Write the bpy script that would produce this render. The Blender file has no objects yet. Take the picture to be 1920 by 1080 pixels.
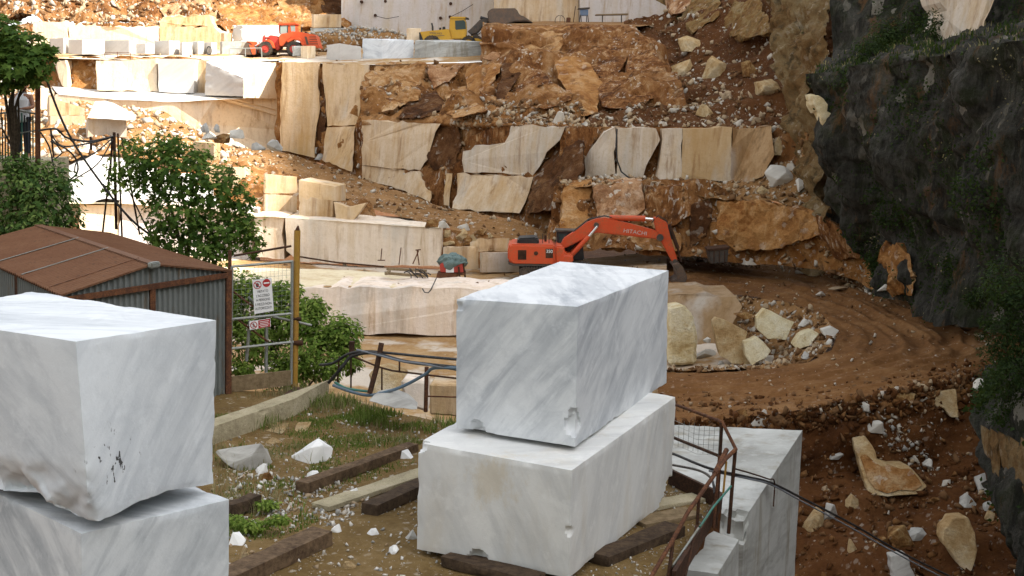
import bpy, bmesh, math, random
import numpy as np
from mathutils import Vector, Matrix
from mathutils.bvhtree import BVHTree
rad = math.radians
scene = bpy.context.scene
COL = scene.collection
# ------------------------------------------------------------------ camera
F, PITCH, ROLL = 2500.0, rad(8.107), rad(1.955)
CP, SP, CR, SR = math.cos(PITCH), math.sin(PITCH), math.cos(ROLL), math.sin(ROLL)
def ray(px, py):
    U, V = px-960.0, 540.0-py
    u = (U*CR-V*SR)/F; v = (U*SR+V*CR)/F
    return Vector((u, CP+v*SP, -SP+v*CP))
def W(px, py, d):                      # photo point at forward distance d
    r = ray(px, py); return r*(d/r.y)
def Z(px, py, z):                      # photo point on the level z
    r = ray(px, py); return r*(z/r.z)
cam = bpy.data.cameras.new('camera'); camo = bpy.data.objects.new('camera', cam); COL.objects.link(camo)
cam.sensor_width = 36.0; cam.lens = 36.0*F/1920.0; cam.clip_end = 3000; cam.clip_start = 0.05
right = Vector((1, 0, 0)); up = Vector((0, SP, CP)); fw = Vector((0, CP, -SP))
xr = right*CR+up*SR; yr = -right*SR+up*CR
m = Matrix((xr, yr, -fw)).transposed().to_4x4(); camo.matrix_world = m
scene.camera = camo
# ------------------------------------------------------------------ numpy noise
def _h(ix, iy, iz, s):
    n = (ix.astype(np.int64)*374761393+iy.astype(np.int64)*668265263+iz.astype(np.int64)*2147483647+s*1274126177) & 0xffffffff
    n = ((n ^ (n >> 13))*1274126177) & 0xffffffff
    n = ((n ^ (n >> 16))*2246822519) & 0xffffffff
    n = n ^ (n >> 15)
    return (n & 0xffffff)/float(0xffffff)
def vnoise(P, s=0):
    I = np.floor(P); f = P-I; f = f*f*f*(f*(f*6-15)+10); I = I.astype(np.int64)
    o = 0
    for a in (0, 1):
        for b in (0, 1):
            for c in (0, 1):
                w = (f[:, 0] if a else 1-f[:, 0])*(f[:, 1] if b else 1-f[:, 1])*(f[:, 2] if c else 1-f[:, 2])
                o = o+w*_h(I[:, 0]+a, I[:, 1]+b, I[:, 2]+c, s)
    return o*2-1
def fbm(P, n=4, s=0):
    o = 0; a = 1.0; t = 0
    for k in range(n):
        o = o+a*vnoise(P*(2.03**k)+k*7.3, s+k); t += a; a *= .5
    return o/t
def facets(P, s=0):                    # broken-rock relief: overlapping flat-sided lumps, each turned its own way
    I = np.floor(P).astype(np.int64); val = np.full(len(P), -9.0)
    for a in (-1, 0, 1):
        for b in (-1, 0, 1):
            for c in (-1, 0, 1):
                J = I+np.array([a, b, c])
                j = [_h(J[:, 0], J[:, 1], J[:, 2], s+k) for k in range(8)]
                d = np.stack([P[:, 0]-J[:, 0]-j[0], P[:, 1]-J[:, 1]-j[1], P[:, 2]-J[:, 2]-j[2]], 1)
                t, f, ps = j[3]*6.2832, np.arccos(2*j[4]-1), j[5]*6.2832
                n1 = np.stack([np.sin(f)*np.cos(t), np.sin(f)*np.sin(t), np.cos(f)], 1)
                u = np.stack([-np.sin(t), np.cos(t), 0*t], 1); w = np.cross(n1, u)
                n2 = u*np.cos(ps)[:, None]+w*np.sin(ps)[:, None]; n3 = -u*np.sin(ps)[:, None]+w*np.cos(ps)[:, None]
                m = np.maximum(np.abs((d*n1).sum(1)), np.maximum(np.abs((d*n2).sum(1))*(.7+.6*j[6]), np.abs((d*n3).sum(1))))
                val = np.maximum(val, (j[7]-.5)*.9-1.25*m)
    return np.clip((val+.55)*1.7, -1.2, 1.0)
# ------------------------------------------------------------------ objects
def link(name, me, mat=None, parent=None, loc=None):
    o = bpy.data.objects.new(name, me); COL.objects.link(o)
    if mat:
        for mm in (mat if isinstance(mat, (list, tuple)) else [mat]): me.materials.append(mm)
    if parent: o.parent = parent
    return o
def tag(o, label=None, cat=None, group=None, kind=None):
    if label: o['label'] = label
    if cat: o['category'] = cat
    if group: o['group'] = group
    if kind: o['kind'] = kind
    return o
def empty(name, loc, label, cat, group=None):
    o = bpy.data.objects.new(name, None); COL.objects.link(o); o.location = loc; o.empty_display_size = .2
    return tag(o, label, cat, group)
def npmesh(name, V, Fs, smooth=False, mats=None):
    me = bpy.data.meshes.new(name)
    if isinstance(Fs, np.ndarray):
        n, k = Fs.shape
        me.vertices.add(len(V)); me.vertices.foreach_set('co', np.asarray(V, dtype=np.float32).ravel())
        me.loops.add(n*k); me.loops.foreach_set('vertex_index', Fs.astype(np.int32).ravel())
        me.polygons.add(n); me.polygons.foreach_set('loop_start', np.arange(0, n*k, k, dtype=np.int32))
        me.update(calc_edges=True); me.validate()
    else:
        me.from_pydata([tuple(v) for v in V], [], Fs); me.update()
    if smooth: me.polygons.foreach_set('use_smooth', np.ones(len(me.polygons), dtype=bool))
    if mats is not None: me.polygons.foreach_set('material_index', np.asarray(mats, dtype=np.int32))
    return me
class MB:
    """collects pieces of ONE mesh"""
    def __init__(s): s.v = []; s.f = []; s.m = []; s.mi = 0
    def add(s, vs, fs):
        b = len(s.v); s.v += [Vector(v) for v in vs]; s.f += [[i+b for i in f] for f in fs]; s.m += [s.mi]*len(fs); return s
    def hexa(s, c):                    # 4 front corners (counter-clockwise), 4 back corners
        return s.add(c, [(0, 1, 2, 3), (7, 6, 5, 4), (4, 5, 1, 0), (5, 6, 2, 1), (6, 7, 3, 2), (7, 4, 0, 3)])
    def box(s, c, sz, rot=None):
        x, y, z = [k/2 for k in sz]; c = Vector(c)
        p = [Vector(q) for q in ((-x, -y, -z), (x, -y, -z), (x, -y, z), (-x, -y, z), (-x, y, -z), (x, y, -z), (x, y, z), (-x, y, z))]
        if rot is not None: p = [rot @ q for q in p]
        return s.hexa([c+q for q in p])
    def beam(s, a, b, w, h, up=(0, 0, 1)):
        a = Vector(a); b = Vector(b); t = (b-a).normalized(); u = Vector(up); sd = t.cross(u)
        if sd.length < 1e-4: sd = t.cross(Vector((0, 1, 0)))
        sd.normalize(); u = sd.cross(t); sd *= w/2; u *= h/2
        return s.hexa([a-sd-u, a+sd-u, a+sd+u, a-sd+u, b-sd-u, b+sd-u, b+sd+u, b-sd+u])
    def tube(s, pts, r, n=8, r2=None, cap=True):
        pts = [Vector(p) for p in pts]; N = len(pts); rings = []
        t0 = (pts[1]-pts[0]).normalized(); ref = Vector((0, 0, 1)) if abs(t0.z) < .9 else Vector((1, 0, 0))
        for i, p in enumerate(pts):
            t = (pts[min(i+1, N-1)]-pts[max(i-1, 0)]).normalized()
            a = t.cross(ref).normalized(); b = t.cross(a)
            rr = r if r2 is None else r+(r2-r)*i/(N-1)
            if callable(r): rr = r(i/(N-1))
            rings.append([p+(a*math.cos(2*math.pi*k/n)+b*math.sin(2*math.pi*k/n))*rr for k in range(n)])
        vs = [v for R in rings for v in R]; fs = []
        for i in range(N-1):
            for k in range(n): fs.append((i*n+k, i*n+(k+1) % n, (i+1)*n+(k+1) % n, (i+1)*n+k))
        if cap: fs += [tuple(range(n)), tuple(reversed(range((N-1)*n, N*n)))]
        return s.add(vs, fs)
    def cyl(s, a, b, r, n=16): return s.tube([a, b], r, n)
    def ext(s, pts, d, y0, y1, k=1.0):  # photo outline at distance d, given a true depth from y0 to y1
        c = [W(x, y, d) for x, y in pts]
        return s.prism(c, Vector((0, y0, 0)), Vector((0, y1, 0)))
    def prism(s, c, o0, o1):
        n = len(c); a = [p+o0 for p in c]; b = [p+o1 for p in c]
        ar = sum(c[i].x*c[(i+1) % n].z-c[(i+1) % n].x*c[i].z for i in range(n))
        idx = list(range(n)); fs = [idx[:], [i+n for i in reversed(idx)]]
        for i in range(n): fs.append([(i+1) % n, i, i+n, (i+1) % n+n])
        if ar < 0: fs = [list(reversed(f)) for f in fs]
        return s.add(a+b, fs)
    def build(s, name, mat, parent=None, bevel=0, smooth=False, seg=2, fix=True):
        off = parent_loc(parent)
        me = bpy.data.meshes.new(name); me.from_pydata([tuple(v-off) for v in s.v], [], s.f)
        if fix or bevel:
            bm = bmesh.new(); bm.from_mesh(me)
            for f, k in zip(bm.faces, s.m): f.material_index = k
            if fix: bmesh.ops.recalc_face_normals(bm, faces=bm.faces)
            if bevel:
                ed = [e for e in bm.edges if len(e.link_faces) == 2 and e.calc_face_angle(0) > .5]
                bmesh.ops.bevel(bm, geom=ed, offset=bevel, segments=seg, affect='EDGES', clamp_overlap=True)
            bm.to_mesh(me); bm.free()
        if smooth:
            me.polygons.foreach_set('use_smooth', np.ones(len(me.polygons), dtype=bool))
            try: me.set_sharp_from_angle(angle=rad(40))
            except Exception: pass
        return link(name, me, mat, parent)
def parent_loc(p):
    o = Vector((0, 0, 0))
    while p is not None: o = o+Vector(p.location); p = p.parent
    return o
BVH = []
def surf_bvh(V, Fs): BVH.append(BVHTree.FromPolygons([tuple(v) for v in V], [tuple(int(i) for i in f) for f in Fs]))
def drop(px, py, dmax=400):            # where the sight line of a photo point meets the ground already built
    r = ray(px, py).normalized(); best = None
    for t in BVH:
        h = t.ray_cast(Vector((0, 0, 0)), r, dmax)
        if h[0] is not None and (best is None or h[3] < best[2]): best = (h[0], h[1], h[3])
    if best is None: return W(px, py, 60), Vector((0, 0, 1))
    n = best[1]
    if n.dot(r) > 0: n = -n
    return best[0], n
SURF = {}
def patch(name, rows, res, disp, mat, kind='structure', smooth=False, flip=False, bvh=True, fade=None, seed=0):
    """a sheet of rock or earth through rows of points, finely divided and given relief"""
    rows = [[Vector(p) for p in r] for r in rows]; nc = len(rows[0])
    L = max(sum((r[i+1]-r[i]).length for i in range(nc-1)) for r in rows)
    H = max(sum((rows[j+1][i]-rows[j][i]).length for j in range(len(rows)-1)) for i in range(nc))
    nu = max(2, min(700, int(L/res))); nv = max(2, min(500, int(H/res)))
    A = np.array([[list(p) for p in r] for r in rows])
    cu = np.linspace(0, nc-1, nu+1); i0 = np.minimum(cu.astype(int), nc-2); fu = (cu-i0)[None, :, None]
    B = A[:, i0]*(1-fu)+A[:, i0+1]*fu
    cv = np.linspace(0, len(rows)-1, nv+1); j0 = np.minimum(cv.astype(int), len(rows)-2); fv = (cv-j0)[:, None, None]
    G = B[j0]*(1-fv)+B[j0+1]*fv
    for _ in range(max(1, int(nu/nc/8))):
        pad = np.pad(G, ((0, 0), (1, 1), (0, 0)), mode='edge'); S = (pad[:, :-2]+pad[:, 2:]+2*G)/4; S[:, 0] = G[:, 0]; S[:, -1] = G[:, -1]; G = S
    du = np.gradient(G, axis=1); dv = np.gradient(G, axis=0)
    N = np.cross(du, dv); N /= np.linalg.norm(N, axis=2, keepdims=True)+1e-9
    C = G.reshape(-1, 3); Nn = N.reshape(-1, 3)
    s = np.where((Nn*C).sum(1) > 0, -1.0, 1.0)[:, None]; Nn = Nn*s
    off = np.zeros(len(C))
    for d in disp:
        k, sc, am = d[:3]; sd = (d[3] if len(d) > 3 else 1)+seed
        P = C/np.asarray(sc)
        if k == 'f': off += am*facets(P, sd)
        elif k == 'n': off += am*fbm(P, 4, sd)
        elif k == 'w': off += am*facets(P+.10*np.stack([fbm(P*1.5+9, 3, sd+5), fbm(P*1.5+19, 3, sd+6), fbm(P*1.5+29, 3, sd+7)], 1), sd)
    if fade:                             # (top, bottom): the relief dies away over these shares of the height
        vv = np.repeat(np.linspace(0, 1, nv+1), nu+1); off = off*(.12+.88*np.clip((vv-fade[0])/.16, 0, 1) if fade[0] is not None else 1)*(np.clip((fade[1]-vv)/.12, .06, 1) if fade[1] is not None else 1)
    V = C+Nn*off[:, None]
    idx = np.arange((nu+1)*(nv+1)).reshape(nv+1, nu+1)
    Q = np.stack([idx[:-1, :-1], idx[1:, :-1], idx[1:, 1:], idx[:-1, 1:]], -1).reshape(-1, 4)
    q0 = Q[len(Q)//2]; nn = np.cross(V[q0[1]]-V[q0[0]], V[q0[2]]-V[q0[0]])
    if nn.dot(V[q0[0]]) > 0: Q = Q[:, ::-1].copy()
    me = npmesh(name, V, Q, smooth); o = link(name, me, mat)
    if kind: tag(o, kind=kind)
    if bvh: surf_bvh(V, Q)
    SURF[o.name] = (V, Q); SURF[name+'#'+str(len([k for k in SURF if k.startswith(name+'#')]))] = (V, Q)
    return o
# ------------------------------------------------------------------ rocks
def hull_pts(rng, n=14, flat=1.0, ang=.25):
    P = []
    for _ in range(n):
        v = Vector((rng.gauss(0, 1), rng.gauss(0, 1), rng.gauss(0, 1))); v.normalize()
        # pull towards a box so the pieces are angular
        k = max(abs(v.x), abs(v.y), abs(v.z)); v = v*(.62/k*.55+.45*.8)
        P.append(Vector((v.x, v.y, v.z*flat))*rng.uniform(1-ang, 1))
    return P
def hull_mesh(rng, n=14, flat=1.0):
    bm = bmesh.new()
    for p in hull_pts(rng, n, flat): bm.verts.new(p)
    bmesh.ops.convex_hull(bm, input=bm.verts)
    loose = [v for v in bm.verts if not v.link_faces]
    if loose: bmesh.ops.delete(bm, geom=loose, context='VERTS')
    bmesh.ops.triangulate(bm, faces=bm.faces[:])
    bm.verts.index_update(); V = np.array([list(v.co) for v in bm.verts]); Fc = np.array([[v.index for v in f.verts] for f in bm.faces]); bm.free()
    return V, Fc
_rng = random.Random(5)
def shard(rng):                        # an angular split fragment: a jittered slab with corners knocked off
    fl = rng.choice((.22, .3, .4, .55, .7)); bm = bmesh.new()
    for x in (-1, 1):
        for y in (-1, 1):
            for z in (-1, 1):
                if rng.random() < .14: continue
                bm.verts.new((x*rng.uniform(.22, .55), y*rng.uniform(.18, .45), z*fl*rng.uniform(.25, .5)))
    bmesh.ops.convex_hull(bm, input=bm.verts); bmesh.ops.delete(bm, geom=[v for v in bm.verts if not v.link_faces], context='VERTS'); bmesh.ops.triangulate(bm, faces=bm.faces[:])
    bm.verts.index_update(); V = np.array([list(v.co) for v in bm.verts]); Fc = np.array([[v.index for v in f.verts] for f in bm.faces]); bm.free(); return V, Fc
CHIPS = [shard(_rng) for _ in range(24)]
def rotm(rng):
    q = rng.normal(size=4); q /= np.linalg.norm(q); w, x, y, z = q
    return np.array([[1-2*(y*y+z*z), 2*(x*y-z*w), 2*(x*z+y*w)], [2*(x*y+z*w), 1-2*(x*x+z*z), 2*(y*z-x*w)], [2*(x*z-y*w), 2*(y*z+x*w), 1-2*(x*x+y*y)]])
def rubble(name, key, n, smin, smax, mats, seed, region=None, power=2.2, sink=.25, label=None, clump=0.0):
    """loose broken stone lying over a sheet: countless pieces, one object of kind stuff"""
    rng = np.random.default_rng(seed); V, Q = SURF[key]
    c = V[Q].mean(1); w = np.linalg.norm(np.cross(V[Q[:, 1]]-V[Q[:, 0]], V[Q[:, 3]]-V[Q[:, 0]]), axis=1)
    if clump: w = w*np.clip(fbm(c/clump, 3, seed)+.12, 0.0, 1)**1.3
    if region is not None:
        # region: plan polygon given as photo points dropped on the sheet
        from math import inf
        u = pix(c); w = w*inpoly(u, region)
    if w.sum() <= 0: return None
    pick = rng.choice(len(Q), n, p=w/w.sum()); VV = []; FF = []; MM = []; b = 0
    nm = len(mats) if isinstance(mats, (list, tuple)) else 1
    for i in pick:
        q = Q[i]; a = rng.random(2); p = (V[q[0]]*(1-a[0])+V[q[1]]*a[0])*(1-a[1])+(V[q[3]]*(1-a[0])+V[q[2]]*a[0])*a[1]
        s = smin+(smax-smin)*rng.random()**power
        hv, hf = CHIPS[rng.integers(len(CHIPS))]
        x = (hv*s*np.array([rng.uniform(.7, 1.3), rng.uniform(.6, 1.1), rng.uniform(.6, 1.1)])) @ rotm(rng).T
        VV.append(x+p+np.array([0, 0, s*(sink-.1)])); FF.append(hf+b); b += len(hv); MM += [int(rng.integers(nm))]*len(hf)
    me = npmesh(name, np.concatenate(VV), np.concatenate(FF), False, MM if nm > 1 else None)
    o = link(name, me, mats); tag(o, kind='stuff')
    if label: o['label'] = label
    return o
def pix(c):
    r = np.asarray(c); x = r[:, 0]; y = r[:, 1]; z = r[:, 2]
    f = y*CP-z*SP; u = x/f; v = (y*SP+z*CP)/f
    return np.stack([960+F*(u*CR+v*SR), 540-F*(v*CR-u*SR)], 1)
def inpoly(u, poly):
    x, y = u[:, 0], u[:, 1]; ins = np.zeros(len(u), bool); n = len(poly)
    for i in range(n):
        x1, y1 = poly[i]; x2, y2 = poly[(i+1) % n]
        if y1 == y2: continue
        c = ((y1 > y) != (y2 > y)) & (x < (x2-x1)*(y-y1)/(y2-y1)+x1); ins ^= c
    return ins.astype(float)
ROCKMESH = [hull_mesh(random.Random(70+i), 13+i % 5, 1.0) for i in range(10)]
def boulder(name, px, py, wpx, hpx, mat, label, cat='rock', group=None, seed=0, d=None, lift=.35, flat=None, n=15):
    """a loose angular rock lying where the photo shows it, sized from its width and height there"""
    rng = random.Random(seed*131+int(px*7+py))
    p, nrm = drop(px, py+hpx*.42) if d is None else (W(px, py+hpx*.42, d), Vector((0, 0, 1)))
    k = p.length/F; w = wpx*k; h = hpx*k
    bm = bmesh.new()
    for q in hull_pts(rng, n, 1.0, .22): bm.verts.new(q)
    bmesh.ops.convex_hull(bm, input=bm.verts)
    bmesh.ops.delete(bm, geom=[v for v in bm.verts if not v.link_faces], context='VERTS')
    bmesh.ops.rotate(bm, verts=bm.verts, matrix=Matrix.Rotation(rng.uniform(-.5, .5), 3, 'Y') @ Matrix.Rotation(rng.uniform(0, 6), 3, 'Z'))
    zs = sorted(v.co.z for v in bm.verts); zc = zs[0]+(zs[-1]-zs[0])*.42; Pv = [(v.co.x, v.co.y, max(v.co.z, zc)) for v in bm.verts]; bm.clear()
    for q in Pv: bm.verts.new(q)
    bmesh.ops.convex_hull(bm, input=bm.verts); bmesh.ops.delete(bm, geom=[v for v in bm.verts if not v.link_faces], context='VERTS'); bmesh.ops.remove_doubles(bm, verts=bm.verts, dist=.02)
    x0 = min(v.co.x for v in bm.verts); x1 = max(v.co.x for v in bm.verts); z0 = min(v.co.z for v in bm.verts); z1 = max(v.co.z for v in bm.verts); y0 = min(v.co.y for v in bm.verts); y1 = max(v.co.y for v in bm.verts)
    dep = (w*.62+h*.38)
    for v in bm.verts:
        v.co = Vector(((v.co.x-(x0+x1)/2)/(x1-x0)*w, (v.co.y-(y0+y1)/2)/(y1-y0)*dep, (v.co.z-z0)/(z1-z0)*h-h*.16)); s_ = 1.05-.12*(v.co.z+h*.16)/h; v.co.x *= s_; v.co.y *= s_
    bmesh.ops.recalc_face_normals(bm, faces=bm.faces)
    bmesh.ops.bevel(bm, geom=bm.edges[:], offset=min(w, h)*.025, segments=1, affect='EDGES', clamp_overlap=True)
    bmesh.ops.subdivide_edges(bm, edges=[e for e in bm.edges if e.calc_length() > min(w, h)*.3], cuts=2, use_grid_fill=True)
    P = np.array([list(v.co) for v in bm.verts]); j = fbm(P/(min(w, h)*.35)+seed*3.1, 3, seed)
    for v, a in zip(bm.verts, j): v.co = v.co+v.co.normalized()*a*min(w, h)*.05
    me = bpy.data.meshes.new(name); bm.to_mesh(me); bm.free()
    o = link(name, me, mat); o.location = p+Vector((0, dep*.25, 0)); return tag(o, label, cat, group)
def slabrock(name, pts, d, thick, mat, label, cat='rock', group=None, tilt=0.0, bev=.03, lean=(0, 0), jit=.02, seed=0):
    """a flat-sided broken block: a real slab with the outline it shows, tilted back and given its own thickness"""
    rng = random.Random(seed+int(pts[0][0])); q = []
    n = len(pts); y1 = max(p[1] for p in pts)
    for i in range(n):
        a = pts[i]; b = pts[(i+1) % n]; L = math.hypot(b[0]-a[0], b[1]-a[1]); m = max(1, int(L/12))
        for k in range(m):
            t = k/m; j = jit*(0 if k == 0 else 1)*F/d
            q.append((a[0]+(b[0]-a[0])*t+rng.uniform(-j, j), a[1]+(b[1]-a[1])*t+rng.uniform(-j, j)))
    sx = [p[0] for p in q]; xm = (min(sx)+max(sx))/2
    fr = []
    for x, y in q:
        dd = d+(y1-y)*d/F*tilt+(x-xm)*d/F*lean[0]
        fr.append(W(x, y, dd))
    c = sum(fr, Vector((0, 0, 0)))/len(fr)
    bk = [c+(p-c)*.93+Vector((lean[1]*thick, thick, -.05*thick)) for p in fr]
    mb = MB(); N = len(fr); nrm = Vector((0, 0, 0))
    for i in range(N):
        nrm += fr[i].cross(fr[(i+1) % N])
    fs = [list(range(N)), [i+N for i in reversed(range(N))]]+[[(i+1) % N, i, i+N, (i+1) % N+N] for i in range(N)]
    base = Vector((c.x, c.y+thick/2, min(p.z for p in fr)))
    mb.add([p-base for p in fr+bk], fs)
    o = mb.build(name, mat, None, bevel=bev, seg=1); o.location = base
    return tag(o, label, cat, group)
def panel(mb, pts, thick, seed=0, jit=.06, step=.5):
    """a sawn quarry face: flat front with a slightly ragged rim, carried back into the hill"""
    rng = random.Random(seed); P = [W(*p) for p in pts]; n = len(P); q = []
    for i in range(n):
        a, b = P[i], P[(i+1) % n]; m = max(1, int((b-a).length/step))
        for k in range(m):
            t = k/m; p = a.lerp(b, t)
            if k: p = p+Vector((rng.uniform(-jit, jit), 0, rng.uniform(-jit, jit)))
            q.append(p)
    N = len(q); bk = [p+Vector((p.x*.0, thick, 0)) for p in q]
    fs = [list(range(N)), [i+N for i in reversed(range(N))]]+[[(i+1) % N, i, i+N, (i+1) % N+N] for i in range(N)]
    mb.add(q+bk, fs)
def block_mesh(C, n, chips=(), rough=.012, edge=.05, seed=0, bottom=None, bow=0.0):
    """sawn block from 8 corners (front 0-3 ccw from bottom-left, back 4-7), finely divided, with nibbled arrises and spalls"""
    C = np.array([list(c) for c in C]); cen = C.mean(0); Vd = {}; V = []; T = []; Q = []
    def vid(u, v, w):
        k = (round(u*n), round(v*n), round(w*n))
        if k not in Vd: Vd[k] = len(V); V.append(None); T.append((u, v, w)); 
        return Vd[k]
    g = [i/n for i in range(n+1)]
    for i in range(n):
        for j in range(n):
            a, b, c, d = g[i], g[i+1], g[j], g[j+1]
            Q += [[vid(a, 0, c), vid(b, 0, c), vid(b, 0, d), vid(a, 0, d)], [vid(a, 1, d), vid(b, 1, d), vid(b, 1, c), vid(a, 1, c)],
                  [vid(0, a, d), vid(0, b, d), vid(0, b, c), vid(0, a, c)], [vid(1, a, c), vid(1, b, c), vid(1, b, d), vid(1, a, d)],
                  [vid(a, d, 0), vid(b, d, 0), vid(b, c, 0), vid(a, c, 0)], [vid(a, c, 1), vid(b, c, 1), vid(b, d, 1), vid(a, d, 1)]]
    T = np.array(T); u, v, w = T[:, 0:1], T[:, 1:2], T[:, 2:3]
    P = ((C[0]*(1-u)+C[1]*u)*(1-w)+(C[3]*(1-u)+C[2]*u)*w)*(1-v)+((C[4]*(1-u)+C[5]*u)*(1-w)+(C[7]*(1-u)+C[6]*u)*w)*v
    sx = np.linalg.norm(C[1]-C[0]); sy = np.linalg.norm(C[4]-C[0]); sz = np.linalg.norm(C[3]-C[0])
    e = np.sort(np.stack([np.minimum(T[:, 0], 1-T[:, 0])*sx, np.minimum(T[:, 1], 1-T[:, 1])*sy, np.minimum(T[:, 2], 1-T[:, 2])*sz], 1), 1)[:, 1]
    out = cen-P; out /= np.linalg.norm(out, axis=1, keepdims=True)
    nb = np.clip(facets(P*2.6+seed*9, seed)*.8-.25+fbm(P*9+seed, 3, seed)*.45, 0, 1)
    amt = np.clip(1-e/(edge*1.3), 0, 1)*(edge*.12+edge*.75*nb)
    P = P+out*amt[:, None]+out*(fbm(P*2.3+seed, 4, seed+3)*rough)[:, None]
    for (cx, r) in chips:
        c = np.array(list(cx)); d = P-c; L = np.linalg.norm(d, axis=1)
        rr = r*(1+.35*fbm(P*9, 3, seed+8)); k = L < rr
        ax = (cen-c); ax /= np.linalg.norm(ax)
        # carve: push the skin inwards along the block's own axis onto the spall's bowl
        dl = np.sqrt(np.maximum(rr**2-L**2, 0))*.75
        P = P+np.where(k, dl, 0)[:, None]*ax[None, :]
    if bottom is not None: P = bottom(P, T)
    return P, np.array(Q)
def block(name, C, n, mat, label, cat='marble block', group=None, parent=None, chips=(), rough=.012, edge=.05, seed=0, bottom=None):
    V, Q = block_mesh(C, n, chips, rough, edge, seed, bottom)
    c = np.array([V[:, 0].mean(), V[:, 1].mean(), V[:, 2].min()])
    me = npmesh(name, V-c, Q, True)
    try: me.set_sharp_from_angle(angle=rad(28))
    except Exception: pass
    o = link(name, me, mat, parent); o.location = Vector(c); return tag(o, label, cat, group)
# ------------------------------------------------------------------ materials
class G:
    def __init__(s, name):
        s.m = bpy.data.materials.new(name); s.m.use_nodes = True; s.t = s.m.node_tree; s.t.nodes.clear()
        s.o = s.n('ShaderNodeOutputMaterial'); s.tc = s.n('ShaderNodeTexCoord').outputs['Object']
    def n(s, ty, **k):
        x = s.t.nodes.new(ty)
        for a, b in k.items(): setattr(x, a, b)
        return x
    def put(s, sock, val):
        if hasattr(val, 'is_output'): s.t.links.new(val, sock)
        elif isinstance(val, (tuple, list)) and sock.type == 'RGBA' and len(val) == 3: sock.default_value = (*val, 1)
        else: sock.default_value = val
    def map(s, scale=(1, 1, 1), rot=(0, 0, 0), loc=(0, 0, 0), vec=None):
        x = s.n('ShaderNodeMapping'); s.put(x.inputs['Vector'], vec or s.tc)
        x.inputs['Scale'].default_value = scale; x.inputs['Rotation'].default_value = rot; x.inputs['Location'].default_value = loc
        return x.outputs[0]
    def noise(s, sc, det=5, vec=None, rough=.55, dist=0.0):
        x = s.n('ShaderNodeTexNoise'); s.put(x.inputs['Vector'], vec or s.tc); x.inputs['Scale'].default_value = sc
        x.inputs['Detail'].default_value = det; x.inputs['Roughness'].default_value = rough; x.inputs['Distortion'].default_value = dist
        return x.outputs['Fac']
    def vor(s, sc, vec=None, feat='F1', out='Distance', rnd=1.0):
        x = s.n('ShaderNodeTexVoronoi', feature=feat); s.put(x.inputs['Vector'], vec or s.tc); x.inputs['Scale'].default_value = sc
        x.inputs['Randomness'].default_value = rnd
        return x.outputs[out]
    def wave(s, sc, vec=None, dist=4, det=3, ds=1.5, dr='X'):
        x = s.n('ShaderNodeTexWave', bands_direction=dr); s.put(x.inputs['Vector'], vec or s.tc); x.inputs['Scale'].default_value = sc
        x.inputs['Distortion'].default_value = dist; x.inputs['Detail'].default_value = det; x.inputs['Detail Scale'].default_value = ds
        return x.outputs['Fac']
    def ramp(s, fac, st, mode='LINEAR'):
        x = s.n('ShaderNodeValToRGB'); s.put(x.inputs[0], fac); e = x.color_ramp.elements; x.color_ramp.interpolation = mode
        while len(e) < len(st): e.new(.5)
        for k, (p, c) in zip(e, st):
            k.position = p; k.color = (c, c, c, 1) if not isinstance(c, (tuple, list)) else (*c[:3], 1)
        return x.outputs[0]
    def mix(s, fac, a, b, mode='MIX'):
        x = s.n('ShaderNodeMix', data_type='RGBA', blend_type=mode); s.put(x.inputs[0], fac); s.put(x.inputs[6], a); s.put(x.inputs[7], b)
        return x.outputs[2]
    def math(s, op, a, b=0.0, clamp=False):
        x = s.n('ShaderNodeMath', operation=op, use_clamp=clamp); s.put(x.inputs[0], a); s.put(x.inputs[1], b); return x.outputs[0]
    def bump(s, h, st=.3, dist=.05, nrm=None):
        x = s.n('ShaderNodeBump'); s.put(x.inputs['Height'], h); x.inputs['Strength'].default_value = st; x.inputs['Distance'].default_value = dist
        if nrm: s.put(x.inputs['Normal'], nrm)
        return x.outputs[0]
    def rnd(s): return s.n('ShaderNodeNewGeometry').outputs['Random Per Island']
    def out(s, col, rough=.8, nrm=None, metal=0.0, spec=.3, **k):
        x = s.n('ShaderNodeBsdfPrincipled'); s.put(x.inputs['Base Color'], col); s.put(x.inputs['Roughness'], rough); s.put(x.inputs['Metallic'], metal)
        x.inputs['Specular IOR Level'].default_value = spec
        if nrm: s.put(x.inputs['Normal'], nrm)
        for a, b in k.items(): s.put(x.inputs[a], b)
        s.t.links.new(x.outputs[0], s.o.inputs[0]); return s.m
def bed(h, ang, fn, k=.4):             # normal of bedding planes that draw lines rising at ang along the face direction h
    h = Vector((h[0], h[1], 0)).normalized(); f = Vector((fn[0], fn[1], 0)).normalized(); a = rad(ang)
    n = (h*-math.sin(a)+Vector((0, 0, 1))*math.cos(a)+f*k).normalized(); return tuple(n.rotation_difference(Vector((0, 0, 1))).to_euler())
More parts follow.
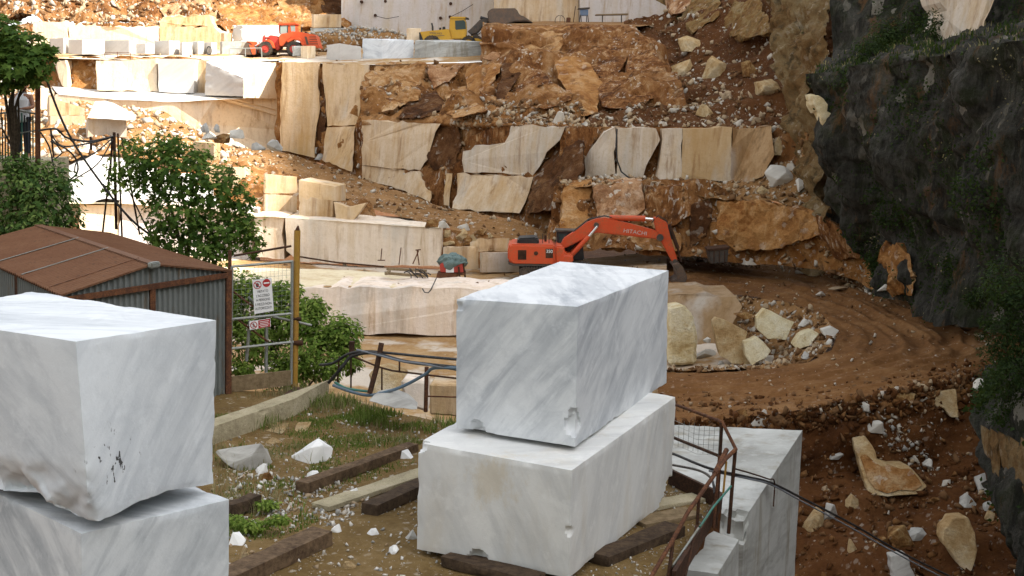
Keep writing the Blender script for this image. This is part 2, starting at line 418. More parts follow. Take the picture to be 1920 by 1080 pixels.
def marble(name, base=(.80, .81, .82), vein=(.46, .49, .53), rot=(0, .7, 0), sc=1.0, stain=None, amt=1.0, loc=(0, 0, 0), spot=None, pit_shade=None, bp=.16):
    g = G(name); v0 = g.map((1, 1, 1), rot, loc)
    wv = g.n('ShaderNodeTexNoise'); wv.inputs['Scale'].default_value = .9; wv.inputs['Detail'].default_value = 3; g.put(wv.inputs['Vector'], v0); v = g.mix(.10, v0, wv.outputs['Color'])
    st = g.map((.45*sc, .45*sc, 2.9*sc), (0, 0, 0), (0, 0, 0), v); st2 = g.map((.8*sc, .8*sc, 7.5*sc), (0, 0, 0), (5, 2, 1), v)
    a = g.noise(1.0, 6, st, .62, .25); b = g.noise(1.0, 5, st2, .65, .2); big = g.noise(.6*sc, 3, v)
    f = g.ramp(a, [(.38, 0), (.47, .2), (.53, .62), (.62, 1)])
    f2 = g.ramp(b, [(.50, 0), (.57, .6), (.66, 1)])
    f = g.math('MULTIPLY', g.math('ADD', g.math('MULTIPLY', f, .75), g.math('MULTIPLY', f2, .45)), g.ramp(big, [(.3, .35*amt), (.6, 1.0*amt)]), True)
    c = g.mix(f, base, vein)
    fine = g.noise(22, 6, None, .7); c = g.mix(g.ramp(fine, [(.35, .25), (.65, 0)]), c, tuple(k*.86 for k in base))
    sp = g.noise(7, 5, g.map((1, 1, .5)), .75); c = g.mix(g.ramp(sp, [(.66, 0), (.74, .28)]), c, (.55, .53, .48))
    if stain:
        s1 = g.noise(1.3, 6, g.map((1.6, 1.6, .35), (0, 0, 0), stain[1]), .6); c = g.mix(g.ramp(s1, [(.52, 0), (.68, stain[2])]), c, stain[0])
    cloudy = g.noise(2.3, 6, None, .7, .6); c = g.mix(g.ramp(cloudy, [(.5, 0), (.66, .30*amt)]), c, vein); c = g.mix(g.ramp(g.noise(3.1, 5, g.map((1, 1, 1), (0, 0, 0), (7, 1, 4)), .7), [(.56, 0), (.66, .35)]), c, tuple(min(.9, k*1.14) for k in base))
    def near(ctr, r0, r1):
        pos = g.n('ShaderNodeNewGeometry').outputs['Position']; dd = g.n('ShaderNodeVectorMath', operation='DISTANCE'); g.put(dd.inputs[0], pos); dd.inputs[1].default_value = tuple(ctr)
        return g.ramp(g.math('ADD', dd.outputs['Value'], g.math('MULTIPLY', g.math('SUBTRACT', g.noise(2.2, 8, g.map((1.6, 1.6, .7)), .78), .5), 1.3)), [(r0, 1), (r1, 0)])
    if spot: c = g.mix(g.math('MULTIPLY', near(spot[0], spot[1]*.45, spot[1]), spot[3]), c, spot[2])
    if pit_shade:
        pv = g.noise(16, 3, g.map((1, 1, .55)), .6); c = g.mix(g.math('MULTIPLY', near(pit_shade[0], pit_shade[1]*.6, pit_shade[1]), g.ramp(pv, [(.60, 0), (.63, 1)]), True), c, (.06, .06, .06))  # dark specks put the shade of small holes into the colour
    h = g.math('ADD', g.noise(9, 8, None, .7), g.math('MULTIPLY', g.noise(60, 3), .35))
    return g.out(c, .62, g.bump(h, bp, .02), spec=.35)
def wrm(c, k=.74): return (c[0]*1.02, c[1]*.95, c[2]*k)
def sawn(name, pale, mid, dark, lo=.42, hi=.72, streak=1.0, seed=0.0):
    pale, mid, dark = wrm(pale, .92), wrm(mid, .82), wrm(dark)
    """weathered sawn quarry face: pale marble with rusty run-down stains"""
    g = G(name); L = (seed*3.7, seed*1.9, seed*5.3)
    v = g.map((1, 1, 1), (0, 0, 0), L)
    s1 = g.noise(1.0, 6, g.map((.9, .9, .07), (0, 0, 0), L), .6, .25); s2 = g.noise(1.0, 5, g.map((3.4, 3.4, .10), (0, 0, 0), L), .65)
    big = g.noise(.22, 5, v, .6); med = g.noise(.9, 7, v, .68)
    f = g.math('ADD', g.math('MULTIPLY', s1, .75*streak), g.math('ADD', g.math('MULTIPLY', s2, .50*streak), g.math('ADD', g.math('MULTIPLY', big, .45), g.math('MULTIPLY', med, .35))))
    f = g.math('MULTIPLY', f, 1.0/(1.25*streak+.80))
    c = g.mix(g.ramp(f, [(.5-(.5-lo)*.75, 0), ((lo+hi)/2, .55), (.5+(hi-.5)*.8, 1)]), pale, mid)
    c = g.mix(g.ramp(g.noise(1.0, 7, g.map((1.9, 1.9, .22), (0, 0, 0), (L[0]+4, 2, 1)), .7), [(.53, 0), (.60, .28), (.70, .7)]), c, dark)
    gy = g.noise(.5, 4, g.map((1, 1, .3), (0, 0, 0), (L[0]+11, 7, 3))); c = g.mix(g.ramp(gy, [(.52, 0), (.68, .55)]), c, (.44, .43, .40))
    fl = g.noise(6, 6, None, .75); c = g.mix(g.ramp(fl, [(.3, .35), (.5, 0)]), c, tuple(k*.72 for k in mid))
    h = g.math('ADD', g.noise(1.4, 8, None, .7), g.math('MULTIPLY', s2, .5))
    return g.out(c, .85, g.bump(h, .5, .12), spec=.15)
def broken(name, pale, tan, rust, soil, wp=.30, ws=.5, sc=1.0, fleck=.5, seed=0.0, grain=None, gk=.92):
    pale, tan, rust, soil = [(c_[0]*1.03, c_[1]*gk, c_[2]*k_) for c_, k_ in ((pale, .84), (tan, .80), (rust, .80), (soil, .78))]
    """freshly broken rock face: tan and rusty planes, earth in the joints, white chips caught on it"""
    g = G(name); L = (seed*7.1, seed*2.3, seed*4.9)
    v = g.map((1, 1, 1), (0, 0, 0), L)
    if grain: v = g.map(grain[0], grain[1], (0, 0, 0), v)
    a = g.noise(.45*sc, 7, v, .68, .6); b = g.noise(1.6*sc, 7, v, .7, .4); c0 = g.noise(4.5*sc, 6, v, .75)
    cells = g.vor(.55*sc, g.mix(.25, v, g.noise(1.2, 4, v)), 'F1', 'Color')
    f = g.math('ADD', g.math('MULTIPLY', a, .5), g.math('ADD', g.math('MULTIPLY', b, .35), g.math('MULTIPLY', c0, .15)))
    c = g.ramp(f, [(.40, soil), (.465, rust), (.525, tan), (.585, pale), (.68, tuple(min(1, k*1.25) for k in pale))])
    cc = g.n('ShaderNodeSeparateColor'); g.put(cc.inputs[0], cells)
    c = g.mix(g.ramp(cc.outputs[0], [(.35, 0), (.75, ws)]), c, tan); c = g.mix(g.ramp(cc.outputs[1], [(.5, 0), (.9, ws)]), c, rust)
    m = g.noise(1.0*sc, 6, g.map((1, 1, 1), (0, 0, 0), (L[0]+21, 5, 2)), .7); c = g.mix(g.ramp(m, [(.55, 0), (.62, .6), (.72, .95)]), c, soil)
    fv = g.vor(5.2*sc, g.mix(.15, v, g.noise(9, 3, v)), 'F1', 'Color'); fs = g.n('ShaderNodeSeparateColor'); g.put(fs.inputs[0], fv)
    msk = g.math('MULTIPLY', g.ramp(fs.outputs[0], [(.83, 0), (.87, 1)]), g.ramp(g.noise(.6, 5, v, .65), [(.49, 0), (.58, fleck)]), True)
    c = g.mix(msk, c, (.62, .57, .48))
    fine = g.noise(14*sc, 6, None, .75); c = g.mix(g.ramp(fine, [(.32, .5), (.52, 0)]), c, tuple(k*.55 for k in rust))
    h = g.math('ADD', g.math('MULTIPLY', b, 1.0), g.math('ADD', g.math('MULTIPLY', c0, .6), g.math('MULTIPLY', fine, .25)))
    return g.out(c, .92, g.bump(h, .8, .25), spec=.1)
def earth(name, dark, mid, pale, chip=.35, chipsc=6.0, sc=1.0, seed=0.0, wet=0.0, dust=0.0):
    dark, mid, pale = wrm(dark), wrm(mid), wrm(pale, .78)
    g = G(name); v = g.map((1, 1, 1), (0, 0, 0), (seed*5, seed, 0))
    a = g.noise(.35*sc, 6, v, .65); b = g.noise(2.2*sc, 7, v, .72); c0 = g.noise(9*sc, 5, v, .75)
    f = g.math('ADD', g.math('MULTIPLY', a, .45), g.math('ADD', g.math('MULTIPLY', b, .35), g.math('MULTIPLY', c0, .2)))
    c = g.ramp(f, [(.36, dark), (.5, mid), (.66, pale)])
    for k, (s_, th) in enumerate(((chipsc, .86), (chipsc*2.3, .84))):
        fv = g.vor(s_, g.mix(.12, v, g.noise(s_*2, 2, v)), 'F1', 'Color'); fs = g.n('ShaderNodeSeparateColor'); g.put(fs.inputs[0], fv)
        ed = g.vor(s_, g.mix(.12, v, g.noise(s_*2, 2, v)))
        msk = g.math('MULTIPLY', g.ramp(fs.outputs[0], [(th, 0), (th+.03, 1)]), g.math('MULTIPLY', g.ramp(ed, [(.30, 1), (.42, 0)]), g.ramp(g.noise(.7+k, 4, v), [(.42, 0), (.62, chip)])), True)
        c = g.mix(msk, c, (.56, .51, .43))
    if dust: c = g.mix(g.ramp(g.noise(.16, 6, g.map((1, 1, 1), (0, 0, 0), (3, 8, 0)), .62), [(.50, 0), (.56, dust)]), c, (.62, .57, .50))
    h = g.math('ADD', g.math('MULTIPLY', b, 1.0), g.math('MULTIPLY', c0, .5))
    return g.out(c, .95 if not wet else .7, g.bump(h, .7, .12), spec=.12)
def plain(name, col, rough=.6, metal=0.0, var=.25, sc=3.0, dirt=None, damt=.5, bump=.15, spec=.4, vs=(1, 1, 1)):
    g = G(name); v = g.map(vs); a = g.noise(sc, 6, v, .65); b = g.noise(sc*6, 5, v, .7)
    c = g.mix(g.ramp(a, [(.35, var), (.6, 0)]), col, tuple(k*.55 for k in col))
    if dirt: c = g.mix(g.ramp(g.math('ADD', g.math('MULTIPLY', a, .5), g.math('MULTIPLY', b, .5)), [(.47, 0), (.60, damt)]), c, dirt)
    return g.out(c, g.ramp(b, [(.3, min(1, rough+.15)), (.7, max(.05, rough-.1))]), g.bump(b, bump, .01), metal, spec)
def leafmat(name, c1, c2, c3, tr=.25):
    g = G(name); r = g.rnd(); n_ = g.noise(1.3, 4)
    c = g.ramp(g.math('ADD', g.math('MULTIPLY', r, .6), g.math('MULTIPLY', n_, .4)), [(.2, c1), (.5, c2), (.80, c3), (.93, (c3[0]*1.5, c3[1]*1.15, c3[2]))])
    d = g.n('ShaderNodeBsdfPrincipled'); g.put(d.inputs['Base Color'], c); d.inputs['Roughness'].default_value = .6; d.inputs['Specular IOR Level'].default_value = .08
    t = g.n('ShaderNodeBsdfTranslucent'); g.put(t.inputs[0], g.mix(.5, c, (.16, .22, .03))); mx = g.n('ShaderNodeMixShader'); mx.inputs[0].default_value = tr
    g.t.links.new(d.outputs[0], mx.inputs[1]); g.t.links.new(t.outputs[0], mx.inputs[2]); g.t.links.new(mx.outputs[0], g.o.inputs[0]); return g.m
M = {}
M['blockA'] = marble('marble_cloudy', (.71, .735, .755), (.35, .38, .42), bed((.93, -.36), 52, (-.36, -.93)), 1.0, amt=1.0)
M['blockB'] = marble('marble_stained', (.71, .715, .70), (.44, .45, .455), bed((.42, .9), 62, (.9, -.42), .9), .8, stain=((.50, .41, .27), (.4, 0, .2), .25), amt=.8, spot=(W(925, 895, 14.6), .34, (.54, .44, .27), .42))
M['blockC'] = marble('marble_veined', (.72, .755, .785), (.39, .43, .475), bed((.58, .82), 50, (.82, -.58), .35), 1.15, amt=.9, pit_shade=(W(213, 865, 10.05), .22))
M['blockD'] = marble('marble_veined_low', (.70, .73, .75), (.32, .355, .39), bed((.58, .82), 56, (.82, -.58), .35), 1.0, amt=1.15)
M['wallblock'] = marble('marble_weathered', (.47, .48, .46), (.22, .22, .20), (.2, .2, 0), .7, stain=((.20, .17, .11), (.1, .7, 0), .7), amt=1.2)
M['yard_white'] = marble('yard_white_stone', (.82, .82, .81), (.62, .62, .61), (.4, .5, 0), 1.5, amt=.5)
M['white_rock'] = marble('white_chip', (.52, .50, .45), (.36, .33, .28), (.4, .5, 0), 1.5, amt=.5)
M['grey_rock'] = marble('grey_chip', (.42, .41, .38), (.22, .21, .19), (.4, .5, 0), 1.3, amt=1.0)
M['far_white'] = marble('far_white_block', (.55, .53, .50), (.38, .36, .34), (.2, .5, 0), .5, amt=.6)
M['far_cream'] = sawn('far_cream_block', (.74, .66, .50), (.56, .42, .24), (.34, .20, .08), .45, .75, .8, 3)
cream, tanm, rustd = (.56, .49, .37), (.42, .29, .155), (.17, .08, .028)
M['sawnA'] = sawn('sawn_cream', cream, tanm, rustd, .40, .64, 1.0, 0)
M['sawnB'] = sawn('sawn_grey', (.54, .50, .42), (.40, .30, .18), (.17, .085, .032), .44, .68, 1.1, 1)
M['sawnC'] = sawn('sawn_tan', (.60, .49, .33), (.46, .32, .165), (.20, .10, .035), .40, .62, .8, 2)
M['sawnW'] = sawn('sawn_white', (.66, .64, .62), (.52, .46, .38), (.34, .23, .11), .47, .74, 1.0, 4)
M['sawnY'] = sawn('sawn_yellow', (.78, .69, .52), (.64, .50, .30), (.36, .20, .07), .48, .78, .5, 5)
M['sawnP'] = sawn('sawn_pinkish', (.80, .745, .67), (.68, .565, .44), (.34, .21, .10), .44, .72, 1.1, 6)
M['sawnD'] = sawn('sawn_dark', (.34, .24, .13), (.20, .11, .045), (.06, .035, .018), .40, .62, 1.6, 7)
M['sawnL'] = sawn('sawn_light', (.74, .69, .60), (.58, .48, .35), (.30, .18, .08), .44, .70, 1.0, 12); M['sawnT'] = sawn('sawn_ochre', (.44, .34, .20), (.36, .24, .115), (.20, .10, .04), .42, .66, .8, 10); M['sawnE'] = sawn('sawn_brown', (.29, .215, .13), (.21, .135, .065), (.10, .05, .022), .42, .66, 1.0, 9); M['far_wall'] = sawn('far_grey_wall', (.50, .49, .48), (.44, .38, .29), (.30, .20, .11), .46, .72, 1.2, 8)
M['floor_white'] = earth('marble_floor', (.55, .45, .34), (.72, .67, .60), (.80, .78, .75), .3, 3.0, .5, 1)
M['rockA'] = broken('broken_tan', (.46, .36, .24), (.34, .20, .09), (.20, .095, .032), (.075, .035, .016), seed=0)
M['rockB'] = broken('broken_brown', (.40, .29, .17), (.27, .145, .06), (.15, .065, .022), (.06, .028, .013), seed=1, fleck=.6, grain=((1.6, 1.6, .55), (0, -.6, 0)))
M['rockC'] = broken('broken_orange', (.44, .33, .19), (.33, .185, .075), (.22, .10, .03), (.08, .036, .015), seed=2, fleck=.4)
M['rockD'] = broken('broken_grey_green', (.27, .23, .16), (.22, .15, .075), (.16, .08, .03), (.07, .045, .022), gk=.99, seed=4, fleck=.2)
M['hill'] = earth('grey_hill', (.15, .17, .17), (.22, .25, .27), (.30, .33, .38), .2)  # grey keeps the bounce from the added rear hill neutral
M['strip'] = broken('strip_rock', (.25, .22, .17), (.205, .15, .09), (.14, .08, .036), (.040, .034, .024), gk=.99, seed=21, fleck=.2, ws=.5)
M['soil'] = earth('red_brown_earth', (.042, .017, .0075), (.080, .033, .0125), (.125, .060, .026), .35, 5.0, 1.0, 0)
M['soilpale'] = earth('pale_brown_earth', (.13, .070, .034), (.22, .125, .062), (.32, .20, .11), .8, 4.0, .8, 2)
M['road'] = earth('dirt_road', (.095, .044, .019), (.155, .077, .034), (.25, .15, .082), .22, 4.5, .6, 3)
M['pit'] = earth('pit_floor_mud', (.22, .125, .06), (.34, .225, .13), (.48, .38, .27), .3, 2.0, .5, 4, dust=.7)
M['yard'] = earth('yard_earth', (.115, .075, .034), (.18, .125, .062), (.27, .20, .115), .6, 9.0, 1.6, 5)
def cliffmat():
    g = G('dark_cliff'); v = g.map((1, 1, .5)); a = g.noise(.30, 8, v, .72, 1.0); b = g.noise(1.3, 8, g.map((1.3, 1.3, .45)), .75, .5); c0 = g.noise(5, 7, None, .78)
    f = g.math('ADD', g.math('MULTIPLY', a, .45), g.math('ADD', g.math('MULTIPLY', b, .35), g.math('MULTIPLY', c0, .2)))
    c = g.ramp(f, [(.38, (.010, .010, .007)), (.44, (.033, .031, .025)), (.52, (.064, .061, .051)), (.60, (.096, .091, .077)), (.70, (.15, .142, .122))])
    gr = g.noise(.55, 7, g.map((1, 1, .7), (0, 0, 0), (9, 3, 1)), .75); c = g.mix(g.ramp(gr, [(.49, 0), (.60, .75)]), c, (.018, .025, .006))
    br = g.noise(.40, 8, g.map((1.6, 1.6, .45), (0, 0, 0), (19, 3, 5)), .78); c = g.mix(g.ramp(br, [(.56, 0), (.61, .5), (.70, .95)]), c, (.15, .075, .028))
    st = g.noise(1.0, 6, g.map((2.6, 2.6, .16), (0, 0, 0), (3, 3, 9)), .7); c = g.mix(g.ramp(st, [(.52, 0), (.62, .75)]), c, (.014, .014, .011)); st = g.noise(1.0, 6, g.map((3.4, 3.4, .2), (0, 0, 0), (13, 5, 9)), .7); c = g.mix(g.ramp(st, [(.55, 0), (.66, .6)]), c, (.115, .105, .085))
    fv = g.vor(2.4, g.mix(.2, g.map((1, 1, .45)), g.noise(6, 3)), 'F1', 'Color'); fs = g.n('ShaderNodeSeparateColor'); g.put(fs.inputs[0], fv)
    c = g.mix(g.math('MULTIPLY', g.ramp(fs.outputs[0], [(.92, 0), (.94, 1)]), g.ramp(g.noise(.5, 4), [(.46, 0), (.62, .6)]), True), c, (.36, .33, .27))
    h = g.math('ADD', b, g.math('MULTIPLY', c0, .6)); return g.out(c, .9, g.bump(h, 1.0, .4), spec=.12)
M['cliff'] = cliffmat()
def wood(name, c1, c2):
    g = G(name); v = g.map((1, 1, 1)); a = g.noise(2.5, 7, g.map((4, 4, 4)), .7); b = g.noise(7, 6, None, .7)
    c = g.ramp(g.math('ADD', g.math('MULTIPLY', a, .6), g.math('MULTIPLY', b, .4)), [(.38, c1), (.6, c2)]); return g.out(c, .9, g.bump(b, .7, .03), spec=.1)
M['wood'] = wood('old_timber', (.055, .035, .022), (.17, .115, .07)); M['wood_dark'] = wood('dark_timber', (.035, .024, .017), (.095, .065, .042)); M['wood_pale'] = wood('pale_timber', (.14, .10, .055), (.27, .20, .12))
M['rust'] = plain('rusty_steel', (.10, .045, .027), .85, .1, .5, 6, (.24, .10, .04), .6, .4, .2); M['rust_dark'] = plain('dark_rust', (.055, .030, .020), .8, .2, .5, 6, (.13, .055, .025), .5, .3, .2)
M['galv'] = plain('galvanised', (.33, .35, .33), .55, .5, .35, 5, (.20, .16, .10), .5, .2); M['yellow_post'] = plain('yellow_paint', (.42, .235, .035), .6, 0, .4, 5, (.24, .11, .035), .65, .2)
M['roof'] = None
def corr(name, c, c2, d, amt=.6):
    g = G(name); a = g.noise(1.2, 6, g.map((1, 1, .6)), .65); b = g.noise(9, 6, None, .72)
    x = g.mix(g.ramp(g.math('ADD', g.math('MULTIPLY', a, .6), g.math('MULTIPLY', b, .4)), [(.42, 0), (.62, amt)]), c, c2)
    x = g.mix(g.ramp(g.noise(3.5, 7, g.map((2, 2, .35), (0, 0, 0), (4, 2, 1)), .7), [(.56, 0), (.68, .8)]), x, d); return g.out(x, .75, g.bump(b, .2, .01), .1, .25)
M['roof'] = corr('rusty_corrugated', (.130, .056, .026), (.180, .092, .048), (.085, .040, .022), .7)
M['shedwall'] = corr('grey_green_corrugated', (.180, .195, .190), (.125, .138, .135), (.15, .10, .055), .6)
M['orange'] = plain('orange_machine_paint', (.58, .068, .014), .5, 0, .4, 2.0, (.22, .085, .035), .65, .1); M['loader_orange'] = plain('loader_paint', (.66, .090, .022), .45, 0, .3, 2, (.34, .13, .05), .35, .08)
M['yellow'] = plain('yellow_machine_paint', (.56, .32, .025), .5, 0, .35, 2, (.33, .20, .06), .4, .08)
M['black'] = plain('black_steel', (.020, .021, .023), .5, .1, .3, 3, (.06, .05, .04), .4, .1); M['rubber'] = plain('tyre_rubber', (.030, .029, .027), .9, 0, .3, 3, (.14, .10, .065), .75, .3, .2)
M['dark_steel'] = plain('worn_dark_steel', (.075, .068, .06), .6, .4, .4, 3, (.15, .085, .045), .6, .3); M['bucket'] = plain('worn_bucket_steel', (.13, .10, .08), .6, .4, .4, 2, (.20, .11, .06), .6, .3)
M['chrome'] = plain('bright_rod', (.75, .75, .74), .2, 1.0, .1, 3); M['glass'] = plain('cab_glass', (.03, .05, .05), .08, 0, .2, 2, None, 0, 0, .6); M['clear'] = plain('sunlit_glass', (.30, .36, .33), .1, 0, .3, 2, None, 0, 0, .6)  # the loader's glass is a paler copy with sunlight put in its colour
M['white'] = plain('white_paint', (.78, .78, .78), .5, 0, .12, 4, (.5, .48, .44), .25, .05); M['red'] = plain('red_paint', (.40, .045, .03), .5, 0, .2, 4); M['ink'] = plain('dark_lettering', (.07, .07, .08), .6, 0, .1, 4); M['signred'] = plain('sign_red', (.42, .03, .03), .5, 0, .15, 4)
M['cable'] = plain('black_cable', (.016, .016, .018), .5, 0, .3, 4, (.07, .06, .05), .5, .1); M['hose_blue'] = plain('blue_hose', (.10, .16, .22), .5, 0, .3, 4, (.12, .10, .08), .5); M['hose_green'] = plain('green_hose', (.04, .19, .15), .5, 0, .3, 4, (.12, .10, .08), .5); M['hose_grey'] = plain('grey_hose', (.17, .19, .22), .5, 0, .3, 4, (.12, .10, .08), .5)
M['tarp'] = plain('green_grey_tarpaulin', (.13, .19, .18), .7, 0, .5, 3, (.07, .10, .10), .6, .3); M['blue'] = plain('blue_paint', (.11, .17, .27), .6, 0, .4, 3, (.18, .16, .13), .5); M['concrete'] = earth('concrete', (.28, .26, .22), (.46, .43, .37), (.58, .55, .50), .2, 9, 2, 7)
M['skin'] = plain('skin', (.30, .145, .085), .6, 0, .2, 8); M['shirt'] = plain('white_vest', (.70, .71, .74), .85, 0, .2, 5); M['hair'] = plain('dark_hair', (.02, .015, .012), .7); M['trouser'] = plain('dark_trousers', (.035, .045, .06), .9)
M['leafA'] = leafmat('broad_leaves', (.034, .072, .016), (.072, .14, .026), (.15, .23, .045), .4); M['leafB'] = leafmat('bush_leaves', (.022, .052, .014), (.065, .125, .028), (.16, .225, .06)); M['leafC'] = leafmat('dark_leaves', (.008, .018, .005), (.016, .032, .008), (.034, .055, .014))
M['leafD'] = leafmat('bright_leaves', (.07, .13, .02), (.16, .25, .04), (.28, .36, .08), .4); M['grass'] = leafmat('grass_blades', (.065, .105, .018), (.115, .175, .032), (.21, .25, .07)); M['drygrass'] = leafmat('dry_stems', (.16, .14, .07), (.26, .22, .11), (.36, .31, .18)); M['bark'] = wood('bark', (.03, .023, .016), (.085, .066, .047))
M['rock_cream'] = broken('loose_cream', (.60, .54, .42), (.54, .45, .31), (.44, .32, .18), (.30, .19, .09), ws=.2, sc=1.5, fleck=.2, gk=.95, seed=6); M['rock_pale'] = broken('loose_pale', (.76, .73, .66), (.70, .64, .53), (.60, .50, .35), (.44, .32, .18), ws=.2, sc=1.3, fleck=.1, gk=.99, seed=9); M['rock_tan'] = broken('loose_tan', (.47, .37, .24), (.38, .26, .14), (.22, .11, .045), (.10, .05, .022), ws=.4, sc=1.5, fleck=.3, gk=.99, seed=8)
M['chip_y'] = plain('yard_chips', (.66, .64, .60), .85, 0, .3, 2, (.45, .36, .25), .4, .3, .1); M['chip_w'] = plain('white_chips', (.47, .43, .37), .85, 0, .3, 2, (.45, .36, .25), .4, .3, .1); M['chip_c'] = plain('cream_chips', (.38, .29, .19), .9, 0, .3, 2, (.30, .19, .09), .5, .3, .1); M['chip_b'] = plain('brown_chips', (.15, .08, .036), .9, 0, .4, 2, (.13, .065, .03), .5, .3, .1); M['chip_g'] = plain('grey_chips', (.32, .31, .29), .9, 0, .35, 2, (.26, .25, .22), .5, .3, .1)
# ------------------------------------------------------------------ light and sky
SUN_AZ = (0.87, -0.493); SUN_EL = rad(50)
sd = Vector((SUN_AZ[0]*math.cos(SUN_EL), SUN_AZ[1]*math.cos(SUN_EL), math.sin(SUN_EL))).normalized()   # towards the sun
wd = bpy.data.worlds.new('World'); scene.world = wd; wd.use_nodes = True; wt = wd.node_tree; bg = wt.nodes['Background']
sky = wt.nodes.new('ShaderNodeTexSky'); sky.sky_type = 'NISHITA'; sky.sun_disc = False; sky.sun_elevation = SUN_EL
sky.sun_rotation = math.atan2(sd.x, sd.y); sky.dust_density = 1.5; sky.air_density = 1.0; sky.ozone_density = 1.0
hs = wt.nodes.new('ShaderNodeHueSaturation'); hs.inputs['Saturation'].default_value = .12; hs.inputs['Value'].default_value = 1.0
wt.links.new(sky.outputs[0], hs.inputs['Color']); wt.links.new(hs.outputs[0], bg.inputs[0]); bg.inputs[1].default_value = .15
sl = bpy.data.lights.new('sun', 'SUN'); sl.energy = 5.0; sl.angle = rad(.5); sl.color = (1.0, .93, .82); so = bpy.data.objects.new('sun', sl); COL.objects.link(so)
so.rotation_euler = sd.to_track_quat('Z', 'Y').to_euler()
scene.view_settings.view_transform = 'Standard'; scene.view_settings.look = 'None'; scene.view_settings.exposure = 1.36; scene.view_settings.gamma = 1.0
# ------------------------------------------------------------------ out-of-view ridge and hill, and an added sheet that blocks the sun
edgepts = [Vector((-15, 6, -5)), Vector((-16, 30, -5)), Vector((-24, 44, -9.5)), Vector((-30, 56, -11)), Vector((-20, 61, -11)), Vector((-9, 64.5, -9.5)), W(715, 515, 69), W(690, 400, 80), W(705, 300, 92), W(690, 108, 112), W(700, 60, 134), Vector((-14, 155, 8)), Vector((34, 155, 8)), Vector((40, 60, 0)), Vector((30, 6, -5))]
def cloud(pts, alt, th):               # unseen sheet added overhead, outlined so its shadow covers the yard and right
    c = [p+sd*((alt-p.z)/sd.z) for p in pts]; Q = []
    for k in range(len(c)):
        a, b = c[k], c[(k+1) % len(c)]; m_ = max(1, int((b-a).length/4)); Q += [a.lerp(b, t/m_) for t in range(m_)]
    bm = bmesh.new(); f = bm.faces.new([bm.verts.new(p) for p in Q]); r = bmesh.ops.extrude_face_region(bm, geom=[f])
    cc = sum(Q, Vector())/len(Q)
    for v in r['geom']:
        if isinstance(v, bmesh.types.BMVert): v.co = cc+(v.co-cc)*.97+Vector((0, 0, th))
    bmesh.ops.triangulate(bm, faces=bm.faces[:])
    for _ in range(4):
        bmesh.ops.subdivide_edges(bm, edges=[e for e in bm.edges if e.calc_length() > 5], cuts=1); bmesh.ops.triangulate(bm, faces=[f for f in bm.faces if len(f.verts) > 3])
    bmesh.ops.recalc_face_normals(bm, faces=bm.faces); bm.normal_update(); P = np.array([list(v.co) for v in bm.verts]); h = fbm(P/11, 4, 3)*2.2
    for v, a in zip(bm.verts, h): v.co = v.co+Vector((v.normal.x*.4, v.normal.y*.4, v.normal.z*2))*float(a)
    me = bpy.data.meshes.new('cloud'); bm.to_mesh(me); bm.free(); g = G('cloud'); tag(link('cloud', me, g.out((.85, .86, .88), 1.0, spec=0)), kind='structure')
cloud(edgepts, 230, 10)
ridge = [Vector((46, y, 30+5*math.sin(y*.07))) for y in range(-60, 240, 15)]  # unseen ridge, its height set by how much sky light it blocks
rows = [[Vector((24, r.y, 6)) for r in ridge], [Vector((34, r.y, 6+(r.z-6)*.62)) for r in ridge], ridge, [Vector((75, r.y, r.z*.55)) for r in ridge], [Vector((120, r.y, -20)) for r in ridge]]
patch('unseen_hill', rows, 2.0, [('n', 6, 1.2), ('f', 3, .5)], M['cliff'], bvh=False)
hb = [Vector((x, -9-abs(x)*.02, -6)) for x in range(-120, 140, 20)]; hb1 = [Vector((p.x, -24, 9+3*math.sin(p.x*.09))) for p in hb]; hb2 = [Vector((p.x, -70, 46+8*math.sin(p.x*.05))) for p in hb]; hb3 = [Vector((p.x, -140, -20)) for p in hb]  # unseen hill added behind the camera to dim faces turned that way
patch('unseen_hill', [hb, hb1, hb2, hb3], 2.5, [('n', 7, 1.5), ('f', 3, .5)], M['hill'], bvh=False)
# base terrain below everything
gb = MB(); gb.add([(-900, -300, -22), (900, -300, -22), (900, 1500, -22), (-900, 1500, -22)], [(0, 1, 2, 3)]); tag(gb.build('terrain', M['soil'], fix=False), kind='structure')
# ------------------------------------------------------------------ levels
YZ = -5.33
def zl(pts, z): return [Z(x, y, z) for x, y in pts]
YB = [(-250, 640), (-60, 690), (200, 716), (400, 734), (560, 733), (650, 750), (760, 778), (860, 800), (1000, 830), (1262, 885), (1352, 930)]
YF = [(-700, 1200), (-400, 1300), (0, 1400), (200, 1420), (400, 1430), (500, 1430), (600, 1430), (700, 1430), (850, 1400), (1000, 1350), (1130, 1250)]
top = zl(YB, YZ); bot = zl(YF, YZ)
patch('ground', [top, bot], .11, [('n', 1.6, .07), ('n', .35, .025)], M['yard'], smooth=True)
patch('yard_bank', [[p+Vector((0, .0, -.01)) for p in top], [p+Vector((.25, .6, -7.5)) for p in top]], .5, [('f', 1.2, .2)], M['soilpale'], bvh=False)
side = [top[-1], bot[-1]]
patch('yard_bank', [side, [p+Vector((.5, .2, -8)) for p in side]], .4, [('f', .9, .15)], M['soil'], bvh=False)
# pit floor
patch('pit_floor', [[W(-200, 620, 70), W(430, 622, 68), W(860, 628, 66.5), W(1260, 645, 63), W(1420, 645, 61)], [Z(-200, 720, -11.9), Z(430, 735, -11.9), Z(860, 745, -12.0), Z(1260, 735, -11.8), Z(1420, 700, -11.2)], [Z(-200, 900, -12.2), Z(430, 900, -12.2), Z(860, 900, -12.2), Z(1260, 900, -12.2), Z(1420, 800, -12.2)]], .3, [('n', 4, .18), ('n', .8, .06)], M['pit'], smooth=True)
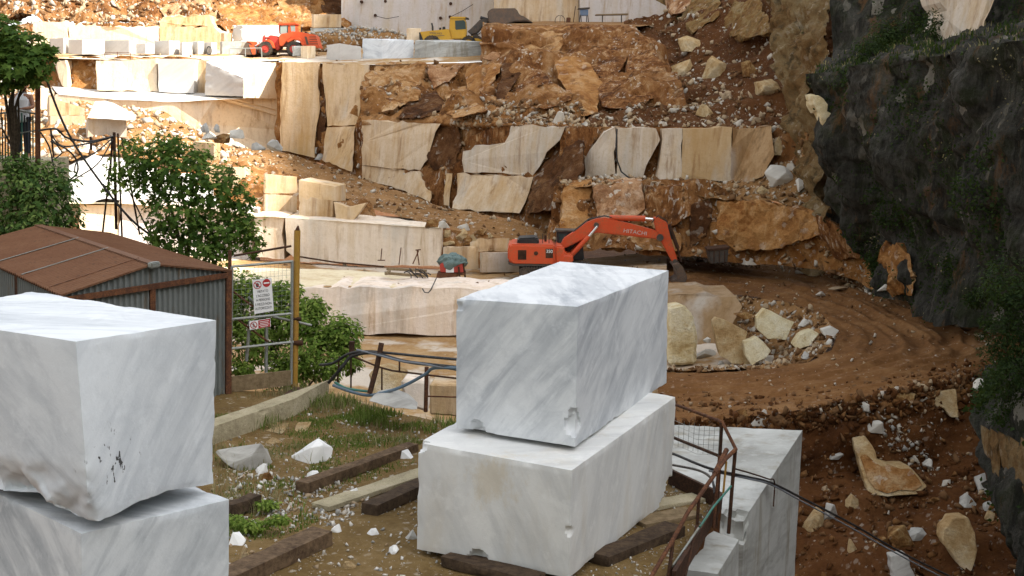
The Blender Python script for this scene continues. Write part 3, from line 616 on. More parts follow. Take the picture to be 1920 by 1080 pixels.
# bench with the excavator
patch('bench_floor', [[W(-250, 440, 83), W(200, 468, 79), W(480, 488, 77), W(850, 508, 75), W(960, 496, 77.5), W(1250, 470, 80)], [W(-250, 548, 67.5), W(200, 545, 67), W(480, 540, 66.6), W(850, 541, 66.3), W(960, 549, 66), W(1250, 548, 65.5)]], .3, [('n', 3, .10), ('n', .6, .04)], M['pit'], smooth=True)
patch('marble_floor', [[W(150, 498, 73.5), W(480, 502, 73.2), W(640, 506, 72.8), W(760, 513, 72)], [W(150, 546, 66.75), W(480, 540, 66.5), W(640, 540, 66.4), W(830, 541, 66.1)]], .25, [('n', 1.5, .05, 4), ('n', .4, .02)], M['floor_white'], smooth=True)
# road looping down round the pit
ring0 = [(1240, 472, -9.4), (1400, 488, -9.4), (1550, 505, -9.4), (1660, 545, -9.4), (1770, 588, -9.3), (1870, 622, -9.3), (1895, 680, -9.3), (1770, 716, -9.5), (1600, 748, -9.9), (1450, 778, -10.5), (1240, 796, -11.2)]
ring1 = [(1225, 545, -9.6), (1330, 549, -9.6), (1400, 556, -9.6), (1480, 570, -9.6), (1540, 590, -9.6), (1572, 622, -9.7), (1560, 655, -9.9), (1520, 680, -10.3), (1450, 693, -10.7), (1360, 697, -11.1), (1230, 700, -11.6)]
r0 = [Z(*p) for p in ring0]; r1 = [Z(*p) for p in ring1]; cpt = Z(1380, 640, -11.3)
r2 = [p.lerp(cpt, .45)+Vector((0, 0, -.55)) for p in r1]; r3 = [p.lerp(cpt, .95) for p in r1]
def ruts(o, key):
    V, Q = SURF[key]; return o
rd = patch('dirt_road', [[p+Vector((p.x*.06, 1.5, .2)) for p in r0], r0, [a.lerp(b, .5)+Vector((0, 0, .05)) for a, b in zip(r0, r1)], r1], .16, [('n', 3, .12), ('n', .5, .05)], M['road'], smooth=True)
def rutroad(o):                         # wheel ruts pressed along the bend
    me = o.data; n = len(me.vertices); co = np.empty(n*3); me.vertices.foreach_get('co', co); co = co.reshape(-1, 3)
    V, Q = SURF['dirt_road']
    # distance from the road's own centre line, in metres
    cl = np.array([list(a.lerp(b, .5)) for a, b in zip(r0, r1)]); cl = np.concatenate([cl[i]+(cl[i+1]-cl[i])*np.linspace(0, 1, 20)[:, None] for i in range(len(cl)-1)])
    t0 = np.array([list(b-a) for a, b in zip(r0, r1)]); t0 = np.concatenate([t0[i]+(t0[i+1]-t0[i])*np.linspace(0, 1, 20)[:, None] for i in range(len(t0)-1)]); t0 /= np.linalg.norm(t0, axis=1, keepdims=True)
    off = np.zeros(n)
    for a in range(0, n, 20000):
        d = ((co[a:a+20000, None, :2]-cl[None, :, :2])**2).sum(2); k = d.argmin(1)
        off[a:a+20000] = ((co[a:a+20000]-cl[k])*t0[k]).sum(1)
    wob = fbm(co/6.0, 3, 4)*1.2; s = off+wob; dz = np.zeros(n)
    for c, w, dp in ((-2.6, .30, .06), (-.9, .32, .10), (.5, .3, .11), (2.0, .35, .07), (3.0, .3, .05), (-1.9, .2, .05), (1.3, .2, .05), (-3.4, .3, .04), (-.2, .18, .04), (-3.0, .10, .03), (-2.2, .09, .03), (-1.4, .10, .03), (.15, .09, .03), (.9, .1, .03), (1.65, .09, .03), (2.5, .1, .03), (3.5, .1, .03)):
        x = (s-c)/w; dz -= 1.7*dp*np.exp(-x*x)*(.6+.6*fbm(co/2.5+c, 2, 9)); x2 = (np.abs(s-c)-w*1.7)/(w*.7); dz += dp*.8*np.exp(-x2*x2)
    co[:, 2] += dz+fbm(co/.22, 3, 12)*.025; me.vertices.foreach_set('co', co.ravel()); me.update()
rutroad(rd)
patch('pit_slope', [r1, r2, r3], .2, [('f', .7, .18), ('n', 2, .15)], M['soilpale'])
# soil bank below the road
bt = [Z(1960, 640, -9.2), Z(1895, 682, -9.3), Z(1770, 717, -9.5), Z(1600, 749, -9.9), Z(1450, 779, -10.5), Z(1230, 797, -11.2)]
bm_ = [Z(2060, 850, -11.2), Z(1930, 850, -11.6), Z(1790, 860, -11.8), Z(1620, 880, -12.2), Z(1470, 900, -12.7), Z(1240, 910, -13.2)]
bb = [Z(2150, 1150, -13.2), Z(1960, 1150, -13.8), Z(1800, 1150, -14.2), Z(1650, 1150, -14.6), Z(1480, 1150, -15), Z(1240, 1150, -15.5)]
patch('soil_bank', [bt, bm_, bb], .14, [('w', 1.6, .28), ('f', .5, .10), ('n', 3, .3), ('n', .25, .04)], M['soil'])
# lower marble face under the bench
wb = MB(); panel(wb, [(-150, 560, 67), (300, 552, 66.6), (560, 541, 66.3), (690, 538, 66.1), (835, 540, 65.9), (965, 547, 65.6), (1228, 550, 65.0), (1228, 660, 65.0), (860, 628, 65.8), (560, 624, 66.2), (300, 622, 66.5), (-150, 640, 67)], 4, 2, .08); tag(wb.build('quarry_wall', M['sawnP']), kind='structure')
wr = MB(); panel(wr, [(1215, 549, 64.5), (1300, 551, 64), (1380, 556, 63.3), (1392, 575, 62.8), (1368, 620, 62.2), (1350, 680, 61.8), (1215, 690, 62)], 4, 4, .14); tag(wr.build('quarry_wall', M['sawnE']), kind='structure')
# upper marble face behind the bench
wa = MB()
panel(wa, [(475, 404, 76.4), (533, 408, 76.2), (528, 440, 76.2), (533, 486, 76.2), (480, 482, 76.4)], 5, 5, .1); panel(wa, [(535, 409, 75.9), (700, 419, 75.4), (828, 428, 75), (826, 500, 75), (700, 497, 75.4), (560, 490, 75.9), (537, 470, 76)], 5, 6, .05)
tag(wa.build('quarry_wall', M['sawnL']), kind='structure')
wl = MB(); panel(wl, [(150, 382, 79), (222, 383, 79), (222, 470, 78.6), (150, 470, 78.6)], 3, 7, .08); tag(wl.build('quarry_wall', M['sawnY']), kind='structure')
wl = MB(); panel(wl, [(224, 372, 79.2), (330, 378, 79), (470, 396, 78.4), (470, 500, 77.6), (224, 480, 78.4)], 3, 8, .1); tag(wl.build('quarry_wall', M['sawnW']), kind='structure')
patch('rock_face', [[W(820, 425, 76.5), W(960, 452, 76), W(1060, 470, 75.5)], [W(820, 500, 75.6), W(960, 506, 75.3), W(1060, 500, 75)]], .2, [('f', 1.1, .4)], M['rockA'])
# marble shelf above it
patch('marble_floor', [[W(-60, 380, 84), W(200, 372, 84), W(380, 384, 83), W(500, 398, 82), W(640, 405, 81.5), W(760, 408, 81)], [W(-60, 384, 79), W(220, 381, 78.6), W(380, 392, 78), W(480, 405, 76.2), W(640, 416, 75.5), W(829, 429, 74.9)]], .25, [('n', 1.5, .06, 3)], M['floor_white'], smooth=True)
# white heap at the left
patch('marble_slope', [[W(30, 300, 92), W(120, 284, 92), W(175, 276, 92), W(230, 292, 91), W(300, 320, 90), W(400, 345, 88)], [W(30, 340, 86), W(120, 330, 86), W(180, 320, 86), W(250, 340, 85.5), W(300, 352, 85), W(400, 370, 84)], [W(30, 460, 79.5), W(120, 420, 79.5), W(200, 378, 79.6), W(290, 380, 79.4), W(330, 384, 79.2), W(420, 396, 79)]], .25, [('w', 2.0, .35), ('n', .6, .06)], M['far_white'])
# ------------------------------------------------------------------ ramp and rubble slopes
patch('ramp_road', [[W(395, 266, 106), W(440, 276, 106), W(530, 284, 104.5), (W(680, 334, 95.5)), W(850, 393, 85.6), W(962, 410, 82.4), W(1070, 455, 79)], [W(345, 318, 92), W(440, 318, 93), W(540, 325, 90), W(690, 388, 81), W(830, 424, 76.5), W(960, 470, 76), W(1070, 500, 75)]], .22, [('n', 3, .2), ('n', .5, .07)], M['soilpale'], smooth=True)
patch('rubble_slope', [[W(-60, 140, 118), W(40, 150, 116), W(110, 172, 113), W(200, 192, 108.6), W(300, 212, 107.3), (W(370, 246, 106.3)), W(450, 286, 105.6)], [W(-60, 235, 100), W(40, 235, 98), W(120, 235, 98), W(220, 232, 98), W(280, 246, 98), W(350, 274, 99), W(450, 302, 100)], [W(-60, 330, 88), W(40, 326, 87), W(120, 304, 88), W(200, 290, 89), W(260, 296, 91), W(350, 318, 92), W(450, 322, 93)]], .25, [('f', 1.2, .3), ('n', 3, .4)], M['soilpale'])
patch('rock_face', [[W(330, 312, 91), W(400, 312, 90.5), W(500, 318, 90), W(600, 340, 87), (W(700, 392, 81))], [W(330, 400, 83.5), W(400, 402, 83), W(500, 402, 82.5), W(600, 408, 81.5), W(710, 418, 79)]], .22, [('w', 1.5, .5), ('f', .5, .15)], M['rockA'])
# ------------------------------------------------------------------ loader bench, the walls under it
patch('bench_floor', [[W(-60, 78, 150), W(60, 92, 146), W(300, 88, 144), W(390, 88, 143), W(456, 88, 143), W(520, 87, 142), W(530, 87, 142), W(680, 80, 140), (W(910, 70, 138)), W(1060, 60, 136)], [W(-60, 112, 119), W(88, 110, 113.5), W(300, 112, 110.5), W(390, 113, 111.5), W(456, 113.5, 111.5), W(520, 114, 110.6), W(531, 116, 105.2), W(690, 121, 103.5), W(900, 117, 102), W(1055, 113, 101)]], .35, [('n', 3, .15), ('n', .7, .05)], M['pit'], smooth=True)
patch('rock_face', [[W(60, 112, 116), W(120, 109, 114.5), W(300, 110, 112), W(380, 110, 111)], [W(60, 165, 115), W(120, 176, 113), W(300, 176, 111), W(380, 180, 110)]], .25, [('w', 1.5, .5), ('f', .5, .2)], M['rockC'])
wc = MB(); panel(wc, [(180, 114, 110.8), (292, 109, 109.6), (296, 172, 109.2), (182, 169, 110.2)], 3, 9, .08); panel(wc, [(98, 112, 113.2), (122, 113, 112.4), (128, 168, 112), (116, 160, 112.4)], 2, 10, .1); tag(wc.build('quarry_wall', M['sawnY']), kind='structure')
wc = MB(); panel(wc, [(296, 110, 109.0), (366, 111, 108.4), (362, 175, 108.2), (298, 172, 108.8)], 4, 11, .05); tag(wc.build('quarry_wall', M['far_white']), kind='structure')
wc = MB(); panel(wc, [(364, 112, 109.8), (392, 114, 109.5), (386, 178, 109.4), (360, 175, 109.6)], 3, 12, .08); tag(wc.build('quarry_wall', M['sawnC']), kind='structure')
patch('marble_floor', [[W(95, 160, 114), W(200, 170, 110.6), W(300, 172, 109.4), W(460, 177, 108)], [W(110, 177, 107.8), W(220, 187, 106.8), W(330, 191, 106.5), W(460, 184, 105.15)]], .3, [('n', 2, .08)], M['far_white'], smooth=True)
wc = MB(); panel(wc, [(104, 177, 107.9), (220, 187, 106.9), (330, 191, 106.6), (376, 185, 106.5), (376, 270, 106.5), (300, 250, 106.7), (220, 230, 107), (104, 215, 107.9)], 2, 77, .06); tag(wc.build('quarry_wall', M['sawnY']), kind='structure')
# the long block face with the sun on it and its upper bench
wy = MB(); panel(wy, [(372, 184, 106.6), (456, 183, 105.2), (456, 150, 105.0), (482, 122, 106.5), (528, 116, 109.5), (534, 302, 109), (445, 300, 105.4), (372, 280, 106.4)], 4, 13, .05); tag(wy.build('quarry_wall', M['sawnY']), kind='structure')
C = [W(383, 179, 107), W(456, 181, 105.1), W(456, 146, 105.0), W(386, 116, 107), W(400, 176, 113), W(500, 179, 112), W(525, 112, 112), W(400, 110, 112)]
block('quarry_wall', C, 14, M['far_white'], None, None, rough=.1, edge=.25, seed=3)['kind'] = 'structure'
# big tan wall
patch('rock_face', [[W(520, 117, 105.6), W(600, 119, 104.8), W(700, 121, 104)], [W(520, 300, 105.2), W(600, 305, 103.6), W(700, 345, 98)]], .25, [('w', 1.2, .45)], M['rockC'])
wt_ = MB()
panel(wt_, [(529, 117, 104.6), (598, 117, 103.9), (596, 150, 103.9), (600, 200, 103.8), (592, 250, 103.7), (590, 296, 103.6), (556, 288, 104), (525, 282, 104.4), (526, 200, 104.5)], 5, 14, .06)
panel(wt_, [(605, 118, 103.6), (692, 121, 103.0), (686, 165, 102.6), (676, 200, 102.2), (667, 234, 101.8), (614, 237, 103.2), (611, 205, 103.3), (607, 160, 103.5)], 5, 15, .07)
panel(wt_, [(613, 239, 103.0), (666, 237, 101.4), (660, 322, 99.2), (604, 300, 102.6), (608, 262, 102.9)], 5, 16, .07)
tag(wt_.build('quarry_wall', M['sawnC']), kind='structure')
# broken rock between bench and second tier
patch('rock_face', [[W(684, 121, 103.8), W(760, 120, 103), W(830, 119, 102.5), W(900, 118, 102), W(980, 116, 101.5), W(1060, 114, 101)], [W(684, 160, 102.6), W(760, 158, 101.5), W(830, 158, 101), W(900, 156, 100), W(980, 154, 99), W(1060, 152, 97.5)], [W(680, 212, 97.6), W(760, 205, 97), W(830, 198, 95), W(900, 198, 93), W(980, 196, 91), W(1080, 196, 90)], [W(680, 233, 95.6), W(760, 231, 93.3), W(830, 232, 90.8), W(900, 234, 88), W(980, 236, 85.2), W(1110, 240, 83)], [W(680, 262, 100), W(760, 262, 97.7), W(830, 266, 95), W(900, 268, 92.4), W(980, 270, 89.6), W(1110, 274, 87.4)]], .2, [('f', (4.6, 3.4, 3.0), 1.5), ('f', 1.5, .45), ('f', .6, .16), ('n', 4, .3)], M['rockA'], fade=(.0, .76))
# second and third tier, the earth between their sawn faces
patch('rock_face', [[W(672, 230, 97.0), W(820, 231, 92.0), W(960, 236, 87.1), W(1100, 240, 83.3)], [W(672, 340, 96.9), W(850, 396, 88.1), W(960, 412, 84.2), W(1100, 470, 79.6)]], .18, [('w', 1.3, .26), ('f', .4, .12)], M['rockB'])
w1 = MB()
panel(w1, [(679, 226, 95.6), (735, 228, 93.8), (826, 232, 90.7), (812, 262, 91), (806, 295, 91.1), (788, 319, 91.5), (720, 314, 93.8), (679, 310, 95.4)], 3, 20, .1)
panel(w1, [(679, 311, 95.5), (740, 316, 93.3), (812, 322, 90.7), (810, 350, 90.4), (806, 379, 89.2), (760, 358, 91.8), (679, 336, 95.3)], 3, 21, .07)
tag(w1.build('quarry_wall', M['sawnA']), kind='structure')
w2 = MB()
panel(w2, [(868, 284, 88.3), (905, 272, 87.2), (946, 268, 86), (958, 236, 85.8), (1010, 236, 84.2), (1060, 237, 82.6), (1050, 262, 82.9), (1025, 285, 83.5), (1012, 312, 83.8), (998, 330, 84.2), (955, 327, 85.5), (870, 323, 88.1)], 3, 22, .1)
tag(w2.build('quarry_wall', M['sawnB']), kind='structure')
w2 = MB(); panel(w2, [(857, 326, 88.2), (930, 328, 85.9), (1000, 332, 83.7), (992, 360, 83.8), (974, 400, 83.4), (905, 396, 85.2), (848, 390, 87), (858, 350, 88)], 3, 23, .1); panel(w2, [(836, 326, 89), (848, 326, 88.6), (842, 386, 87.8), (832, 384, 88.2)], 2, 24, .05); tag(w2.build('quarry_wall', M['sawnA']), kind='structure')
# right-hand tiers
patch('rock_face', [[W(1050, 238, 83.2), W(1200, 239, 81.5), W(1380, 239, 78.9), W(1450, 238, 78.2), W(1520, 250, 75.6)], [W(1050, 342, 82.1), W(1200, 342, 80.9), W(1380, 345, 78.3), W(1440, 345, 77.0), W(1520, 345, 75)]], .18, [('w', 1.2, .26), ('f', .4, .12)], M['rockB'])
w3 = MB()
panel(w3, [(1096, 300, 81.5), (1118, 268, 81.2), (1133, 248, 81), (1153, 238, 80.8), (1154, 337, 80.4), (1096, 333, 81.4)], 3, 25, .1); panel(w3, [(1156, 239, 80.7), (1230, 241, 79.8), (1238, 262, 79.7), (1226, 284, 79.8), (1212, 310, 79.9), (1204, 337, 80), (1156, 337, 80.4)], 3, 26, .08); panel(w3, [(1241, 242, 79.7), (1279, 241, 79.25), (1277, 338, 78.85), (1229, 337, 79.5), (1238, 295, 79.6)], 3, 27, .06)
tag(w3.build('quarry_wall', M['sawnB']), kind='structure')
w3 = MB(); panel(w3, [(1280, 241, 79.2), (1373, 239, 78), (1371, 340, 77.6), (1300, 338, 78.6), (1278, 338, 78.8)], 3, 29, .05); tag(w3.build('quarry_wall', M['sawnT']), kind='structure')
w3 = MB(); panel(w3, [(1374, 239, 77.9), (1402, 240, 78.4), (1446, 236, 77.2), (1452, 290, 76.2), (1432, 330, 76), (1392, 346, 76.8), (1372, 345, 77.5)], 2, 28, .1); tag(w3.build('quarry_wall', M['sawnD']), kind='structure')
patch('ledge', [[W(1045, 333, 81.6), W(1200, 335, 80.4), W(1360, 338, 78.4), W(1440, 300, 78), W(1540, 318, 74)], [W(1060, 350, 77.6), W(1200, 347, 76.6), W(1330, 374, 75), W(1450, 381, 73.6), W(1560, 400, 71.6)]], .2, [('n', 2, .2), ('f', .5, .1)], M['soilpale'])
patch('rock_face', [[W(1040, 352, 77.8), W(1130, 346, 77.3), W(1240, 345, 76.8), W(1340, 350, 76.2), W(1400, 370, 75)], [W(1020, 475, 75.8), W(1130, 480, 75), W(1240, 482, 74.6), W(1340, 486, 74.2), W(1400, 492, 73.8)]], .16, [('f', (3.2, 2.6, 3.6), .9), ('f', 1.2, .32), ('f', .5, .13), ('n', 2, .2)], M['rockB'])
patch('rock_face', [[W(1330, 374, 75.2), W(1450, 381, 73.8), W(1540, 396, 71.8), W(1600, 432, 69.5), W(1660, 480, 67.5)], [W(1330, 490, 74), W(1450, 497, 72.6), W(1540, 506, 71.2), W(1610, 525, 69), W(1670, 560, 66)]], .16, [('w', 1.6, .42), ('f', .6, .18), ('n', 3, .3)], M['rockC'])
# ------------------------------------------------------------------ upper right: great broken shoulder and earth slope
patch('rock_face', [[W(914, 50, 106), W(1000, 49, 105), W(1100, 48, 104), W(1188, 47, 103), W(1215, 80, 101.5), W(1240, 120, 99)], [W(906, 120, 101.6), W(1000, 122, 100), W(1090, 128, 98), W(1180, 135, 96), W(1230, 150, 94), W(1262, 166, 93)], [W(900, 200, 92.5), W(1000, 205, 91), W(1080, 212, 89), W(1170, 218, 87), W(1230, 220, 86), W(1290, 215, 86)]], .18, [('f', (6.5, 4.5, 3.6), 1.15), ('f', (2.6, 1.6, 1.3), .5), ('f', .7, .18), ('n', 3, .3)], M['rockB'], fade=(.0, None))
patch('earth_slope', [[W(1170, 44, 113), W(1240, 40, 112), W(1290, 10, 111), W(1340, -50, 110), W(1420, -70, 106), W(1500, -80, 98), W(1590, -90, 90)], [W(1170, 130, 99), W(1240, 140, 98), W(1290, 130, 97), W(1350, 110, 96), W(1420, 100, 93), W(1490, 90, 88), W(1560, 90, 82)], [W(1090, 243, 83.5), W(1200, 241, 82.2), W(1300, 243, 81), W(1380, 242, 79.6), W(1440, 244, 78.2), W(1490, 260, 76.8), W(1550, 300, 73.4)], [W(1090, 270, 85.5), W(1200, 270, 84), W(1300, 270, 82.8), W(1380, 270, 81.4), W(1440, 272, 80), W(1490, 290, 78.4), W(1550, 330, 75)]], .22, [('w', 2.2, .5), ('n', 5, .6), ('f', .6, .12)], M['soil'], fade=(None, .70))
patch('rock_face', [[W(1462, -80, 92), W(1520, -80, 86), W(1585, -80, 79)], [W(1455, 60, 87), W(1505, 60, 83), W(1570, 50, 76)], [W(1482, 200, 79), W(1512, 200, 76), W(1545, 150, 72)], [W(1505, 330, 75), W(1530, 330, 73), W(1556, 330, 69.5)], [W(1505, 405, 73), W(1530, 410, 72), W(1575, 420, 69)]], .16, [('w', 2.2, .7), ('f', 1.0, .45), ('f', .4, .16)], M['strip'])
patch('rock_face', [[W(1240, -90, 122), W(1330, -95, 116), W(1420, -95, 108), W(1500, -95, 100)], [W(1244, 5, 118), W(1290, 42, 112), W(1360, 30, 106), W(1460, 60, 97)]], .3, [('w', 2.2, .9), ('f', .8, .2)], M['rockD'])
# ------------------------------------------------------------------ far walls and hillside at the top
patch('hillside', [[W(-80, -150, 190), W(120, -150, 188), W(330, -150, 185), W(470, -150, 182), W(700, -150, 180)], [W(-80, 66, 142), W(60, 48, 141), W(300, 50, 139), W(420, 70, 138), W(700, 84, 137)]], .4, [('w', 3.0, 1.1), ('f', 1.1, .4), ('n', 6, .8)], M['rockB'])
patch('hillside', [[W(-80, 58, 141), W(60, 46, 140), W(200, 44, 139), W(300, 44, 138.4), W(400, 34, 138)], [W(-80, 108, 138), W(60, 96, 138), W(200, 90, 137.6), W(300, 90, 137), W(400, 90, 137)]], .35, [('w', 1.6, .4)], M['rockB'])
wf = MB(); panel(wf, [(62, 40, 137), (127, 42, 136.6), (128, 96, 136.4), (62, 98, 137)], 3, 30, .12); panel(wf, [(130, 46, 136.6), (196, 50, 136.2), (204, 50, 136), (298, 50, 135.8), (298, 96, 135.6), (130, 96, 136.4)], 3, 31, .12); tag(wf.build('quarry_wall', M['sawnY']), kind='structure')
wf = MB(); panel(wf, [(300, 50, 135.8), (400, 50, 135), (412, 62, 134.8), (412, 98, 134.6), (300, 98, 135.4)], 3, 32, .1); panel(wf, [(306, 32, 137), (392, 28, 136.4), (402, 50, 136), (300, 50, 136.8)], 3, 33, .2); tag(wf.build('quarry_wall', M['sawnC']), kind='structure')
wf = MB(); panel(wf, [(640, -160, 141), (760, -160, 139.6), (924, -160, 138), (926, 90, 137), (760, 90, 138.6), (640, 92, 140)], 6, 34, .02, 3)
tag(wf.build('quarry_wall', M['far_wall']), kind='structure')
wf = MB(); panel(wf, [(926, -160, 131), (1085, -160, 129.5), (1085, 62, 128.8), (926, 66, 130)], 8, 35, .02, 3); tag(wf.build('quarry_wall', M['sawnA']), kind='structure')
wf = MB(); panel(wf, [(1087, -160, 128.6), (1250, -160, 126.8), (1250, 60, 126), (1087, 62, 128)], 8, 36, .02, 3); tag(wf.build('quarry_wall', M['far_wall']), kind='structure')
patch('bench_floor', [[W(905, 40, 131), W(1090, 40, 130), W(1260, 42, 127)], [W(913, 51, 105.8), W(1090, 48.6, 104), W(1200, 50, 103)]], .4, [('n', 3, .06)], M['soilpale'], smooth=True)
patch('hillside', [[W(380, -150, 172), W(480, -150, 168), W(570, -150, 165), W(660, -150, 163)], [W(400, 60, 141), W(480, 62, 140), W(570, 66, 139), W(660, 70, 139)]], .35, [('w', 3.2, 1.6), ('f', 1.0, .4)], M['rockC'])
# ------------------------------------------------------------------ dark cliff on the right
cl = [[W(1528, 140, 68.5), W(1600, 127, 65.5), W(1700, 113, 61), W(1800, 99, 56), W(1930, 80, 50), W(2100, 50, 44)],
      [W(1532, 240, 68), W(1610, 240, 65), W(1700, 240, 60.5), W(1800, 240, 55.5), W(1930, 240, 49.5), W(2100, 240, 43)],
      [W(1552, 380, 68), W(1630, 380, 64.6), W(1710, 400, 60), W(1800, 400, 55), W(1930, 420, 48.8), W(2100, 430, 42)],
      [W(1640, 520, 66.5), W(1680, 545, 64.2), W(1750, 575, 60.6), W(1830, 600, 55.6), W(1930, 640, 50), W(2100, 720, 43)]]
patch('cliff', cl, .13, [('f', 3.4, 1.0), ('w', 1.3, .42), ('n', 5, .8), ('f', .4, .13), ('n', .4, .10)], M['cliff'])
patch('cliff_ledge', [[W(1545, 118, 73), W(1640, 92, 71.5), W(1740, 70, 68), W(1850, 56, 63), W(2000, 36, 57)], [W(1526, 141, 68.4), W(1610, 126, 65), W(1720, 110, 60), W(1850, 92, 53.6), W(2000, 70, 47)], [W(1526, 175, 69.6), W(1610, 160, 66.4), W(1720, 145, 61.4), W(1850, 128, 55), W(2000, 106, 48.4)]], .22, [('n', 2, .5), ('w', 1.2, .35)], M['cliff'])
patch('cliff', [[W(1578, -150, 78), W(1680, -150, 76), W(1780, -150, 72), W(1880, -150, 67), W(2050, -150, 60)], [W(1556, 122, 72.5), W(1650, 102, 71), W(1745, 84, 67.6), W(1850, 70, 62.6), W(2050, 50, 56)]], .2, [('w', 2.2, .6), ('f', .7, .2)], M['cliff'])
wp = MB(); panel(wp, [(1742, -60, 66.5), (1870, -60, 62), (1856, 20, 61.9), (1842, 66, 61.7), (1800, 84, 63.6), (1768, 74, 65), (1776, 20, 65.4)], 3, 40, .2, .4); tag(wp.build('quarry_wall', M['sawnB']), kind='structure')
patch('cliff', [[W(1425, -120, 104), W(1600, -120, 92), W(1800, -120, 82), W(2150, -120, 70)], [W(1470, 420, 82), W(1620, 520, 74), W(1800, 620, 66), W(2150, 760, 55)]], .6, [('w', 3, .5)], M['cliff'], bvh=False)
# near right-hand face with pale flutes, below the bushes
patch('cliff', [[W(1842, 690, 44), W(1880, 680, 42), W(1950, 660, 38), (W(2050, 640, 35))], [W(1832, 800, 40.5), W(1880, 795, 38.5), W(1950, 790, 35.5), W(2050, 780, 33)], [W(1846, 900, 38), W(1890, 1000, 34.5), W(1950, 1040, 32), W(2050, 1050, 30)], [W(1905, 1010, 36), W(1935, 1120, 33), W(1970, 1180, 31), W(2050, 1200, 30)]], .12, [('w', 1.0, .25), ('f', .4, .1)], M['cliff'])
fl = MB()
for i, (x, y0, y1, w, d_) in enumerate(((1852, 806, 868, 15, 38.2), (1870, 812, 905, 9, 37.4), (1886, 818, 892, 14, 36.6), (1904, 826, 935, 11, 35.8), (1918, 840, 960, 9, 35.0), (1897, 905, 985, 7, 35.6), (1930, 830, 1000, 10, 34.6))):
    panel(fl, [(x, y0, d_), (x+w*.6, y0+4, d_-.1), (x+w*.75, (y0+y1)/2, d_-.3), (x+w*.9, y1, d_-.5), (x+w*.5, y1-8, d_-.5), (x+w*.15, (y0+y1)/2, d_-.25)], .6, 60+i, .05, .2)
tag(fl.build('cliff_flutes', M['strip']), kind='structure')
# ------------------------------------------------------------------ the four great blocks on the yard
def bl(px, d): return [W(x, y, q) for (x, y), q in zip(px, d)]
gap = .05
C = bl([(855, 803), (1078, 838), (1083, 575), (855, 560), (1046, 735), (1250, 718), (1254, 507), (1050, 490)], (15.4, 14.85, 14.85, 15.4, 18.9, 18.44, 18.44, 18.99))
k = lambda x, y, d: W(x, y, d)
block('marble_block', C, 64, M['blockA'], 'upper grey-veined white block of the middle stack with a scooped chip by its front edge', 'marble block', chips=[(k(1081, 800, 14.84), .15), (k(1079, 780, 14.84), .09), (k(893, 806, 15.3), .10), (k(858, 575, 15.35), .07)], edge=.042, rough=.005, seed=2)
C = bl([(781, 1030), (1066, 1084), (1072, 882), (784, 830), (1000, 915), (1259, 934), (1268, 743), (1010, 705)], tuple(q_*1.016 for q_ in (14.75, 13.95, 13.95, 14.75, 18.0, 17.26, 17.26, 18.0)))
block('marble_block', C, 64, M['blockB'], 'lower block of the middle stack with an ochre stain high on its front', 'marble block', chips=[(k(1071, 998, 14.17), .06), (k(895, 1050, 14.63), .11), (k(784, 832, 14.98), .10), (k(1255, 930, 17.52), .30), (k(1240, 950, 17.27), .16)], edge=.048, rough=.006, seed=5)
def ragged(P, T):
    w = np.clip(1-T[:, 2], 0, 1)
    u, v = T[:, 0], T[:, 1]
    lift = .05*np.clip((u-.15)/.3, 0, 1)+.035*fbm(np.stack([u*5, v*5, u*0], 1), 3, 4)-.07*np.exp(-((u-.02)/.10)**2)*np.exp(-((v-.05)/.12)**2)+.07*np.clip((v-.18)/.10, 0, 1)*np.clip(1-(u-.1)/.3, 0, 1)
    P = P.copy(); P[:, 2] += lift*np.clip(1-T[:, 2]*2.6, 0, 1)
    f = np.clip(1-T[:, 2]/.28, 0, 1)*np.clip(1-u/.16, 0, 1); c = P.mean(0); o = c-P; o[:, 2] = 0; o /= np.linalg.norm(o, axis=1, keepdims=True)+1e-6
    P += o*(f*(.05+.09*fbm(P*3, 3, 6)))[:, None]
    low = np.clip(1-T[:, 2]/.32, 0, 1)*np.clip(1-u/.07, 0, 1); P += o*(low*.12*(facets(P*3.3, 9)+.4*fbm(P*9, 3, 2)))[:, None]; P[:, 2] += np.clip(1-T[:, 2]*6, 0, 1)*.022*facets(P*4+3, 5)
    return P
C = bl([(170, 972), (401, 918), (406, 600), (142, 640), (-130, 915), (140, 860), (60, 545), (-190, 590)], (9.75, 11.0, 11.0, 9.88, 11.2, 12.4, 12.4, 11.3))
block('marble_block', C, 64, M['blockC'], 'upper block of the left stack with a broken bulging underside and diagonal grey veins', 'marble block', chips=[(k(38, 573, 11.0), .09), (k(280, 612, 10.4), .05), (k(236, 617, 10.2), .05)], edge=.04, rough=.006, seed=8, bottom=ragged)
C = bl([(156, 1390), (428, 1300), (430, 936), (152, 1000), (-60, 1230), (205, 1180), (206, 850), (-75, 890)], (9.9, 10.9, 10.9, 9.9, 11.3, 12.3, 12.3, 11.3))
block('marble_block', C, 56, M['blockD'], 'lower block of the left stack with strong slanting grey bands', 'marble block', edge=.035, rough=.005, seed=11)
# weathered block walls at the drop beyond the railing
C = bl([(1180, 1500), (1372, 1560), (1396, 972), (1225, 930), (1290, 1200), (1482, 1230), (1505, 806), (1262, 796)], (19.6, 19.2, 19.2, 19.6, 25, 24.6, 24.6, 25.2))
block('retaining_block', C, 48, M['wallblock'], 'long weathered block lining the drop beyond the rusty railing', 'marble block', chips=[(k(1385, 985, 19.3), .28), (k(1440, 862, 21.5), .12)], edge=.05, rough=.02, seed=14)
C = bl([(1180, 1400), (1330, 1420), (1346, 1075), (1225, 1060), (1240, 1240), (1384, 1260), (1386, 1010), (1330, 992)], (15.2, 14.9, 14.9, 15.3, 17.3, 17.0, 17.0, 17.4))
block('retaining_block', C, 32, M['wallblock'], 'short mossy block at the foot of the rusty railing', 'marble block', edge=.06, rough=.02, seed=17)
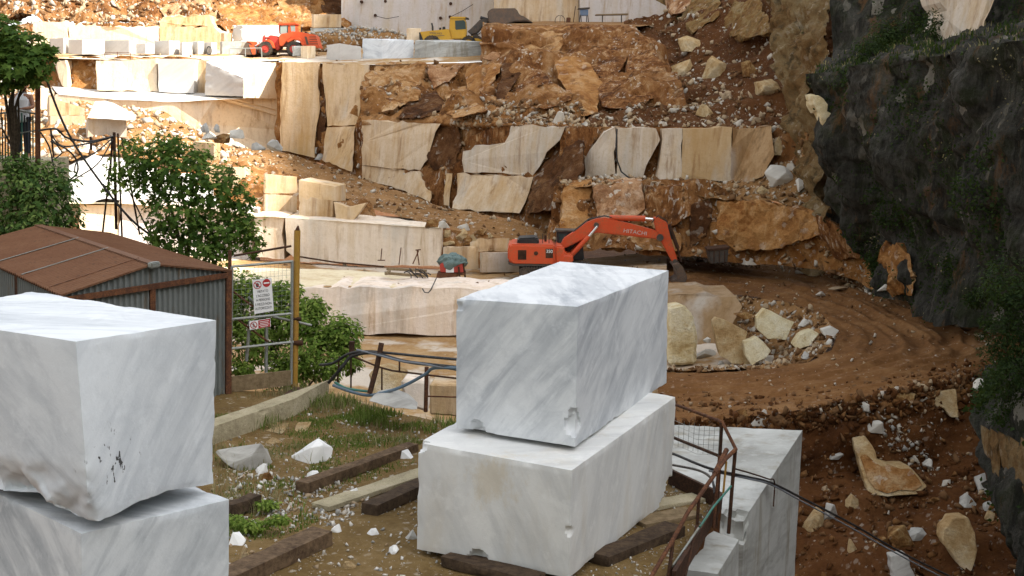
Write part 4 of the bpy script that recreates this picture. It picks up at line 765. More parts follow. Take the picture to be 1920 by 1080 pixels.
# ------------------------------------------------------------------ blocks out in the quarry
def twoface(name, pl, pc, pr, y0, y1, d, mat, label, cat='marble block', group=None, dl=1.2, dr=1.2, dy=(0, 0), n=8, edge=.09, seed=1, base=None, rough=.03):
    """a block seen on its corner: left face from pl to pc, right face from pc to pr"""
    yl, yr = y0+dy[0], y0+dy[1]
    A0, A1 = W(pl, y1-.5, d+dl), W(pl, yl, d+dl); B0, B1 = W(pc, y1, d), W(pc, y0, d); D0, D1 = W(pr, y1-.5, d+dr), W(pr, yr, d+dr)
    E0 = A0+D0-B0; E1 = A1+D1-B1
    return block(name, [B0, D0, D1, B1, A0, E0, E1, A1], n, mat, label, cat, group, edge=edge, seed=seed, rough=rough)
row = 'sawn blocks lined up on the upper bench'
RB = [(18, 46, 58, 66, 84, 129, 'grey-faced block at the end of the upper row, behind the leaves of the tree'),
      (92, 119, 130, 71, 101, 121, 'grey block with a narrow white side, first of the upper row past the tree'),
      (128, 154, 196, 74, 102, 120, 'block in the upper row with a dark front and the widest sunlit side'),
      (196, 242, 256, 75, 102, 121, 'broad tan-grey block in the upper row beside the widest sunlit block'),
      (255, 273, 290, 82, 101, 119, 'small low grey block in the middle of the upper row'),
      (289, 317, 337, 76, 103, 120, 'grey-faced block in the upper row with a rounded bright top'),
      (337, 342, 361, 79, 104, 119, 'white block in the upper row next to the rounded grey one'),
      (359, 371, 383, 77, 102, 120.5, 'narrow half-lit block near the loader end of the upper row'),
      (382, 396, 407, 79, 102, 121, 'last small block of the upper row, behind the upright hoop')]
for i, (a, b, c, y0, y1, d, lb) in enumerate(RB):
    twoface('sawn_block', a, b, c, y0, y1, d, M['far_white'], lb, 'marble block', row, dl=1.6, dr=1.4, seed=20+i, dy=(.5, .5))
twoface('sawn_block', 412, 416, 470, 78, 104, 124, M['wallblock'], 'long grey block standing behind the bucket of the orange loader', 'marble block', None, 1, .3, seed=31)
twoface('sawn_block', 434, 452, 528, 47, 80, 131, M['far_white'], 'big pale block with a ragged white top beyond the orange loader', 'marble block', None, 1, 1, seed=32, edge=.5)
twoface('sawn_block', 414, 420, 436, 62, 80, 131, M['sawnC'], 'small tan block beside the big pale block beyond the loader', 'marble block', None, 1, 1, seed=33)
twoface('sawn_block', 584, 588, 640, 27, 52, 131, M['sawnC'], 'brown-stained block lying on top of another behind the orange loader', 'marble block', None, .5, .8, seed=34)
twoface('sawn_block', 582, 588, 645, 52.5, 84, 131, M['wallblock'], 'grey block carrying the brown-stained block behind the loader', 'marble block', None, .5, .8, seed=35)
twoface('sawn_block', 612, 637, 678, 81, 114, 109, M['far_white'], 'squat block with a tan face and blinding white side at the bench edge', 'marble block', None, 1.5, 1.5, seed=36, dy=(3, 6), edge=.15)
twoface('sawn_block', 547, 563, 569, 86, 106, 111, M['wallblock'], 'small rounded grey stone block in front of the loader rear wheel', 'marble block', None, .6, .6, seed=37, edge=.25)
twoface('sawn_block', 564, 576, 592, 86, 113, 110, M['far_cream'], 'upright cream block at the tail of the orange loader', 'marble block', None, .6, .6, seed=38, edge=.1)
twoface('sawn_block', 679, 716, 776, 74, 113, 110, M['blockC'], 'large blue-white block with a sheared face beside the squat white block', 'marble block', None, .8, 1.2, seed=39, dy=(-2, 1), edge=.14, n=12)
twoface('sawn_block', 776, 830, 906, 79, 114, 109, M['wallblock'], 'long low grey slab in front of the yellow loader', 'marble block', None, 1.5, 1.2, seed=40, dy=(-4, -1), edge=.2, n=12)
twoface('sawn_block', 762, 765, 790, 53, 80, 122, M['far_cream'], 'pale block standing against the tail of the yellow loader', 'marble block', None, .4, .4, seed=41)
# stack on the shelf
st = 'four stacked blocks on the white shelf'
twoface('sawn_block', 494, 497, 558, 326, 363, 79.0, M['sawnC'], 'upper block of the stack on the white shelf, end nearer the tree', 'marble block', st, .3, .6, seed=42, dy=(0, 5), n=10)
twoface('sawn_block', 494, 497, 557, 364, 399, 79.0, M['sawnA'], 'lower block of the stack on the white shelf, end nearer the tree', 'marble block', st, .3, .5, seed=43, dy=(0, 3), n=10)
twoface('sawn_block', 560, 629, 649, 350, 377, 77.6, M['sawnC'], 'upper block of the stack on the white shelf with a sunlit end', 'marble block', st, .4, 2.0, seed=44, dy=(-13, -5), n=10)
twoface('sawn_block', 560, 624, 640, 376, 410, 77.6, M['sawnA'], 'lower block of the stack on the white shelf below the sunlit end', 'marble block', st, .4, 1.2, seed=45, dy=(-10, -2), n=10)
slabrock('broken_block', [(626, 378), (650, 388), (687, 380), (660, 416), (630, 412)], 77.0, 1.6, M['sawnC'], 'broken cream block with a slanting end beside the stack on the shelf', 'marble block', tilt=.15)
# left side
twoface('sawn_block', 88, 92, 159, 181, 217, 97, M['sawnC'], 'upper tan block with a sloping rubble-strewn top above the wire tangle', 'marble block', None, .5, .6, seed=46, dy=(0, 22))
twoface('sawn_block', 90, 94, 160, 217, 256, 97, M['sawnA'], 'grey-centred block under the tan block with the sloping top', 'marble block', None, .5, .6, seed=47)
slabrock('broken_block', [(163, 221), (178, 190), (196, 189), (244, 214), (240, 226)], 93, 2.0, M['far_white'], 'wedge of white rock lying on a pale sawn block', 'marble block', tilt=1.6)
twoface('sawn_block', 161, 164, 238, 223, 258, 93.6, M['sawnB'], 'pale block under the white wedge of rock', 'marble block', None, .5, .6, seed=48)
twoface('sawn_block', 92, 96, 166, 258, 296, 95, M['sawnC'], 'tan block at the bottom of the pile behind the wires', 'marble block', None, .5, .6, seed=49)
twoface('sawn_block', 170, 174, 206, 258, 292, 93, M['sawnY'], 'narrow yellow block beside the tan one at the bottom of the pile', 'marble block', None, .5, .6, seed=50)
twoface('sawn_block', 70, 73, 91, 165, 206, 99, M['sawnY'], 'yellow block just beyond the rusty post', 'marble block', None, .5, .6, seed=51)
twoface('sawn_block', 362, 401, 413, 268, 301, 92, M['sawnC'], 'tan block with a bright end lying on the rubble above the tree', 'marble block', None, 1.2, 1.6, seed=52, dy=(-3, 0))
twoface('sawn_block', 386, 428, 436, 312, 352, 86.5, M['sawnC'], 'tan block half hidden by the tree, below the ramp', 'marble block', None, .4, 1.5, seed=53)
twoface('sawn_block', 430, 436, 470, 313, 368, 86.5, M['sawnA'], 'cream block in the broken bank between tree and ramp', 'marble block', None, .4, 1.5, seed=54)
# blocks by the excavator
twoface('rough_block', 830, 836, 898, 462, 506, 72.8, M['sawnC'], 'rough tan block behind the covered compressor', 'marble block', None, .4, .8, seed=55, edge=.2)
twoface('rough_block', 880, 898, 956, 446, 473, 73.4, M['sawnC'], 'rounded tan block lying on the grey one behind the excavator tail', 'marble block', None, .6, .8, seed=56, edge=.35, dy=(8, 0))
twoface('rough_block', 899, 903, 975, 473, 511, 73.0, M['sawnB'], 'grey block with rusty runs under the rounded tan block', 'marble block', None, .4, .8, seed=57, edge=.15)
# right-hand pit
slabrock('broken_block', [(1254, 575), (1282, 570), (1300, 590), (1308, 630), (1306, 684), (1254, 686)], 58, 2.2, M['rock_pale'], 'cream block with a white broken crown just past the middle stack', 'marble block', tilt=.12, bev=.12)
pit = [([(1336, 602), (1342, 594), (1372, 606), (1402, 622), (1396, 650), (1412, 672), (1408, 686), (1372, 682), (1350, 668)], 57.4, .9, 'tall tan slab leaning in the pit with a rusty edge', .25, 'rock_cream'),
       ([(1394, 640), (1420, 631), (1446, 658), (1436, 672), (1410, 686), (1398, 668)], 56.6, .8, 'cream slab wedged against the tall leaning slab', .5, 'rock_pale'),
       ([(1418, 596), (1434, 578), (1462, 592), (1490, 604), (1474, 638), (1440, 636), (1420, 618)], 59, .9, 'broad cream slab tipped up in the middle of the pit rubble', .6, 'rock_pale'),
       ([(1487, 648), (1500, 628), (1524, 618), (1536, 626), (1520, 648), (1496, 656)], 57.5, .8, 'pale wedge of stone on the pit edge nearest the road', .8, 'rock_pale'),
       ([(1376, 590), (1400, 586), (1420, 594), (1398, 600)], 60, .6, 'small split slab above the leaning slab', .5, 'rock_tan'),
       ([(1540, 618), (1560, 612), (1574, 620), (1566, 630), (1546, 630)], 57.5, .5, 'white boulder on the rim beside the pale wedge', .6, 'white_rock')]
for p, d, th, lb, tl, mt in pit: slabrock('stone_slab', p, d, th, M[mt], lb, 'rock', tilt=tl, bev=.025, jit=.04)
M['sign_grey'] = plain('faded_white', (.55, .50, .47), .7, 0, .5, 6, (.45, .12, .06), .5)
# ------------------------------------------------------------------ writing
def text(name, s, size, loc, mat, parent=None, rot=(math.pi/2, 0, 0), ext=.004, align='CENTER', sx=1.0):
    c = bpy.data.curves.new(name, 'FONT'); c.body = s; c.size = size; c.align_x = align; c.align_y = 'CENTER'; c.extrude = ext
    t = bpy.data.objects.new('tmp', c); COL.objects.link(t); dg = bpy.context.evaluated_depsgraph_get(); dg.update()
    me = bpy.data.meshes.new_from_object(t.evaluated_get(dg)); bpy.data.objects.remove(t)
    R = Matrix.Rotation(rot[2], 4, 'Z') @ Matrix.Rotation(rot[1], 4, 'Y') @ Matrix.Rotation(rot[0], 4, 'X') @ Matrix.Diagonal((sx, 1, 1, 1))
    me.transform(Matrix.Translation(Vector(loc)-parent_loc(parent)) @ R)
    return link(name, me, mat, parent)
# ------------------------------------------------------------------ tracked excavator
def excavator():
    d = 70.6; q = lambda x, y, o=0: W(x, y, d)+Vector((0, o, 0))
    g0 = q(1010, 517); t = empty('excavator', g0, 'orange tracked excavator with its long boom arched over to the ground', 'excavator')
    px = d/F*1.0
    mb = MB(); mb.ext([(952, 464), (957, 458), (1040, 459), (1041, 492), (1040, 498), (962, 497), (952, 488)], d, 0, 2.7); mb.ext([(1041, 461), (1058, 463), (1060, 478), (1074, 478), (1076, 492), (1072, 497), (1041, 498)], d, .04, 2.7)
    body = mb.build('body', M['orange'], t, bevel=.09, seg=3, smooth=True)
    mb = MB(); mb.ext([(953, 491.5), (964, 495), (1072, 496.5), (1072, 499.5), (962, 499), (953, 495)], d, -.02, 2.6); mb.build('lower_skirt', M['dark_steel'], t)
    mb = MB(); mb.ext([(971, 447), (1005, 445), (1011, 449), (1010, 460), (969, 460)], d+.5, 0, 1.5); mb.build('engine_cover', M['black'], t, bevel=.08, seg=2, smooth=True)
    mb = MB(); mb.ext([(971, 469), (987, 469), (987, 487), (971, 487)], d-.012, 0, .03)
    for i in range(7): mb.ext([(972, 470.5+i*2.3), (986.5, 470.5+i*2.3), (986.5, 471.6+i*2.3), (972, 471.6+i*2.3)], d-.04, 0, .03)
    mb.build('grille', M['rust_dark'], t)
    mb = MB(); mb.ext([(1023, 466.5), (1037, 466.5), (1037, 484), (1023, 484)], d-.012, 0, .02); pl = mb.build('number_plate', M['rust_dark'], t)
    text('lettering', '350', .24, q(1030, 471.5, -.03), M['white'], pl)
    mb = MB(); mb.cyl(q(1005, 475, -.03), q(1005, 475, .02), .11, 16); mb.build('emblem', M['rust_dark'], t)
    mb = MB()
    mb.tube([q(1018, 459, .7), q(1018, 441, .7), q(1030, 441, .7), q(1030, 459, .7)], .022, 6); mb.build('handrail', M['black'], t); mb = MB(); mb.tube([q(1043, 459, .7), q(1043, 447, .7)], .022, 6); mb.build('aerial', M['black'], t)
    mb = MB(); mb.cyl(q(1024, 459, 1.6), q(1024, 447, 1.6), .07, 10); mb.build('exhaust_pipe', M['rust_dark'], t)
    mb = MB(); mb.ext([(1044, 433), (1087, 434), (1090, 437), (1096, 488), (1046, 490)], d+1.75, 0, 1.05); cab = mb.build('cab', M['black'], t, bevel=.08, seg=2, smooth=True)
    mb = MB(); mb.ext([(1048, 439), (1062, 439), (1063, 460), (1049, 460)], d+1.72, 0, .02); mb.ext([(1066, 439), (1085, 440), (1089, 466), (1067, 466)], d+1.72, 0, .02); mb.build('window', M['glass'], cab)
    mb = MB(); mb.ext([(1042, 431.5), (1090, 432.5), (1091, 435.5), (1042, 435)], d+1.68, 0, 1.2); mb.build('roof', M['dark_steel'], cab, bevel=.03)
    # boom, stick and bucket
    y0, y1 = 1.0, 1.62
    mb = MB(); mb.ext([(1053, 463), (1058, 452), (1103, 421), (1120, 414.5), (1137, 412), (1148, 414), (1188, 424), (1232, 436), (1243, 443), (1243, 451), (1236, 452.5), (1180, 446), (1122, 440), (1112, 442), (1097, 452), (1060, 470), (1054, 469)], d, y0, y1); boom = mb.build('boom', M['orange'], t, bevel=.05, seg=2)
    text('lettering', 'HITACHI', .30, q(1194, 439, y0-.012), M['sign_grey'], boom, rot=(math.pi/2, rad(6), 0), sx=1.1)
    mb = MB(); 
    for o in (y0-.16, y1+.02):
        mb = MB(); mb.cyl(q(1071, 484, o), q(1106, 446, o), .13, 12); bc = mb.build('boom_cylinder', M['orange'], t, smooth=True)
        mb = MB(); mb.cyl(q(1105, 447, o), q(1122, 427, o), .065, 10); mb.build('rod', M['chrome'], bc, smooth=True)
    mb = MB(); mb.cyl(q(1146, 412.5, 1.3), q(1214, 414, 1.3), .155, 12); ac = mb.build('stick_cylinder', M['orange'], t, smooth=True); mb = MB(); mb.cyl(q(1213, 414, 1.3), q(1229, 415.6, 1.3), .08, 10); mb.build('rod', M['chrome'], ac, smooth=True)
    mb = MB(); mb.ext([(1229, 411), (1236, 411), (1257, 422), (1261, 447), (1275, 492), (1272, 499), (1265, 496), (1244, 457), (1237, 449)], d, y0+.05, y1-.05); mb.build('stick', M['orange'], t, bevel=.04, seg=2)
    for x_, y_, r_ in ((1241, 449, .19), (1120, 425, .14), (1270, 495, .14)): mb = MB(); mb.cyl(q(x_, y_, y0-.1), q(x_, y_, y1+.1), r_, 12); mb.build('pivot', M['dark_steel'], t, smooth=True)
    mb = MB(); mb.cyl(q(1259, 425, 1.3), q(1276, 470, 1.3), .11, 10); mb.cyl(q(1276, 470, 1.3), q(1282, 496, 1.3), .06, 8); mb.build('bucket_cylinder', M['rust_dark'], t, smooth=True)
    mb = MB(); mb.ext([(1262, 499), (1275, 495), (1283, 503), (1291, 522), (1286, 537), (1271, 545), (1256, 542), (1259, 531), (1272, 524), (1270, 508)], d, .45, 2.1); bk = mb.build('bucket', M['bucket'], t, bevel=.04, seg=2)
    mb = MB()
    for i in range(5): o = .5+i*.38; mb = MB(); mb.ext([(1257, 538), (1258, 543), (1247, 544)], d, o, o+.14); mb.build('tooth', M['dark_steel'], bk)
    for o_ in (y0+.12, y0+.22, y0+.42): mb = MB(); mb.tube([q(1062, 456, o_), q(1082, 434, o_), q(1106, 415, o_), q(1136, 408.5, o_), q(1150, 411, o_)], .028, 6); mb.build('hydraulic_hose', M['black'], t, smooth=True)
    mb = MB(); mb.tube([q(1226, 421, y0+.1), q(1238, 407, y0+.1), q(1254, 417, y0+.1), q(1264, 452, y0+.1)], .03, 6); mb.build('hydraulic_hose', M['black'], t, smooth=True)
    # undercarriage: two crawler tracks
    for o in (-.15, 2.2):
        mb = MB(); pts = []
        for k in range(12): a = math.pi/2+math.pi*k/11; pts.append((982+9*math.cos(a), 511-9*math.sin(a)))
        for k in range(12): a = -math.pi/2+math.pi*k/11; pts.append((1108+9*math.cos(a), 513-9*math.sin(a)))
        mb.ext(pts, d, o, o+.6); tr = mb.build('track', M['rubber'], t)
        mb = MB()
        for k in range(26): x = 982+126*k/25; mb.ext([(x-1.5, 500.5+.08*k), (x+1.5, 500.5+.08*k), (x+1.5, 503+.08*k), (x-1.5, 503+.08*k)], d, o-.03, o+.63)
        for k in range(7): x = 984+20*k; mb.cyl(q(x, 513+.2*k, o-.02), q(x, 513+.2*k, o+.62), .19, 12)
        mb.build('roller', M['dark_steel'], tr)
    mb = MB(); mb.ext([(1000, 498), (1080, 499), (1078, 508), (1002, 507)], d, .4, 2.2); mb.build('slew_ring', M['black'], t)
excavator()
def wheel(parent, c, r, w, rim, axis=Vector((0, 1, 0)), lug=20):
    c = Vector(c); mb = MB(); n = 28; prof = [(r*.55, 0), (r*.93, 0), (r, w*.15), (r, w*.85), (r*.93, w), (r*.55, w)]; vs = []
    for k in range(n):
        a = 2*math.pi*k/n
        for rr, o in prof: vs.append(c+Vector((math.cos(a)*rr, o, math.sin(a)*rr)))
    fs = [[k*6+i, k*6+(i+1) % 6, ((k+1) % n)*6+(i+1) % 6, ((k+1) % n)*6+i] for k in range(n) for i in range(6)]
    mb.add(vs, fs)
    for k in range(lug):
        a = 2*math.pi*k/lug; e = Vector((math.cos(a), 0, math.sin(a))); tn = Vector((-math.sin(a), 0, math.cos(a)))
        for h in (0, 1): p = c+e*r*1.01+tn*(h-.5)*r*.12; mb.beam(p+Vector((0, w*(.05+.47*h), 0)), p+Vector((0, w*(.48+.47*h), 0))+tn*r*.08*(1-2*h), r*.09, r*.05, e)
    ty = mb.build('wheel', M['rubber'], parent)
    mb = MB(); mb.cyl(c+Vector((0, w*.08, 0)), c+Vector((0, w*.9, 0)), r*.56, 20); mb.cyl(c+Vector((0, -.02, 0)), c+Vector((0, w*.2, 0)), r*.26, 14); mb.build('rim', rim, ty, bevel=r*.03)
def loader():
    d = 117.0; L = lambda pts: [(420+x/6, 20+y/6) for x, y in pts]; q = lambda x, y, o=0: W(420+x/6, 20+y/6, d)+Vector((0, o, 0))
    t = empty('wheel_loader', q(620, 512, 1.2), 'orange wheel loader with a wide striped bucket parked on the upper bench', 'loader')
    P = M['loader_orange']
    mb = MB(); mb.ext(L([(735, 245), (760, 232), (860, 240), (1020, 270), (1032, 290), (1058, 380), (1070, 400), (1068, 425), (1010, 405), (910, 398), (880, 340), (820, 305), (760, 300), (700, 345), (655, 400), (622, 395), (612, 300), (640, 262)]), d, 0, 2.3); b = mb.build('body', P, t, bevel=.05, seg=2)
    mb = MB()
    for y in (292, 318, 345, 370): mb.ext(L([(960, y), (1036+(y-292)*.25, y), (1040+(y-292)*.25, y+7), (962, y+7)]), d-.02, 0, .03)
    mb.ext(L([(905, 290), (930, 295), (955, 380), (930, 385)]), d-.02, 0, .03); mb.build('grille', M['dark_steel'], b)
    mb = MB(); mb.ext(L([(620, 262), (612, 155), (800, 150), (812, 245), (740, 250), (720, 265)]), d+.35, 0, 1.5); cab = mb.build('cab', P, t, bevel=.06, seg=2)
    mb = MB(); mb.ext(L([(606, 152), (614, 138), (800, 132), (815, 146), (812, 158), (608, 160)]), d+.25, 0, 1.75); mb.build('roof', P, cab, bevel=.05, seg=2)
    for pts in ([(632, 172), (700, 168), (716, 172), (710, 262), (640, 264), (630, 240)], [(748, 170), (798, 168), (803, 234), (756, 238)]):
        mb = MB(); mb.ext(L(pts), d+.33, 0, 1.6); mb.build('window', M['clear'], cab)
    mb = MB(); mb.ext(L([(712, 168), (720, 168), (724, 300), (716, 300)]), d+.3, 0, .05); mb.build('door_frame', M['black'], cab); mb = MB(); mb.ext(L([(628, 165), (634, 165), (632, 262), (626, 262)]), d+.3, 0, .05); mb.build('door_frame', M['black'], cab)
    mb = MB(); mb.cyl(q(850, 240, 1), q(850, 178, 1), .07, 10); mb.build('exhaust_pipe', M['black'], t); mb = MB(); mb.cyl(q(892, 248, 1.4), q(892, 226, 1.4), .12, 10); mb.build('air_intake', M['black'], t)
    mb = MB(); mb.ext(L([(490, 300), (515, 275), (590, 285), (616, 330), (632, 420), (600, 450), (560, 420), (520, 330)]), d+.3, 0, 1.7); mb.build('front_frame', M['red'], t, bevel=.05)
    mb = MB(); mb.ext(L([(470, 330), (505, 322), (540, 350), (570, 420), (548, 425), (515, 360), (480, 345)]), d-.25, 0, .6); mb.ext(L([(470, 330), (505, 322), (540, 350), (570, 420), (548, 425), (515, 360), (480, 345)]), d+1.9, 0, .6); mb.build('fender', P, t, bevel=.04)
    mb = MB(); mb.ext(L([(700, 345), (760, 298), (840, 300), (890, 350), (905, 395), (880, 395), (850, 345), (790, 325), (720, 360)]), d-.28, 0, .7); mb.build('fender', P, t, bevel=.04)
    mb = MB()
    for o in (.45, 1.55): mb.ext(L([(510, 285), (540, 300), (440, 400), (380, 470), (350, 470), (400, 380)]), d, o, o+.22)
    mb.build('lift_arm', P, t, bevel=.03); mb = MB(); mb.ext(L([(405, 375), (412, 290), (428, 270), (440, 300), (430, 370), (415, 400)]), d, .9, 1.3); mb.cyl(q(430, 300, 1.1), q(560, 300, 1.1), .09, 10); mb.build('bucket_linkage', M['red'], t)
    mb = MB(); mb.ext(L([(165, 500), (205, 470), (250, 372), (268, 352), (300, 360), (350, 400), (372, 470), (360, 500)]), d, -.55, 2.95); bk = mb.build('bucket', M['bucket'], t, bevel=.05)
    for i in range(5):
        mb = MB(); o = -.5+i*.72; mb.ext(L([(262, 352), (272, 346), (372, 352), (384, 372), (340, 400)]), d, o, o+.34); mb.build('stripe', M['white'] if i % 2 else P, bk)
    mb = MB(); mb.ext(L([(280, 380), (330, 390), (352, 430), (350, 490), (320, 490)]), d-.6, 0, .08); mb.build('side_plate', P, bk)
    for x, r in ((470, 1.0), (790, 1.05)):
        for o in (-.3, 1.9): wheel(t, q(x, 430+(0 if x < 600 else 2), o), 80/6*d/F*r, .62, M['red'])
    mb = MB(); mb.ext(L([(560, 440), (700, 440), (700, 470), (560, 470)]), d+.7, 0, 1); mb.build('chassis', M['dark_steel'], t)
loader()
def yellow_loader():
    d = 120.0; L = lambda pts: [(740+x/6, y/6) for x, y in pts]; q = lambda x, y, o=0: W(740+x/6, y/6, d)+Vector((0, o, 0))
    t = empty('wheel_loader', q(600, 520, 1.2), 'yellow wheel loader with its dark bucket raised, half hidden by slabs', 'loader')
    P = M['yellow']
    mb = MB(); mb.ext(L([(280, 362), (300, 356), (560, 330), (610, 325), (640, 440), (690, 450), (700, 480), (330, 480), (312, 440)]), d, 0, 2.2); b = mb.build('body', P, t, bevel=.06, seg=2)
    mb = MB(); mb.ext(L([(274, 366), (284, 362), (316, 440), (316, 470), (280, 460)]), d-.03, 0, 2.3); mb.build('grille', M['black'], b)
    text('lettering', 'VOLVO', 1.02*27*d/F/6*1.25*.8, q(462, 374, -.015), M['ink'], b, rot=(math.pi/2, rad(2.5), 0), sx=1.55)
    mb = MB(); mb.ext(L([(365, 408), (560, 396), (560, 402), (365, 415)]), d-.015, 0, .02); mb.build('stripe', M['ink'], b)
    mb = MB(); mb.ext(L([(618, 206), (640, 192), (780, 190), (800, 240), (808, 345), (806, 410), (770, 420), (740, 440), (640, 440), (612, 330)]), d+.25, 0, 1.6); cab = mb.build('cab', P, t, bevel=.06, seg=2)
    mb = MB(); mb.ext(L([(680, 232), (776, 226), (796, 250), (802, 325), (690, 335), (682, 320)]), d+.23, 0, 1.64); mb.build('window', M['glass'], cab)
    mb = MB(); mb.ext(L([(618, 196), (640, 186), (800, 188), (828, 200), (826, 210), (640, 212)]), d+.18, 0, 1.75); mb.build('roof', P, cab, bevel=.04); mb = MB(); mb.ext(L([(795, 192), (830, 200), (828, 214), (800, 210)]), d+.16, 0, 1.7); mb.build('visor', M['black'], cab)
    mb = MB(); mb.cyl(q(420, 345, 1), q(418, 290, 1), .09, 10); mb.cyl(q(418, 292, 1), q(408, 252, 1), .075, 8); mb.build('exhaust_pipe', M['black'], t)
    mb = MB(); mb.cyl(q(505, 335, .9), q(505, 305, .9), .1, 10); mb.ext(L([(535, 335), (540, 300), (566, 300), (570, 335)]), d+.8, 0, .4); mb.build('air_intake', M['black'], t)
    mb = MB(); mb.ext(L([(748, 416), (770, 402), (880, 406), (884, 424), (770, 432), (762, 480), (748, 480)]), d-.3, 0, .7); mb.ext(L([(880, 430), (940, 432), (985, 455), (985, 475), (900, 470)]), d-.3, 0, .7); mb.build('fender', P, t, bevel=.04)
    mb = MB()
    for o in (.35, 1.55): mb.ext(L([(815, 350), (850, 325), (960, 215), (1040, 200), (1056, 240), (990, 290), (930, 370), (860, 385)]), d, o, o+.3)
    mb.ext(L([(850, 380), (920, 380), (1000, 440), (980, 470), (880, 430)]), d+.5, 0, 1.2); mb.build('lift_arm', M['dark_steel'], t, bevel=.04)
    mb = MB(); mb.cyl(q(960, 188, 1), q(1050, 215, 1), .14, 10); mb.cyl(q(1000, 190, 1.2), q(1060, 240, 1.2), .1, 10); mb.build('bucket_linkage', M['black'], t); mb = MB(); mb.cyl(q(880, 410, .8), q(985, 350, .8), .07, 10); mb.build('rod', M['chrome'], t)
    mb = MB(); mb.ext(L([(1040, 145), (1080, 102), (1110, 96), (1350, 94), (1372, 104), (1408, 172), (1450, 182), (1560, 258), (1480, 240), (1350, 245), (1240, 278), (1080, 285), (1055, 240)]), d, -.3, 2.7); mb.build('bucket', M['bucket'], t, bevel=.08, seg=2)
    for x in (420, 830):
        for o in (-.3, 1.8): wheel(t, q(x, 500, o), .78, .6, P)
yellow_loader()
# ------------------------------------------------------------------ things about the quarry
def P_(x, y, d, o=0): return W(x, y, d)+Vector((0, o, 0))
d = 70; t = empty('compressor', P_(848, 520, d), 'red and white compressor under a grey-green tarpaulin on the bench', 'compressor')
mb = MB(); mb.ext([(824, 497), (836, 488), (866, 490), (869, 511), (826, 511)], d, 0, 1.1); mb.build('housing', M['red'], t, bevel=.03)
mb = MB(); mb.ext([(836, 499), (851, 499), (851, 511), (836, 511)], d-.02, 0, .05); mb.build('panel', M['white'], t)
mb = MB(); mb.beam(P_(822, 514, d, .1), P_(872, 514, d, .1), .14, .12); mb.beam(P_(822, 514, d, 1), P_(872, 514, d, 1), .14, .12); mb.ext([(820, 512), (856, 512), (858, 521), (818, 521)], d, -.1, .9); mb.build('skid', M['rust'], t)
bm = bmesh.new(); bmesh.ops.create_icosphere(bm, subdivisions=4, radius=1); cc = P_(847, 492, d, .5)
for v in bm.verts:
    p = v.co.copy(); n_ = .10*math.sin(p.x*7+p.y*4)+.07*math.sin(p.y*11+p.z*5)+.05*math.sin(p.x*17-p.z*3); r_ = 1+n_
    z = p.z*.42*r_ if p.z > 0 else p.z*(.34+.22*math.sin(math.atan2(p.y, p.x)*3+.6)); v.co = Vector((p.x*.72*r_*(1 if p.z > 0 else 1.1), p.y*.72*r_, z))
me = bpy.data.meshes.new('tarpaulin'); bm.to_mesh(me); bm.free(); me.transform(Matrix.Translation(cc-parent_loc(t))); link('tarpaulin', me, M['tarp'], t)
mb = MB(); mb.beam(P_(868, 495, d, .2), P_(872, 521, d, .2), .09, .09); mb.beam(P_(860, 500, d, -.05), P_(862, 521, d, -.05), .09, .09); mb.build('leg', M['rust_dark'], t)
d = 76; t = empty('skip_bin', P_(1348, 495, 72), 'small dark steel skip standing against the brown rock', 'skip'); d = 72
mb = MB(); mb.ext([(1329, 470), (1366, 466), (1364, 492), (1334, 495)], d, 0, 1.2); mb.build('tub', M['dark_steel'], t, bevel=.03); mb = MB(); mb.ext([(1327, 467), (1368, 463), (1368, 467.5), (1327, 471)], d-.05, 0, 1.3); mb.build('rim', M['rust_dark'], t)
mb = MB()
for x in (1338, 1348, 1358): mb.ext([(x, 471), (x+1.5, 471), (x+1.5, 492), (x, 492)], d-.04, 0, .05)
mb.build('rib', M['rust_dark'], t)
# machine stand, board table, hoop and drum on the high ledge
d = 122; t = empty('drilling_stand', P_(1095, 49, d), 'blue box on four thin legs standing on the high ledge', 'stand')
mb = MB(); mb.ext([(1088, 18), (1103, 18), (1103, 29), (1088, 29)], d, 0, .8); mb.build('box', M['blue'], t); mb = MB(); mb.ext([(1084, 15), (1106, 13.5), (1106, 16), (1084, 17)], d-.1, 0, 1.1); mb.build('lid', M['dark_steel'], t)
for x0, x1, o in ((1088, 1085, -.1), (1102, 1104, -.1), (1090, 1091, .8), (1101, 1100, .8)): mb = MB(); mb.tube([P_(x0, 28, d, o), P_(x1, 50, d, o)], .045, 6); mb.build('leg', M['dark_steel'], t)
t = empty('trestle_table', P_(1148, 49, d), 'long narrow board table against the grey wall of the high ledge', 'table'); mb = MB(); mb.ext([(1117, 26.5), (1178, 25), (1178, 27.5), (1117, 28.5)], d, 0, 1.0); mb.build('tabletop', M['wood_pale'], t)
for x in (1130, 1166): mb = MB(); mb.tube([P_(x, 27, d, .5), P_(x, 50, d, .5)], .05, 6); mb.build('leg', M['dark_steel'], t)
def ring(name, x, y, rx, ry, d, r, mat, label, cat):
    c = P_(x, y, d); mb = MB(); mb.tube([c+Vector((math.cos(a)*rx*d/F, 0, math.sin(a)*ry*d/F)) for a in np.linspace(0, 2*math.pi, 25)], r, 6); mb.tube([c+Vector((0, 0, -ry*d/F)), c+Vector((0, 0, ry*d/F))], r*.8, 6); o = mb.build(name, mat); return tag(o, label, cat)
ring('wheel_hoop', 1050, 39, 9, 10, 122, .035, M['dark_steel'], 'thin steel hoop leaning on the high ledge beside an orange drum', 'hoop')
ring('wheel_hoop', 392, 95, 4, 8, 117, .05, M['black'], 'dark upright hoop standing in front of the upper row of blocks', 'hoop')
mb = MB(); mb.tube([P_(1065, 49, 122), P_(1066, 33, 122)], .2, 14); tag(mb.build('steel_drum', M['rust'], bevel=.03), 'orange-brown drum on the high ledge beside the thin hoop', 'drum')
